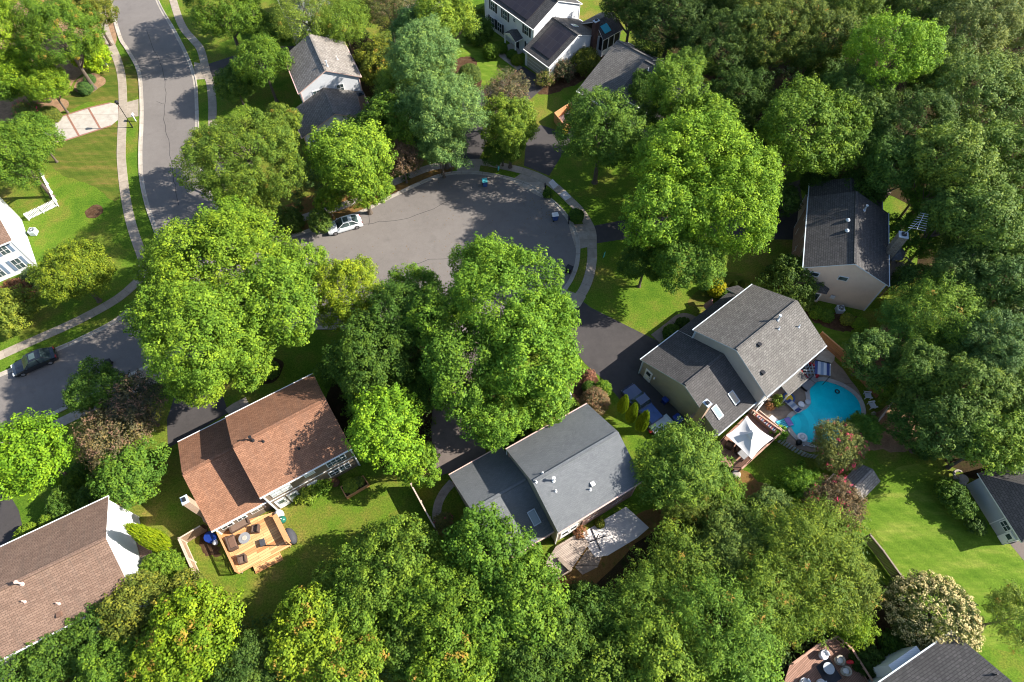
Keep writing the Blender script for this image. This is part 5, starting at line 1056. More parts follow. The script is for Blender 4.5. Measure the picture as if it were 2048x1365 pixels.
# ---------------- vehicles ----------------
def car(name, paint, label, L=4.6, W=1.82, Hh=1.45, kind='sedan'):
    """nose towards +x"""
    t = empty(name, (0, 0, 0), label, 'car'); w = W / 2
    if kind == 'pickup': st = [(-.5, .62, .80, .93), (-.49, .95, .92, 1), (-.12, .98, .92, 1), (-.10, .98, .94, 1), (.12, .98, .95, 1), (.2, 1.0, .95, 1), (.44, .95, .9, .97), (.5, .62, .80, .88)]
    else: st = [(-.5, .55, .74, .86), (-.48, .80, .90, .97), (-.36, .90, .93, 1), (-.1, .90, .94, 1), (.14, .90, .94, 1), (.24, .88, .93, 1), (.40, .78, .88, .97), (.475, .66, .78, .90), (.5, .50, .66, .78)]
    rings = []
    for x, hz, tw, bw in st:
        h = hz if kind == 'pickup' else hz; X = x * L
        rings.append([(X, -w * bw * .96, .22), (X, -w * bw, .42), (X, -w * bw, h * .82), (X, -w * tw, h), (X, 0, h + .035), (X, w * tw, h), (X, w * bw, h * .82), (X, w * bw, .42), (X, w * bw * .96, .22)])
    mb = MB()
    for a, b in zip(rings, rings[1:]):
        for i in range(8): mb.face([a[i], b[i], b[i + 1], a[i + 1]])
        mb.face([a[0], b[0], b[8], a[8]])
    mb.face(rings[0]); mb.face(rings[-1][::-1]); mb.build('body', paint, t, keep=True, smooth=False, bevel=.02)
    # glasshouse
    if kind == 'pickup': gx = [(-.10, .94), (-.06, Hh + .05), (.10, Hh + .08), (.2, .98)]
    else: gx = [(-.40, .90), (-.24, Hh - .02), (.03, Hh), (.22, .90)]
    wb, wt = w * .90, w * .70
    A = [(gx[0][0] * L, gx[0][1]), (gx[1][0] * L, gx[1][1]), (gx[2][0] * L, gx[2][1]), (gx[3][0] * L, gx[3][1])]
    def q(i, s): return (A[i][0], s * (wb if i in (0, 3) else wt), A[i][1])
    mb = MB(); mb.face([q(0, -1), q(1, -1), q(1, 1), q(0, 1)]); mb.face([q(2, -1), q(3, -1), q(3, 1), q(2, 1)])
    for s in (-1, 1): mb.face([q(0, s), q(1, s), q(2, s), q(3, s)])
    mb.build('windows', 'glass', t, keep=True)
    mb = MB(); e = .03; mb.box(((A[1][0] + A[2][0]) / 2, 0, (A[1][1] + A[2][1]) / 2 + .015), ((A[2][0] - A[1][0]) / 2 + .03, wt + .01, .025))
    for i, j in ((0, 1), (2, 3)):
        for s in (-1, 1): mb.tube(q(i, s), q(j, s), .04)
    for s in (-1, 1): mb.tube(((A[1][0] + A[2][0]) / 2 - .1, s * wt, A[1][1]), ((A[1][0] + A[2][0]) / 2 - .15, s * wb, .92), .035)
    rf = mb.build('roof', paint, t, keep=True, bevel=.02)
    if kind == 'sedan': mb = MB(); mb.box((A[2][0] - .45, 0, A[2][1] + .045), (.32, .42, .008)); mb.build('sunroof', 'glass', rf, keep=True)
    for sx in (-.31, .31):
        for s in (-1, 1):
            mb = MB(); mb.lathe((sx * L, s * (w - .2), .33), [(.33, 0), (.33, .21)], 18, 0, (0, s, 0)); wh = mb.build('wheel', 'tyre', t, keep=True)
            mb = MB(); mb.lathe((sx * L, s * (w + .005), .33), [(.21, 0), (.19, .012)], 10, 0, (0, s, 0)); mb.build('rim', 'rim', wh, keep=True)
    for s in (-1, 1):
        mb = MB(); mb.box((L * .47, s * w * .66, .62), (.1, .2, .07)); mb.build('headlight', 'lamp_clear', t, keep=True)
        mb = MB(); mb.box((-L * .485, s * w * .68, .74), (.06, .2, .07)); mb.build('tail_light', 'lamp_red', t, keep=True)
        mb = MB(); mb.box((L * .15, s * (w + .06), .98), (.07, .1, .06)); mb.build('mirror', paint, t, keep=True, bevel=.02)
    return t
def place_car(t, front, rear):
    a, b = P(*front), P(*rear); c_ = (a + b) / 2; t.location = (c_.x, c_.y, .02); t.rotation_euler = (0, 0, math.atan2((a - b).y, (a - b).x))
place_car(car('parked_car', 'paint_white', 'white sedan with open sunroof parked on the left side of the cul-de-sac', 4.7), (661, 464), (720, 447))
place_car(car('parked_car', 'paint_black', 'black car parked in tree shade at the kerb of the lower left street', 4.9, 1.9, 1.55), (30, 748), (118, 710))
pk = car('pickup_truck', 'paint_blue', 'dark blue pickup truck with covered bed in the side driveway of the greige house', 5.3, 1.95, 1.7, 'pickup'); pk['category'] = 'truck'
place_car(pk, (1257, 786), (1306, 842))
mb = MB(); mb.box((-1.6, 0, 1.02), (.95, .8, .05)); mb.build('bed_cover', 'tarp_blue', pk, keep=True, bevel=.03)
a, b = P(1352 - 12, 838, .8), P(1308, 862, .8); t = empty('utility_trailer', ((a.x + b.x) / 2, (a.y + b.y) / 2, 0), 'flat white-topped trailer with a red ball marker, between the blue pickup and the pine', 'trailer', rz=math.atan2((b - a).y, (b - a).x))
mb = MB(); mb.box((0, 0, .72), (1.35, .72, .06)); mb.build('top', 'metal_pale', t, keep=True, bevel=.03); mb = MB(); mb.box((0, 0, .5), (1.3, .68, .16)); mb.build('body', 'cover_grey', t, keep=True)
for s in (-1, 1): mb = MB(); mb.lathe((0, s * .72, .28), [(.28, 0), (.28, .16)], 14, 0, (0, s, 0)); mb.build('wheel', 'tyre', t, keep=True)
mb = MB(); mb.lathe((1.5, -.2, .5), [(.05, 0), (.2, .12), (.2, .25), (.05, .38)], 10); mb.build('marker', 'plastic_red', t, keep=True)
blob('red_ball', (1248, 797), [(.05, 0), (.2, .12), (.2, .28), (.05, .4)], 'plastic_red', 'small red ball marker on the asphalt at the nose of the blue pickup', 'marker', z=.3)
# small leaves blown over the court
rg = random.Random(5); mb = MB()
for i in range(330):
    px = rg.gauss(900, 110); py = rg.gauss(470, 65)
    if i % 3 == 0: px = rg.gauss(1085, 25); py = rg.gauss(425, 22)
    if not (620 < px < 1120 and 362 < py < 640): continue
    p = P(px, py, .03); s = rg.uniform(.035, .085); a = rg.uniform(0, 3.1); mb.face([(p.x + s * math.cos(a + k * 1.57), p.y + s * math.sin(a + k * 1.57) * .7, .025 + .01 * (k % 2)) for k in range(4)], 0)
tag(mb.build('fallen_leaves', 'straw_grass'), 'pale fallen leaves scattered over the asphalt of the cul-de-sac', 'leaves', kind='stuff')

# ---------------- trees and shrubs ----------------
# crown kinds: clump radius, leaf size, leaves per clump, length of a tuft, leaf slimness, lobes, droop, accent share, material, density
KIND = {
 'maple':   dict(cr=.70, ls=.225, n=50, el=.95, slim=.7, lobe=.34, droop=0.0, acc=0, mat='leaf', dens=.95),
 'maple_o': dict(cr=.70, ls=.225, n=50, el=.95, slim=.7, lobe=.34, droop=0.0, acc=.09, mat='leaf_orange', dens=.95),
 'oak':     dict(cr=.62, ls=.195, n=46, el=.6, slim=.7, lobe=.32, droop=0.0, acc=0, mat='leaf', dens=.95),
 'oak_o':   dict(cr=.62, ls=.195, n=46, el=.6, slim=.7, lobe=.32, droop=0.0, acc=.06, mat='leaf_orange', dens=.95),
 'feather': dict(cr=.70, ls=.26, n=50, el=1.3, slim=.30, lobe=.38, droop=.45, acc=.02, mat='leaf_orange', dens=1.0),
 'pine':    dict(cr=.66, ls=.25, n=50, el=1.0, slim=.42, lobe=.30, droop=.05, acc=0, mat='leaf', dens=1.6),
 'plum':    dict(cr=.50, ls=.19, n=24, el=1.0, slim=.55, lobe=.35, droop=.1, acc=.35, mat='leaf_brown', dens=.9),
 'crape':   dict(cr=.42, ls=.17, n=26, el=.7, slim=.5, lobe=.34, droop=.0, acc=.05, mat='leaf_pink', dens=1.1),
 'hydra':   dict(cr=.40, ls=.17, n=26, el=.45, slim=.7, lobe=.20, droop=.0, acc=.42, mat='leaf_cream', dens=1.15),
 'bush':    dict(cr=.24, ls=.12, n=30, el=.25, slim=.6, lobe=.12, droop=0, acc=0, mat='leaf', dens=1.0),
 'arbor':   dict(cr=.20, ls=.15, n=34, el=.30, slim=.5, lobe=.12, droop=-.5, acc=0, mat='leaf', dens=1.5),
 'red':     dict(cr=.35, ls=.14, n=24, el=.5, slim=.5, lobe=.25, droop=.1, acc=.5, mat='leaf_red', dens=1.0),
}
CACHE = {}
SIZES = [9.5, 7.5, 6.0, 4.6, 3.4, 2.4, 1.6, 1.0, .6]
def crown_mesh(kind, S, var):
    key = (kind, S, var)
    if key in CACHE: return CACHE[key]
    k = KIND[kind]; rs = np.random.RandomState(abs(hash(kind + str(S))) % 9999 if False else (sum(ord(c) for c in kind) * 31 + int(S * 10) * 7 + var * 101))
    dn = 1.25 if 1.5 < S < 5 else 1.0; small = max(.45, min(1.0, (S / 4.6) ** .45)); cr, ls, el = k['cr'] * small, k['ls'] * (.55 + .45 * small), k['el'] * small
    area = 4 * math.pi * S * S * .78; N = int(dn * k['dens'] * area / (cr * cr * 1.0)); N = min(N, 1300)
    if N == 1500: pass
    d = rs.normal(size=(N * 2, 3)); d /= np.linalg.norm(d, axis=1)[:, None]; d = d[d[:, 2] > -.45][:N]; N = len(d)
    # uneven outline: bulges and hollows
    r = np.ones(N); nb = 9 if kind != 'arbor' else 4
    for i in range(nb):
        b = rs.normal(size=3); b /= np.linalg.norm(b); a = rs.uniform(-1, 1) * k['lobe']; s = rs.uniform(.15, .55)
        r += a * np.exp(-((d - b) ** 2).sum(1) / s)
    for i in range(26):
        b = rs.normal(size=3); b /= np.linalg.norm(b); r += rs.uniform(-1, 1) * k['lobe'] * .42 * np.exp(-((d - b) ** 2).sum(1) / .045)
    if kind not in ('bush', 'arbor', 'hydra'):
        for i in range(int(60 + 70 * min(1, S / 6))):      # tufts standing out, pockets between the boughs
            b = rs.normal(size=3); b /= np.linalg.norm(b); r += rs.uniform(-1, .8) * (.17 if S > 2 else .10) * np.exp(-((d - b) ** 2).sum(1) / rs.uniform(.008, .03))
    u = rs.uniform(size=N); dep = np.where(u < .62, 1.0, np.where(u < .86, .86, .66)) * rs.uniform(.90, 1.07, N)
    C = d * (r * dep)[:, None] * S
    if S >= 3.0 and kind not in ('bush', 'arbor', 'hydra', 'crape', 'red'):
        # the crown is made of boughs: overlapping leafy masses with clefts between them
        nbg = 15 if S > 5 else 10; bc = []; br = []
        for i in range(nbg):
            zz = 1 - (i + .5) / nbg * 1.42; th = i * 2.39996 + rs.uniform(-.35, .35); xy = math.sqrt(max(0, 1 - zz * zz)); rad = rs.uniform(.50, .68)
            bc.append([math.cos(th) * xy * rad, math.sin(th) * xy * rad, zz * rad * rs.uniform(.85, 1.1)]); br.append(rs.uniform(.27, .43))
        bc.append([0, 0, 0]); br.append(.52); bc = np.array(bc) * S; br = np.array(br) * S
        w_ = br ** 2; w_[-1] *= .35; pick = rs.choice(len(br), N * 3, p=w_ / w_.sum()); dd = rs.normal(size=(N * 3, 3)); dd /= np.linalg.norm(dd, axis=1)[:, None]
        wob = 1 + .16 * np.sin(dd[:, 0] * 7 + pick) * np.cos(dd[:, 1] * 6 + pick * 2) + rs.uniform(-.10, .06, N * 3)
        X = bc[pick] + dd * (br[pick] * wob)[:, None]
        keep = np.ones(N * 3, bool)
        for j in range(len(br)): keep &= (pick == j) | (np.linalg.norm(X - bc[j], axis=1) > br[j] * .86)
        keep &= X[:, 2] > -.62 * S; X, dd = X[keep], dd[keep]; n0 = min(len(X), N); X, dd = X[:n0], dd[:n0]
        d = dd * .75 + X / S * .45; d /= np.linalg.norm(d, axis=1)[:, None]; C = X; N = n0; dep = np.where(rs.uniform(size=N) < .85, 1.0, .86); C = C * np.where(dep < .9, .9, 1.0)[:, None]
    if kind == 'arbor':      # flame shape: narrow top
        z = C[:, 2] / S; f = np.where(z > 0, np.clip(1.12 - .35 * z, .05, 1.2), 1.12 + .12 * z) ; C[:, 0] *= f; C[:, 1] *= f
    if kind == 'pine':       # tiers of branches
        z = C[:, 2]; th = np.arctan2(C[:, 1], C[:, 0]); C[:, 2] = z + .35 * np.sin(th * 5 + z * 1.5); f = np.clip(1.05 - .35 * z / S, .4, 1.4) * (1 + .13 * np.sin(th * 7 + np.round(z / .9) * 2.1)); C[:, 0] *= f; C[:, 1] *= f
    n = k['n']; M_ = N * n
    ci = np.repeat(np.arange(N), n); D = d[ci]
    ax = d * .75 + np.array([0, 0, .55 - k['droop']]) + rs.normal(size=(N, 3)) * .3
    if kind == 'arbor': ax = d * .3 + np.array([0, 0, 1.0])
    ax /= np.linalg.norm(ax, axis=1)[:, None]; AX = ax[ci]
    t = rs.uniform(-.55, 1, M_); rad = cr * (1 - .62 * np.clip(t, 0, 1)) * rs.uniform(0, 1, M_) ** .5
    q = rs.normal(size=(M_, 3)); q -= (q * AX).sum(1)[:, None] * AX; q /= np.linalg.norm(q, axis=1)[:, None]
    pos = C[ci] + AX * (t * el)[:, None] + q * rad[:, None]
    pos[:, 2] -= k['droop'] * .5 * rad
    nrm = D * .35 + np.array([.0, 0, .30]) + q * .55 + AX * (np.clip(t, -.3, 1) * .5)[:, None] + rs.normal(size=(M_, 3)) * .33
    nrm /= np.linalg.norm(nrm, axis=1)[:, None]
    if k['slim'] < .45: tg = AX * .8 + q * .8 + rs.normal(size=(M_, 3)) * .3
    else: tg = rs.normal(size=(M_, 3)) + AX * .5
    tg -= (tg * nrm).sum(1)[:, None] * nrm; tg /= np.linalg.norm(tg, axis=1)[:, None]; bt = np.cross(nrm, tg)
    sz = ls * rs.uniform(.6, 1.3, M_)
    inner = dep[ci] < .7; sz = np.where(inner, sz * 1.5, sz)
    acc = np.zeros(M_)
    if k['acc']:
        ca = rs.uniform(size=N) < k['acc'] * (1.6 if kind in ('crape', 'hydra') else 1.0); ca &= dep > .8
        if kind in ('crape', 'hydra'): acc = (ca[ci] & (t > .25)).astype(float); sz = np.where(acc > 0, sz * .9, sz)
        else: acc = np.where(ca[ci], np.clip(t * 1.1 + .2, 0, 1), 0) * rs.uniform(.4, 1, M_)
    a = (tg * sz[:, None]) * .5; b = bt * (sz * k['slim'])[:, None] * .5
    V = np.empty((M_, 4, 3)); V[:, 0] = pos - a; V[:, 1] = pos + b - a * .1; V[:, 2] = pos + a; V[:, 3] = pos - b - a * .1
    me = bpy.data.meshes.new('crown'); me.vertices.add(M_ * 4); me.vertices.foreach_set('co', V.ravel())
    me.loops.add(M_ * 4); me.loops.foreach_set('vertex_index', np.arange(M_ * 4)); me.polygons.add(M_)
    me.polygons.foreach_set('loop_start', np.arange(0, M_ * 4, 4)); me.polygons.foreach_set('loop_total', np.full(M_, 4)); me.update()
    at = me.attributes.new('tint', 'FLOAT_VECTOR', 'FACE'); cl = rs.uniform(0, 1, N)[ci]
    at.data.foreach_set('vector', np.stack([cl, rs.uniform(0, 1, M_), acc], 1).ravel()); me.materials.append(M(k['mat']))
    CACHE[key] = me; return me
def trunk_mesh(var):
    key = ('trunk', var)
    if key in CACHE: return CACHE[key]
    rg = random.Random(40 + var); mb = MB(); mb.lathe((0, 0, 0), [(.085, 0), (.055, .06), (.045, .4), (.035, .62)], 9)
    mb.tube((0, 0, .6), (rg.uniform(-.1, .1), rg.uniform(-.1, .1), 1.3), .034, .006)
    for i in range(9):
        a = i * 2.4 + rg.uniform(-.4, .4); z0 = rg.uniform(.38, .8); L = rg.uniform(.4, .72); p0 = Vector((0, 0, z0)); p1 = p0 + Vector((math.cos(a) * L * .5, math.sin(a) * L * .5, .16)); p2 = p1 + Vector((math.cos(a + .3) * L * .5, math.sin(a + .3) * L * .5, .22))
        mb.tube(p0, p1, .024, .015, 5); mb.tube(p1, p2, .015, .004, 5); p3 = p1 + Vector((math.cos(a - .7) * L * .4, math.sin(a - .7) * L * .4, .18)); mb.tube(p1, p3, .012, .003, 4)
    me = bpy.data.meshes.new('trunk'); me.from_pydata(mb.v, [], mb.f); me.materials.append(M('bark')); CACHE[key] = me; return me
TN = [0]; BYLAB = {}
GAIN = 1.55
def tree(px, py, rpx, kind, zc, col, label, asp=.85, ex=1.0, name='tree', cat='tree', group=None, trunk=True, rz=None, base=None, tilt=0):
    """px, py, rpx: centre and half width of the crown in the photograph; zc: height of the crown's centre"""
    TN[0] += 1; i = TN[0]; rg = random.Random(i * 13)
    c = P(px, py, zc); Rr = rpx * depth(c) / FPX
    S = min(SIZES, key=lambda s: abs(math.log(s / Rr))); me = crown_mesh(kind, S, i % 2 if S > 2 else 0)
    t = empty(name, (c.x, c.y, 0), label, cat, group)
    k = bpy.data.objects.new('crown' if trunk else 'foliage', me); COL.objects.link(k); k.parent = t; k.location = (0, 0, zc)
    f = Rr / S * 1.04; k.scale = (f * ex, f / ex, f * asp); k.rotation_euler = (0, 0, rz if rz is not None else rg.uniform(0, 6.28))
    j = rg.uniform(.92, 1.08); j *= GAIN * (1.42 if px > 1640 and py < 930 else 1.15 if px > 1420 and py < 200 else 1.0); fr_, fg_, fb_ = (.92, 1.16, .75) if kind == 'feather' else (1, 1, 1) if kind in ('plum', 'crape', 'red', 'hydra') else (1.0, 1.06, .68)
    k.color = (col[0] * j * fr_, col[1] * j * fg_, col[2] * j * fb_, 1)
    BYLAB[label] = (t, k, zc)
    u = bpy.data.objects.new('trunk' if trunk else 'stem', trunk_mesh(i % 3)); COL.objects.link(u); u.parent = t; u.scale = (Rr if trunk else Rr * .8, Rr if trunk else Rr * .8, zc * (1.0 if trunk else .8)); u.rotation_euler = (0, 0, rg.uniform(0, 6))
    return t
BR = (.098, .150, .018); MG = (.062, .108, .018); DG = (.042, .078, .017); YG = (.125, .165, .018); OL = (.085, .098, .024); BL = (.055, .105, .045); PB = (.088, .145, .066); LI = (.105, .185, .012); PU = (.085, .060, .040); DK = (.030, .056, .016); PG = (.075, .108, .040)
def shrub(px, py, rpx, col, label, kind='bush', zc=None, asp=.9, name='shrub', ex=1.0, rz=None):
    z = zc if zc is not None else max(.25, rpx * .055 * .8); return tree(px, py, rpx, kind, z, col, label, asp, ex, name, 'shrub', None, False, rz)
TREES = [
 # upper left corner
 (25, 55, 82, 'maple', 7, BR, 'bright green tree filling the top left corner'), (118, 70, 78, 'oak_o', 7, MG, 'olive green dense tree just right of the top left corner tree'),
 (58, 148, 55, 'maple', 5, (.105, .165, .015), 'yellow-green tree above the flowering shrub and left driveway'), (182, 22, 50, 'oak_o', 6, OL, 'brownish olive tree at the top edge beside the left sidewalk'),
 (30, 308, 72, 'oak', 6, MG, 'dark rounded tree at the left edge between driveway and picket fence'), (448, 22, 72, 'oak', 6, MG, 'tree at the top edge just right of the main road'),
 (525, 128, 58, 'oak', 5, MG, 'round dense green tree left of the pale-roofed white house'), (615, 28, 72, 'feather', 7.5, (.11, .125, .03), 'olive airy tree above the pale-roofed white house at the top edge'),
 (688, 45, 52, 'feather', 7, (.10, .13, .025), 'airy yellow-olive tree right behind the pale-roofed white house'), (540, 60, 38, 'oak', 5, DG, 'dark small tree left of the house glimpsed at the top'),
 (765, 130, 52, 'oak_o', 5, (.10, .11, .02), 'tree with yellowing leaves between the pale-roofed white house and the blue-green pine'), (778, 22, 52, 'plum', 6, (.07, .08, .03), 'dark reddish tree at the top edge left of the blue-green pine'),
 (890, 32, 66, 'maple', 7, (.10, .145, .025), 'light green tree at the top edge left of the white colonial'), (848, 110, 70, 'pine', 10, PB, 'tall blue-green pine, its top half, right of the yellowing tree'),
 (880, 215, 74, 'pine', 8, PB, 'blue-green pine standing between the yellowing tree and the upper driveway'), (830, 60, 48, 'pine', 8, BL, 'blue-green pine top behind the tall pine near the top edge'),
 (785, 245, 58, 'maple', 6, MG, 'mid green tree right below the pale-roofed white house'), (700, 322, 80, 'maple', 7, (.098, .155, .022), 'bright light green maple above the white parked sedan'),
 (490, 328, 112, 'oak', 8, (.074, .112, .022), 'broad olive green tree at the right of the main road'), (803, 312, 36, 'plum', 5, PU, 'purple-brown leaved small tree right of the light green maple'),
 (655, 402, 22, 'maple', 3.0, BR, 'small bright tree at the court kerb behind the parked sedan'), (880, 290, 48, 'pine', 6, PB, 'low blue-green pine at the head of the cul-de-sac'),
 (1012, 195, 52, 'plum', 6, (.07, .07, .035), 'thin brownish purple crown below the white colonial'), (1020, 255, 60, 'maple', 5.5, (.085, .125, .022), 'green tree with yellowish top between the two upper driveways'),
 (1005, 300, 42, 'oak', 3, DG, 'dark shrub-like tree at the head of the cul-de-sac sidewalk'),
 # centre
 (445, 555, 138, 'maple', 8, BR, 'huge bright green maple at the bend of the main road'), (400, 680, 110, 'maple', 10.4, (.086, .142, .020), 'lower half maple above the brown-roofed house driveway'),
 (545, 620, 100, 'maple', 8.5, (.082, .140, .020), 'maple crown merging with the huge maple on its right side'), (335, 535, 52, 'maple', 6, BR, 'left flank maple crown reaching over the sidewalk bend'),
 (395, 768, 45, 'maple', 10.5, BR, 'small bright crown hanging over the brown-roofed house driveway'),
 (700, 585, 76, 'oak', 6, YG, 'yellow-green tree at the near side of the court'), (805, 640, 82, 'oak', 7, (.042, .082, .018), 'dark green tree below the yellow-green one, in the centre'),
 (745, 715, 92, 'oak', 6.5, DG, 'dark shaded tree right above the slope of the brown roof'), (1005, 585, 112, 'maple', 9.5, (.078, .140, .020), 'tallest green maple in the middle of the picture, its upper crown'),
 (1052, 722, 102, 'maple', 8.5, (.074, .136, .020), 'lower right half of the central maple beside the dark driveway'), (930, 740, 90, 'maple', 7.5, (.062, .115, .020), 'lower left half of the central maple'),
 (985, 840, 58, 'maple', 6, (.07, .13, .02), 'bottom tip maple crown above the slate roof'), (880, 640, 70, 'maple', 8, (.075, .13, .02), 'crown left of the central maple at the court edge'),
 (772, 858, 74, 'maple', 7, (.10, .175, .018), 'bright spiky-leaved tree between the brown and the slate roofs'), (835, 927, 36, 'maple', 5, (.09, .15, .02), 'small pale green tree at the upper end of the board fence'),
 # right of the court
 (1205, 262, 88, 'maple', 7, (.052, .092, .020), 'dark green tree overhanging the upper right driveway'), (1350, 180, 62, 'maple', 9, (.075, .125, .022), 'pointed tree in front of the half-hidden grey roof'),
 (1385, 130, 42, 'oak', 9, (.075, .12, .025), 'tip of a tall tree at the right end of the half-hidden roof'), (1320, 235, 45, 'oak', 7, DG, 'dark olive tree below the pointed tree'),
 (1395, 330, 112, 'maple', 9, (.100, .165, .020), 'broad bright maple right of the cul-de-sac, upper crown'), (1450, 420, 112, 'maple', 8.5, (.098, .165, .018), 'broad bright maple lower right crown left of the tan house'),
 (1330, 430, 88, 'maple', 8, (.088, .15, .020), 'broad bright maple left crown'), (1370, 520, 72, 'maple', 6, (.062, .115, .022), 'darker lower skirt crown of the broad maple'), (1292, 525, 52, 'oak', 5, DG, 'small dark tree at the left foot of the broad maple'),
 (1612, 262, 102, 'maple', 8, (.072, .118, .020), 'yellow-tipped round tree above the tan house'), 
 # woods
 (1555, 70, 98, 'oak_o', 8, (.060, .080, .022), 'olive brownish woodland tree, top centre right'), (1455, 100, 80, 'oak', 7, (.034, .056, .018), 'dark woodland tree between the half-hidden roof and the olive tree'), (1345, 40, 88, 'oak', 6, (.030, .052, .018), 'dark woodland tree above the half-hidden roof'),
 (1265, 15, 60, 'oak', 6, (.036, .06, .018), 'dark woodland tree right of the colonial at the top edge'), (1780, 105, 84, 'maple', 10, (.075, .130, .016), 'brighter green tall tree in the woods'), (1700, 190, 66, 'oak', 7, (.036, .062, .018), 'dark tree left below the brighter tall tree'),
 (1930, 60, 92, 'oak', 8, (.072, .088, .042), 'pale greyish green tree near the top right corner'), (2030, 30, 80, 'oak', 8, (.076, .092, .044), 'pale greyish green tree in the top right corner'), (1850, 20, 62, 'oak', 8, (.06, .084, .03), 'mid green tree at the top edge, third from the right corner'),
 (1945, 195, 92, 'maple', 8, (.058, .084, .030), 'woodland tree under the pale greyish trees'), (2040, 170, 70, 'oak', 8, (.06, .08, .03), 'woodland tree on the right edge, second from the top'), (1820, 260, 85, 'oak', 7, (.034, .058, .02), 'dark woodland tree in the middle of the right woods'),
 (1900, 330, 88, 'maple', 8, (.064, .092, .024), 'yellow-tipped woodland tree in the middle of the right woods'), (2010, 320, 82, 'oak', 8, (.048, .076, .02), 'woodland tree on the right edge, third from the top'), (1740, 300, 60, 'oak', 6, DK, 'very dark tree right of the yellow-tipped round tree'),
 (1903, 425, 58, 'oak', 7, (.034, .06, .02), 'dark tree upper right of the tan house'), (1960, 450, 88, 'maple', 7.5, (.044, .07, .02), 'wide woodland tree right of the tan house'), (2040, 440, 60, 'oak', 7, (.04, .07, .02), 'woodland tree on the right edge at mid height'),
 (1925, 535, 58, 'oak', 6, (.032, .056, .02), 'dark tree right of the raised deck'), (2000, 560, 70, 'oak', 6, (.034, .06, .022), 'dark woodland tree, right edge, above the feathery tree'), (1640, 370, 36, 'oak', 4, DK, 'small dark tree at the top end of the tan house roof'),
 (1790, 330, 58, 'oak', 7, DK, 'dark tree behind the brown canopy roof'),
 (1880, 628, 88, 'feather', 6, (.072, .098, .020), 'feathery light green tree right of the tan house deck'), (1810, 660, 56, 'feather', 4.5, (.04, .07, .02), 'feathery darker tree below the raised deck'),
 (1742, 712, 50, 'oak', 4.5, (.036, .062, .02), 'small dark round tree above the orange fence'), (1992, 690, 78, 'oak', 6, (.038, .066, .030), 'bluish dark tree at the right edge beside the feathery tree'), (1850, 745, 62, 'oak', 5, (.042, .07, .02), 'dark tree right of the orange fence'),
 (1940, 775, 72, 'oak', 6, (.048, .074, .02), 'dark tree in the lower right woods'), (2030, 800, 66, 'oak', 6, (.048, .072, .02), 'tree at the right edge of the lower right woods'), (1900, 850, 66, 'maple', 5.5, (.038, .062, .02), 'tree at the lower border of the right woods above the bright lawn'),
 (1990, 880, 68, 'maple', 6, (.058, .09, .018), 'tree touching the hipped roof at the right edge'), (1830, 850, 44, 'oak', 3.5, DK, 'small very dark tree right of the pool yard'), (2045, 620, 50, 'oak', 6, (.05, .07, .04), 'greyish tree at the right edge level with the tan house'),
 # pool house surroundings
 (1368, 932, 78, 'pine', 5, (.075, .120, .026), 'bright bushy conifer at the garage corner of the greige house'), (1372, 1003, 58, 'feather', 3.2, OL, 'sparse olive shrub-like tree below the bushy conifer'), (1440, 985, 40, 'oak', 3, MG, 'small tree right below the bushy conifer'),
 (1674, 893, 47, 'crape', 3.2, (.062, .072, .020), 'pink-flowering crape myrtle overhanging the pool'), (1664, 1014, 52, 'crape', 3.2, (.080, .060, .034), 'rust and pink crape myrtle beside the shed'),
 (1540, 1025, 46, 'oak', 3.2, PG, 'pale green rounded small tree below the lawn of the greige house'),
 # bottom right
 (1610, 1130, 108, 'feather', 6, (.095, .112, .020), 'large feathery olive-yellow tree left of the bright lawn'), (1460, 1120, 98, 'pine', 4.2, (.072, .105, .030), 'large green airy tree left of the feathery olive-yellow one', .62), (1352, 1142, 82, 'feather', 3.4, (.082, .104, .020), 'airy olive green tree right below the white patio'),
 (1582, 1212, 80, 'feather', 5, (.086, .110, .018), 'feathery olive tree above the bottom deck'), (1700, 1170, 60, 'feather', 5.5, (.080, .09, .02), 'right flank feathery crown next to the grey board fence'), (1440, 1270, 110, 'feather', 6.5, (.076, .112, .022), 'wide feathery tree at the bottom, left of the bottom deck'),
 (1484, 1335, 64, 'maple', 6, (.070, .125, .020), 'round green tree at the bottom edge left of the bottom deck'), (1702, 1248, 32, 'feather', 3, (.115, .150, .016), 'small lime feathery tree above the red pot'), (1867, 1232, 74, 'hydra', 3.2, (.075, .090, .030), 'big shrub-like tree covered in cream flower heads'),
 (2038, 1235, 46, 'feather', 5, (.11, .12, .03), 'pale olive tree cut by the right edge below the bright lawn'), (1298, 1240, 92, 'feather', 5, (.080, .110, .022), 'olive tree at the bottom between the wide feathery tree and dark gap'), (1310, 1330, 100, 'maple', 6, (.078, .118, .020), 'yellowish green tree at the bottom edge, centre right'),
 (1185, 1245, 58, 'oak', 4, (.040, .075, .018), 'dark tree in the gap below the bleached deck'),
 # bottom left
 (982, 1102, 80, 'maple', 6.5, (.056, .108, .018), 'deep green tree right behind the low wing of the slate-roofed house'), (1050, 1195, 84, 'maple', 6.5, (.068, .118, .018), 'green tree below the bleached deck'), (785, 1142, 104, 'oak', 4.6, (.075, .120, .022), 'broad green tree in the lower middle, below the lawn'),
 (900, 1215, 100, 'oak', 5.5, (.080, .132, .020), 'broad green tree at the bottom, right of the lower middle one'), (700, 1222, 78, 'oak', 4.5, (.072, .12, .02), 'green tree between the orange-tipped tree and the broad tree'), (910, 1330, 88, 'maple_o', 6, (.085, .135, .018), 'orange-flecked tree at the bottom edge, centre'),
 (1060, 1320, 74, 'oak', 5.5, (.045, .08, .018), 'dark green tree at the bottom edge in the centre'), (622, 1272, 84, 'maple_o', 5.5, (.102, .145, .016), 'yellow-green tree with orange tips at the bottom'), (700, 1345, 78, 'maple_o', 6, (.09, .135, .018), 'yellow-orange tipped tree cut by the bottom edge'),
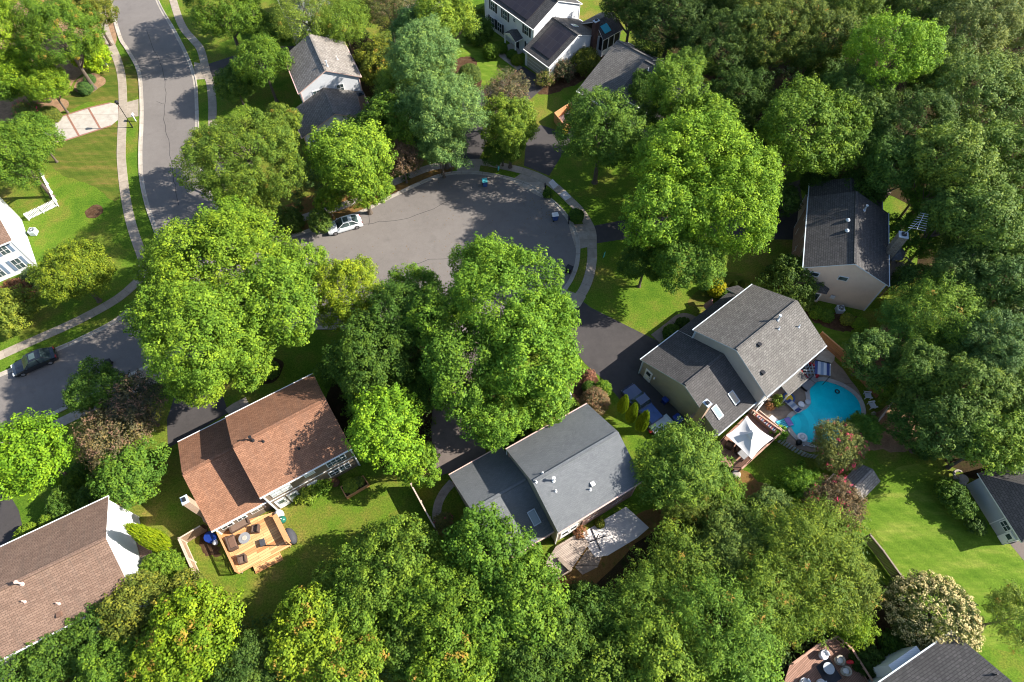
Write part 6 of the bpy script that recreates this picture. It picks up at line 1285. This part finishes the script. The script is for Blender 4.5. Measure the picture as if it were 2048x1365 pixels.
 (390, 1262, 88, 'maple_o', 6.5, (.108, .160, .014), 'bright yellow-green tree at the bottom left'), (330, 1335, 74, 'maple_o', 5.5, (.105, .152, .014), 'lower bright yellow-green tree cut by the bottom edge'), (272, 1215, 58, 'oak', 5, OL, 'olive tree at the lower corner of the white gable'),
 (190, 1262, 55, 'oak', 4.5, DG, 'dark tree overhanging the lower edge of the long brown roof'), (110, 1300, 55, 'oak', 4, DG, 'dark tree below the long brown roof at the bottom left'), (370, 1195, 40, 'oak', 3.5, OL, 'small olive tree at the lower end of the weathered fence'), (505, 1335, 68, 'oak', 5, (.04, .07, .02), 'dark tree between the two yellow trees at the bottom'), (820, 1290, 60, 'oak', 5, (.06, .1, .02), 'green crown in the gap of the bottom trees'),
 (20, 1340, 70, 'oak', 4, DG, 'dark tree at the bottom left corner'), (230, 1340, 70, 'oak', 4.5, MG, 'mid green tree at the bottom edge left of the yellow ones'),
 # left
 (58, 908, 78, 'maple', 5.5, (.088, .16, .014), 'lime green dense tree at the left edge above the long brown roof'), (196, 778, 58, 'oak', 5.2, DG, 'dark round tree at the kerb of the lower left street'), (262, 805, 52, 'plum', 6, (.038, .042, .028), 'dark purplish tree next to the kerb tree'),
 (232, 868, 76, 'plum', 3.6, (.080, .070, .034), 'copper brown feathery tree left of the driveway of the brown-roofed house'), (256, 952, 55, 'oak', 4, (.056, .105, .020), 'round dense holly-like tree above the white gable'), (150, 552, 74, 'oak', 4, (.092, .122, .016), 'wide low golden green tree on the lawn at the left'),
 (15, 625, 42, 'oak', 2.8, (.095, .118, .025), 'olive bush-like tree at the left edge above the sidewalk'), 
 (480, -45, 66, 'oak', 7, MG, 'tree beyond the top edge shading the main road'), (748, 262, 40, 'oak', 5, (.05, .09, .02), 'dark green tree at the lower right corner of the pale-roofed white house'), (795, 180, 44, 'maple', 6, (.075, .115, .02), 'green tree squeezed between the yellowing tree and the pines'), (720, 20, 40, 'oak', 6, (.07, .09, .025), 'small olive tree at the top edge between the airy trees and the reddish one'),
 (1845, 575, 46, 'oak', 3.6, (.036, .062, .02), 'low dark tree right below the raised deck'), (1838, 470, 44, 'oak', 3.6, DG, 'low dark tree right of the tan house chimney'), (1560, 400, 34, 'oak', 3.2, DK, 'low dark tree left of the tan house front'), (470, 170, 34, 'oak', 3.5, (.045, .08, .02), 'low dark tree left of the round dense green tree'), (640, 445, 22, 'oak', 2.2, (.05, .08, .02), 'low bush-like tree behind the parked sedan'),
 # more of the woods and of the big crowns
 (1480, 195, 62, 'oak', 6, DK, 'very dark tree at the right end of the half-hidden roof'), (1640, 70, 70, 'oak_o', 9, (.055, .075, .022), 'brownish olive woodland tree left of the brighter tall tree'), (1700, 12, 60, 'oak', 9, (.05, .075, .02), 'woodland tree at the top edge above the brighter tall tree'), (1770, 10, 55, 'oak', 8, (.04, .062, .02), 'dark woodland tree at the top edge right of the brighter tall tree'),
 (1500, 15, 66, 'oak', 8, (.042, .062, .02), 'woodland tree at the top edge above the olive brownish tree'), (1410, 5, 60, 'oak', 7, (.032, .055, .018), 'dark woodland tree at the top edge, first right of the colonial woods'), (1860, 130, 66, 'oak', 8, (.05, .075, .026), 'woodland tree between the brighter tall tree and the pale greyish ones'), (1645, 145, 48, 'oak', 6, DK, 'dark tree tucked above the yellow-tipped round tree'),
 (1520, 290, 40, 'oak', 4, DK, 'dark understory tree left of the yellow-tipped round tree'), (1730, 225, 60, 'oak', 7, (.042, .068, .02), 'woodland tree above the very dark tree'), (1720, 385, 42, 'oak', 4.5, DK, 'dark low tree behind the tan house ridge'), (1940, 370, 75, 'oak', 7, (.044, .068, .02), 'woodland tree below the yellow-tipped one in the right woods'), (1850, 370, 55, 'oak', 6, DG, 'dark woodland tree right of the brown canopy roof'),
 (1932, 482, 52, 'oak', 6, (.04, .064, .02), 'dark tree between wide woodland tree and raised deck'), (2010, 500, 60, 'oak', 6.5, (.04, .066, .02), 'woodland tree at the right edge above the greyish one'), (1940, 640, 55, 'feather', 5, (.05, .075, .02), 'feathery tree right flank beside the bluish dark tree'), (1900, 710, 55, 'oak', 5, (.046, .074, .022), 'dark tree below the feathery light green one'), (1990, 750, 62, 'oak', 5.5, (.042, .07, .028), 'bluish tree in the lower right woods'),
 (1960, 860, 58, 'oak', 5.5, (.052, .08, .02), 'green tree in the lower right woods above the hipped roof'), (1860, 800, 48, 'oak', 5, (.042, .066, .02), 'dark tree in the lower right woods nearest the pool yard'), (2040, 710, 52, 'oak', 6, (.044, .07, .026), 'woodland tree at the right edge below the greyish one'), (2044, 880, 46, 'maple', 5.5, (.06, .09, .02), 'tree at the right edge above the hipped roof'),
 (1385, 1190, 78, 'feather', 4, (.078, .104, .022), 'olive green airy crown below the right white patio tree'), (1530, 1190, 78, 'feather', 6.5, (.088, .110, .020), 'feathery olive crown in the centre of the lower right trees'), (1530, 1090, 70, 'pine', 4.2, (.072, .108, .028), 'green airy crown below the pale small tree'), (1640, 1075, 58, 'feather', 5, (.088, .105, .02), 'feathery crown below the rust and pink crape myrtle'),
 (1210, 1345, 66, 'maple', 5.5, (.072, .11, .02), 'yellowish green tree at the bottom edge, right of the dark green one'), (985, 1250, 74, 'maple', 6, (.066, .118, .018), 'green crown between the broad tree and the deep green one'), (668, 1172, 42, 'oak', 3.4, (.075, .118, .022), 'left flank crown at the edge of the back lawn'), (845, 1195, 78, 'maple', 5, (.075, .124, .02), 'green crown in the middle of the bottom trees'), (1120, 1290, 62, 'oak', 5.5, (.05, .088, .018), 'dark green crown at the bottom, under the dark gap'),
 (333, 640, 64, 'maple', 10, (.088, .146, .02), 'left lower crown of the huge maple beside the street bend'), (455, 475, 70, 'maple', 8, (.09, .15, .02), 'upper crown of the huge maple over the main road'), (590, 535, 56, 'maple', 7, (.09, .148, .02), 'upper right crown of the huge maple at the court mouth'), (475, 715, 66, 'maple', 7.5, (.086, .14, .02), 'lower right crown of the huge maple above the mulch ring'),
 (1088, 640, 60, 'maple', 8, (.078, .142, .02), 'right crown of the central maple over the court kerb'), (965, 545, 60, 'maple', 9, (.08, .142, .02), 'top crown of the central maple reaching over the court'), (1080, 800, 50, 'maple', 6, (.072, .128, .02), 'lower right tip crown of the central maple'), (865, 760, 52, 'oak', 5.5, DG, 'dark crown between the shaded tree and the central maple'), (745, 795, 46, 'maple', 5.5, (.06, .11, .02), 'green crown above the bright spiky-leaved tree'), (690, 730, 40, 'oak', 5, DG, 'dark crown at the upper right corner of the brown roof'),
 (830, 590, 48, 'maple', 6.5, (.07, .125, .02), 'crown between yellow-green tree and central maple'), (1330, 320, 70, 'maple', 8.5, (.092, .152, .02), 'upper left crown of the broad bright maple'), (1500, 350, 62, 'maple', 8, (.10, .165, .02), 'upper right crown of the broad bright maple'), (1420, 250, 58, 'maple', 8, (.092, .15, .02), 'top crown of the broad bright maple below the half-hidden roof'), (1290, 180, 40, 'oak', 6, DG, 'dark crown in front of the half-hidden roof, left'),
 (560, 250, 46, 'oak_o', 6, (.078, .11, .022), 'upper right flank of the broad olive green tree'), (420, 300, 50, 'oak_o', 6.5, (.08, .112, .022), 'left flank of the broad olive green tree over the main road'), (510, 400, 56, 'oak_o', 6, (.072, .104, .02), 'lower flank of the broad olive green tree'), (738, 378, 38, 'maple', 5, (.09, .145, .02), 'lower right crown of the light green maple'), 
 (150, 20, 40, 'oak', 6, DG, 'dark crown between the two olive corner trees'), (95, 170, 40, 'maple', 5, (.10, .155, .018), 'lower right crown of the yellow-green left tree'), (20, 150, 50, 'oak', 5.5, MG, 'mid green tree at the left edge below the corner'), (70, 270, 40, 'oak', 5, MG, 'upper right crown of the dark rounded left tree'),
]
for a in TREES:
    a = list(a)
    if a[2] >= 56 and a[3] != 'feather' and not (a[1] > 1060 and 640 < a[0] < 1000) and a[1] < 1000: a[4] *= 1.32
    if a[0] > 1660 and a[1] < 600: a[4] *= 1.1
    tree(*a[:7], asp=a[7] if len(a) > 7 else .85)
SHR = [
 (182, 112, 34, (.135, .20, .012), 'lime yellow shrub at the left sidewalk below the corner trees', 'maple', 2.2), (180, 160, 10, BL, 'small bluish shrub in the round bed, upper of two', 'bush', .7), (172, 178, 13, BL, 'small bluish shrub in the round bed, lower of two', 'bush', .6),
 (60, 228, 24, (.09, .12, .03), 'pale flowering shrub beside the banded driveway', 'crape', .8), (100, 232, 18, (.08, .10, .03), 'low shrub at the upper corner of the banded driveway', 'bush', .6), (66, 556, 20, (.07, .10, .065), 'blue-green shrub at the corner of the white house', 'bush', .8), (30, 585, 24, (.12, .06, .03), 'rust-coloured low maple shrub in front of the white house', 'red', .9),
 (983, 104, 15, (.07, .12, .02), 'clipped ball shrub on the lawn of the white colonial', 'bush', .9), (1003, 97, 11, MG, 'small shrub beside the porch of the white colonial', 'bush', .6), (960, 62, 26, DG, 'dark shrub at the front corner of the white colonial', 'oak', 1.4), (972, 24, 12, (.07, .11, .02), 'ball shrub in front of the colonial near the top edge, right one', 'bush', .8), (952, 28, 10, (.07, .11, .02), 'ball shrub in front of the colonial near the top edge, left one', 'bush', .7),
 (1034, 122, 11, (.09, .12, .02), 'low shrub left of the colonial garage door, lower', 'bush', .5), (1024, 110, 10, DG, 'low shrub left of the colonial garage door, upper', 'bush', .5), (1170, 125, 26, OL, 'shrub at the base of the colonial chimney', 'oak', 1.5), (1128, 140, 22, (.05, .06, .03), 'thin dark shrub against the colonial side wall', 'plum', 1.4), (1090, 160, 14, OL, 'sprig-like shrub by the bright blue bin', 'plum', 1.0),
 (1152, 432, 14, (.045, .085, .02), 'clipped round bush on the grass strip of the cul-de-sac', 'bush', 1.0), (1095, 388, 9, DG, 'small dark bush by the right kerb of the cul-de-sac', 'bush', .5), (1345, 668, 17, DG, 'dark low bush before the porch, right of the path', 'bush', .7), (1365, 650, 14, DK, 'dark low bush under the porch eave', 'bush', .6), (1332, 690, 10, MG, 'small green bush at the driveway end of the path', 'bush', .5),
 (1434, 578, 17, (.19, .18, .01), 'bright yellow shrub above the porch of the greige house', 'bush', 1.0), (1450, 592, 12, DG, 'dark shrub under the yellow one', 'bush', .8), (1582, 562, 46, (.045, .075, .02), 'bushy shrub between the greige and the tan houses', 'oak', 2.4), (1600, 600, 24, (.07, .10, .025), 'lighter shrub at the bay window of the tan house', 'oak', 1.4),
 (1632, 625, 13, MG, 'low shrub under the tan gable, first from the left', 'bush', .5), (1652, 632, 13, DG, 'low shrub under the tan gable, second from the left', 'bush', .5), (1695, 640, 12, OL, 'low shrub right of the air conditioner', 'bush', .5), (1720, 650, 14, MG, 'low shrub by the retaining edge below the tan house', 'bush', .5),
 (1770, 775, 22, (.06, .10, .02), 'leafy shrub between orange fence and adirondack chairs', 'maple', 1.2), (1728, 858, 26, (.045, .085, .018), 'arching green shrub at the lower right of the pool', 'pine', 1.4), (1600, 985, 40, (.070, .130, .018), 'weeping light green evergreen above the pale small tree', 'pine', 1.6), (1561, 868, 11, (.08, .15, .02), 'potted leafy plant at the corner of the red-brown deck', 'maple', .8),
 (1553, 802, 9, (.10, .14, .03), 'potted palm-like plant against the greige back wall', 'maple', .8), (1540, 812, 8, (.16, .08, .03), 'terracotta-coloured potted plant against the greige back wall', 'red', .6), (1190, 802, 25, (.12, .10, .055), 'round pinkish bronze shrub above the slate roof corner', 'red', 1.6), (1206, 778, 16, (.08, .14, .02), 'green shrub between bronze shrub and dark driveway', 'bush', .9), (1178, 752, 11, (.16, .08, .06), 'reddish low shrub left of the dark driveway', 'red', .7), (1178, 775, 12, DG, 'small dark shrub left of the green shrub', 'bush', .6),
 (540, 740, 17, (.07, .12, .03), 'hosta-like shrub right of the maple trunk in the mulch ring', 'bush', .6), (530, 750, 9, (.07, .12, .03), 'hosta-like plant below the maple trunk in the mulch ring', 'bush', .4), (325, 1146, 40, (.080, .130, .020), 'round clipped bush at the foot of the white gable', 'bush', 2.0), (98, 1042, 16, (.085, .135, .02), 'clipped ball shrub above the white roof edge, lower left', 'bush', .8), (60, 1070, 22, (.085, .13, .02), 'low hedge shrub along the white roof edge', 'bush', .6), (128, 1010, 28, DG, 'dark shrub in the shade above the white roof edge', 'oak', 1.0),
 (175, 1000, 24, DG, 'dark shrub next to the holly-like tree', 'oak', 1.0), (170, 940, 20, DG, 'low dark shrub in the bed right of the lime tree', 'bush', .6), (148, 960, 18, MG, 'low shrub in the bed right of the lime tree, lower', 'bush', .6), (120, 962, 9, LI, 'small lime shrub at the foot of the lime tree', 'bush', .5),
 (612, 985, 20, (.12, .16, .03), 'yellowish leafy perennials along the rear wall of the brown-roofed house', 'maple', .7), (640, 972, 18, MG, 'green perennials along the rear wall of the brown-roofed house', 'maple', .6), (702, 972, 14, (.11, .15, .03), 'herbs in the raised bed, left half', 'bush', .6), (718, 964, 10, (.07, .10, .03), 'herbs in the raised bed, right half', 'bush', .6),
 (888, 1048, 16, (.09, .09, .03), 'pink-flowering shrub at the lower end of the stone path', 'crape', 1.6), (1035, 872, 20, DG, 'dark shrub along the front eave of the slate-roofed house', 'bush', .8), (1070, 850, 16, MG, 'green shrub along the front eave of the slate-roofed house, right', 'bush', .7), (1008, 888, 14, DG, 'dark shrub along the front eave, left', 'bush', .7), (1200, 1048, 9, OL, 'low plants at the brick base of the slate-roofed house', 'bush', .35),
 (1160, 1063, 12, (.16, .08, .04), 'rust coloured plants beside the bleached deck', 'red', .5), (1922, 1016, 22, DG, 'dark hedge shrub left of the pale wall, lower', 'oak', 1.2), (1900, 985, 24, DG, 'dark hedge shrub left of the pale wall, upper', 'oak', 1.2), (1950, 1052, 17, (.04, .07, .02), 'hedge shrub below the pale wall', 'oak', 1.0), (1225, 908, 0.1 + 12, MG, 'small plant at the right corner of the slate roof', 'bush', .5),
 (1790, 1290, 26, DG, 'dark shrub under the cream-flowered tree', 'oak', 1.0), (1730, 1320, 28, DK, 'dark shrub right of the bottom deck', 'oak', 1.0), (580, 445, 26, (.05, .08, .02), 'low shrub behind the kerb left of the parked sedan', 'oak', .8), (940, 150, 20, PG, 'grey-green shrubs on the bank left of the colonial lawn', 'bush', .7), (1850, 900, 20, DK, 'black-green low shrub at the border of the bright lawn', 'oak', .8), (1165, 1200, 32, DK, 'dark undergrowth shrub below the bleached deck', 'oak', 1.2), 
]
for a in SHR: shrub(a[0], a[1], a[2], a[3], a[4], a[5], a[6])
# wide trees whose crown was measured in several pieces: one thing, one trunk, each bough mass a part
MERGE = [
 ('huge bright green maple at the bend of the main road', ['lower half maple above', 'maple crown merging', 'left flank maple crown', 'small bright crown hanging', 'left lower crown of the huge', 'upper crown of the huge', 'upper right crown of the huge', 'lower right crown of the huge'], (527, 742)),
 ('tallest green maple in the middle of the picture, its upper crown', ['lower right half of the central', 'lower left half of the central', 'bottom tip maple crown', 'crown left of the central', 'right crown of the central', 'top crown of the central', 'lower right tip crown of the central'], None),
 ('broad bright maple right of the cul-de-sac, upper crown', ['broad bright maple lower right', 'broad bright maple left crown', 'darker lower skirt crown', 'upper left crown of the broad bright', 'upper right crown of the broad bright', 'top crown of the broad bright'], None),
 ('broad olive green tree at the right of the main road', ['upper right flank of the broad olive', 'left flank of the broad olive', 'lower flank of the broad olive'], None),
 ('bright light green maple above the white parked sedan', ['lower right crown of the light green'], None),
 ('feathery light green tree right of the tan house deck', ['feathery tree right flank'], None),
 ('large feathery olive-yellow tree left of the bright lawn', ['right flank feathery crown', 'feathery olive crown in the centre', 'feathery crown below the rust'], None),
]
RELAB = {'tallest green maple in the middle of the picture, its upper crown': 'tall wide green maple in the middle of the picture, below the court', 'broad bright maple right of the cul-de-sac, upper crown': 'broad bright yellow-green maple right of the cul-de-sac'}
for par, kids, foot in MERGE:
    t, k, z = BYLAB[par]; ks = [k]; old = t.location.copy(); pos = {k: Vector((old.x, old.y, z))}
    for sub in kids:
        hit = [l for l in BYLAB if l.startswith(sub)]
        assert len(hit) == 1, (sub, hit)
        t2, k2, z2 = BYLAB.pop(hit[0]); pos[k2] = Vector((t2.location.x, t2.location.y, z2)); ks.append(k2)
        for ch in list(t2.children):
            if ch is not k2: bpy.data.objects.remove(ch, do_unlink=True)
        k2.parent = None; bpy.data.objects.remove(t2, do_unlink=True)
    c_ = P(*foot) if foot else sum((pos[x].xy.to_3d() for x in ks), Vector()) / len(ks); t.location = (c_.x, c_.y, 0)
    for x in ks: x.parent = t; x.location = (pos[x].x - c_.x, pos[x].y - c_.y, pos[x].z)
    if par in RELAB: t['label'] = RELAB[par]
def arbor(tip, base, wpx, col, label):
    """columnar evergreen: pixel of its tip and of its foot"""
    b = P(*base); t0 = b.xy.length
    dx = (tip[0] - 1024) / FPX; dy = (tip[1] - 682.5) / FPX; r = (dx, CP - SP * dy, -(SP + CP * dy)); t = t0 / math.hypot(r[0], r[1]); h = CAM_H + r[2] * t
    Rr = wpx * depth(b) / FPX; me = crown_mesh('arbor', 1.6, 0); e = empty('arborvitae', b, label, 'shrub')
    k = bpy.data.objects.new('foliage', me); COL.objects.link(k); k.parent = e; k.location = (0, 0, h * .48); f = Rr / 1.6; k.scale = (f, f, h * .5 / 1.6); k.color = (*col, 1); k.rotation_euler = (0, 0, b.x)
    u = bpy.data.objects.new('stem', trunk_mesh(0)); COL.objects.link(u); u.parent = e; u.scale = (Rr * .7, Rr * .7, h * .5)
arbor((268, 1036), (350, 1102), 15, (.20, .28, .012), 'tall lime columnar evergreen leaning away before the white gable')
arbor((1257, 794), (1240, 828), 9, (.17, .26, .014), 'columnar evergreen beside the pickup, upper of the row of three'); arbor((1276, 811), (1256, 848), 9.5, (.17, .26, .014), 'columnar evergreen beside the pickup, middle of the row of three'); arbor((1295, 824), (1276, 866), 10, (.17, .26, .014), 'columnar evergreen beside the pickup, lowest of the row of three')
arbor((1466, 562), (1462, 582), 6, (.06, .10, .02), 'small pointed evergreen above the greige house porch, left'); arbor((1484, 560), (1478, 578), 6, (.06, .10, .02), 'small pointed evergreen above the greige house porch, right')

def undergrowth(name, poly, n, label, seed, col=(.050, .085, .02), hmax=1.8):
    """knee-high to man-high scrub and saplings under the trees: one mass of leaves"""
    pts = wpts(poly); xs = [p.x for p in pts]; ys = [p.y for p in pts]; rs = np.random.RandomState(seed); cs = []
    while len(cs) < n:
        x, y = rs.uniform(min(xs), max(xs)), rs.uniform(min(ys), max(ys)); ins = False; j = len(pts) - 1
        for i in range(len(pts)):
            if (pts[i].y > y) != (pts[j].y > y) and x < (pts[j].x - pts[i].x) * (y - pts[i].y) / (pts[j].y - pts[i].y) + pts[i].x: ins = not ins
            j = i
        if ins: cs.append((x, y, rs.uniform(.2, 1) ** 2 * hmax))
    C = np.array(cs); k = 34; ci = np.repeat(np.arange(n), k); M_ = n * k; o3 = rs.normal(size=(M_, 3)); o3 /= np.linalg.norm(o3, axis=1)[:, None]
    pos = C[ci] + o3 * np.array([.75, .75, .45]) * rs.uniform(.3, 1, M_)[:, None]; pos[:, 2] = np.clip(pos[:, 2], .05, None)
    nr = o3 * .6 + np.array([0, 0, .5]) + rs.normal(size=(M_, 3)) * .35; nr /= np.linalg.norm(nr, axis=1)[:, None]; tg = rs.normal(size=(M_, 3)); tg -= (tg * nr).sum(1)[:, None] * nr; tg /= np.linalg.norm(tg, axis=1)[:, None]; bt = np.cross(nr, tg)
    sz = .26 * rs.uniform(.6, 1.3, M_); a = tg * sz[:, None] * .5; b = bt * sz[:, None] * .32; V = np.stack([pos - a, pos + b, pos + a, pos - b], 1)
    me = bpy.data.meshes.new(name); me.vertices.add(M_ * 4); me.vertices.foreach_set('co', V.ravel()); me.loops.add(M_ * 4); me.loops.foreach_set('vertex_index', np.arange(M_ * 4)); me.polygons.add(M_)
    me.polygons.foreach_set('loop_start', np.arange(0, M_ * 4, 4)); me.polygons.foreach_set('loop_total', np.full(M_, 4)); me.update()
    at = me.attributes.new('tint', 'FLOAT_VECTOR', 'FACE'); at.data.foreach_set('vector', np.stack([rs.uniform(0, 1, n)[ci], rs.uniform(0, 1, M_), np.zeros(M_)], 1).ravel()); me.materials.append(M('leaf'))
    o = bpy.data.objects.new(name, me); COL.objects.link(o); o.color = (*[c * GAIN for c in col], 1); tag(o, label, 'undergrowth', kind='stuff')
undergrowth('undergrowth', [(1290, -40), (1270, 70), (1350, 110), (1470, 200), (1520, 320), (1600, 365), (1800, 345), (1850, 440), (1850, 560), (1880, 650), (1830, 720), (1830, 800), (1870, 900), (2000, 940), (2150, 900), (2250, 300), (2200, -40)], 2600, 'scrub and saplings covering the floor of the woods on the right', 3)
undergrowth('undergrowth', [(1190, 1200), (1330, 1150), (1420, 1050), (1500, 1060), (1640, 1040), (1715, 1110), (1770, 1190), (1700, 1260), (1590, 1300), (1500, 1400), (1100, 1400)], 900, 'scrub between the tree trunks along the bottom right of the picture', 4)
undergrowth('undergrowth', [(0, 1310), (150, 1290), (300, 1220), (500, 1250), (640, 1200), (900, 1180), (1060, 1170), (1120, 1290), (1060, 1400), (0, 1400)], 900, 'scrub between the tree trunks along the bottom left of the picture', 5)
undergrowth('undergrowth', [(660, 720), (760, 640), (900, 640), (860, 900), (760, 920), (700, 830)], 260, 'scrub under the dark trees left of the centre', 6)
undergrowth('undergrowth', [(600, 300), (760, 300), (870, 300), (830, 350), (700, 400), (600, 420), (560, 380)], 200, 'scrub under the trees above the parked sedan', 7)
undergrowth('undergrowth', [(700, 60), (820, 60), (900, 200), (900, 290), (760, 280), (730, 180)], 260, 'scrub under the pines beside the pale-roofed white house', 8)
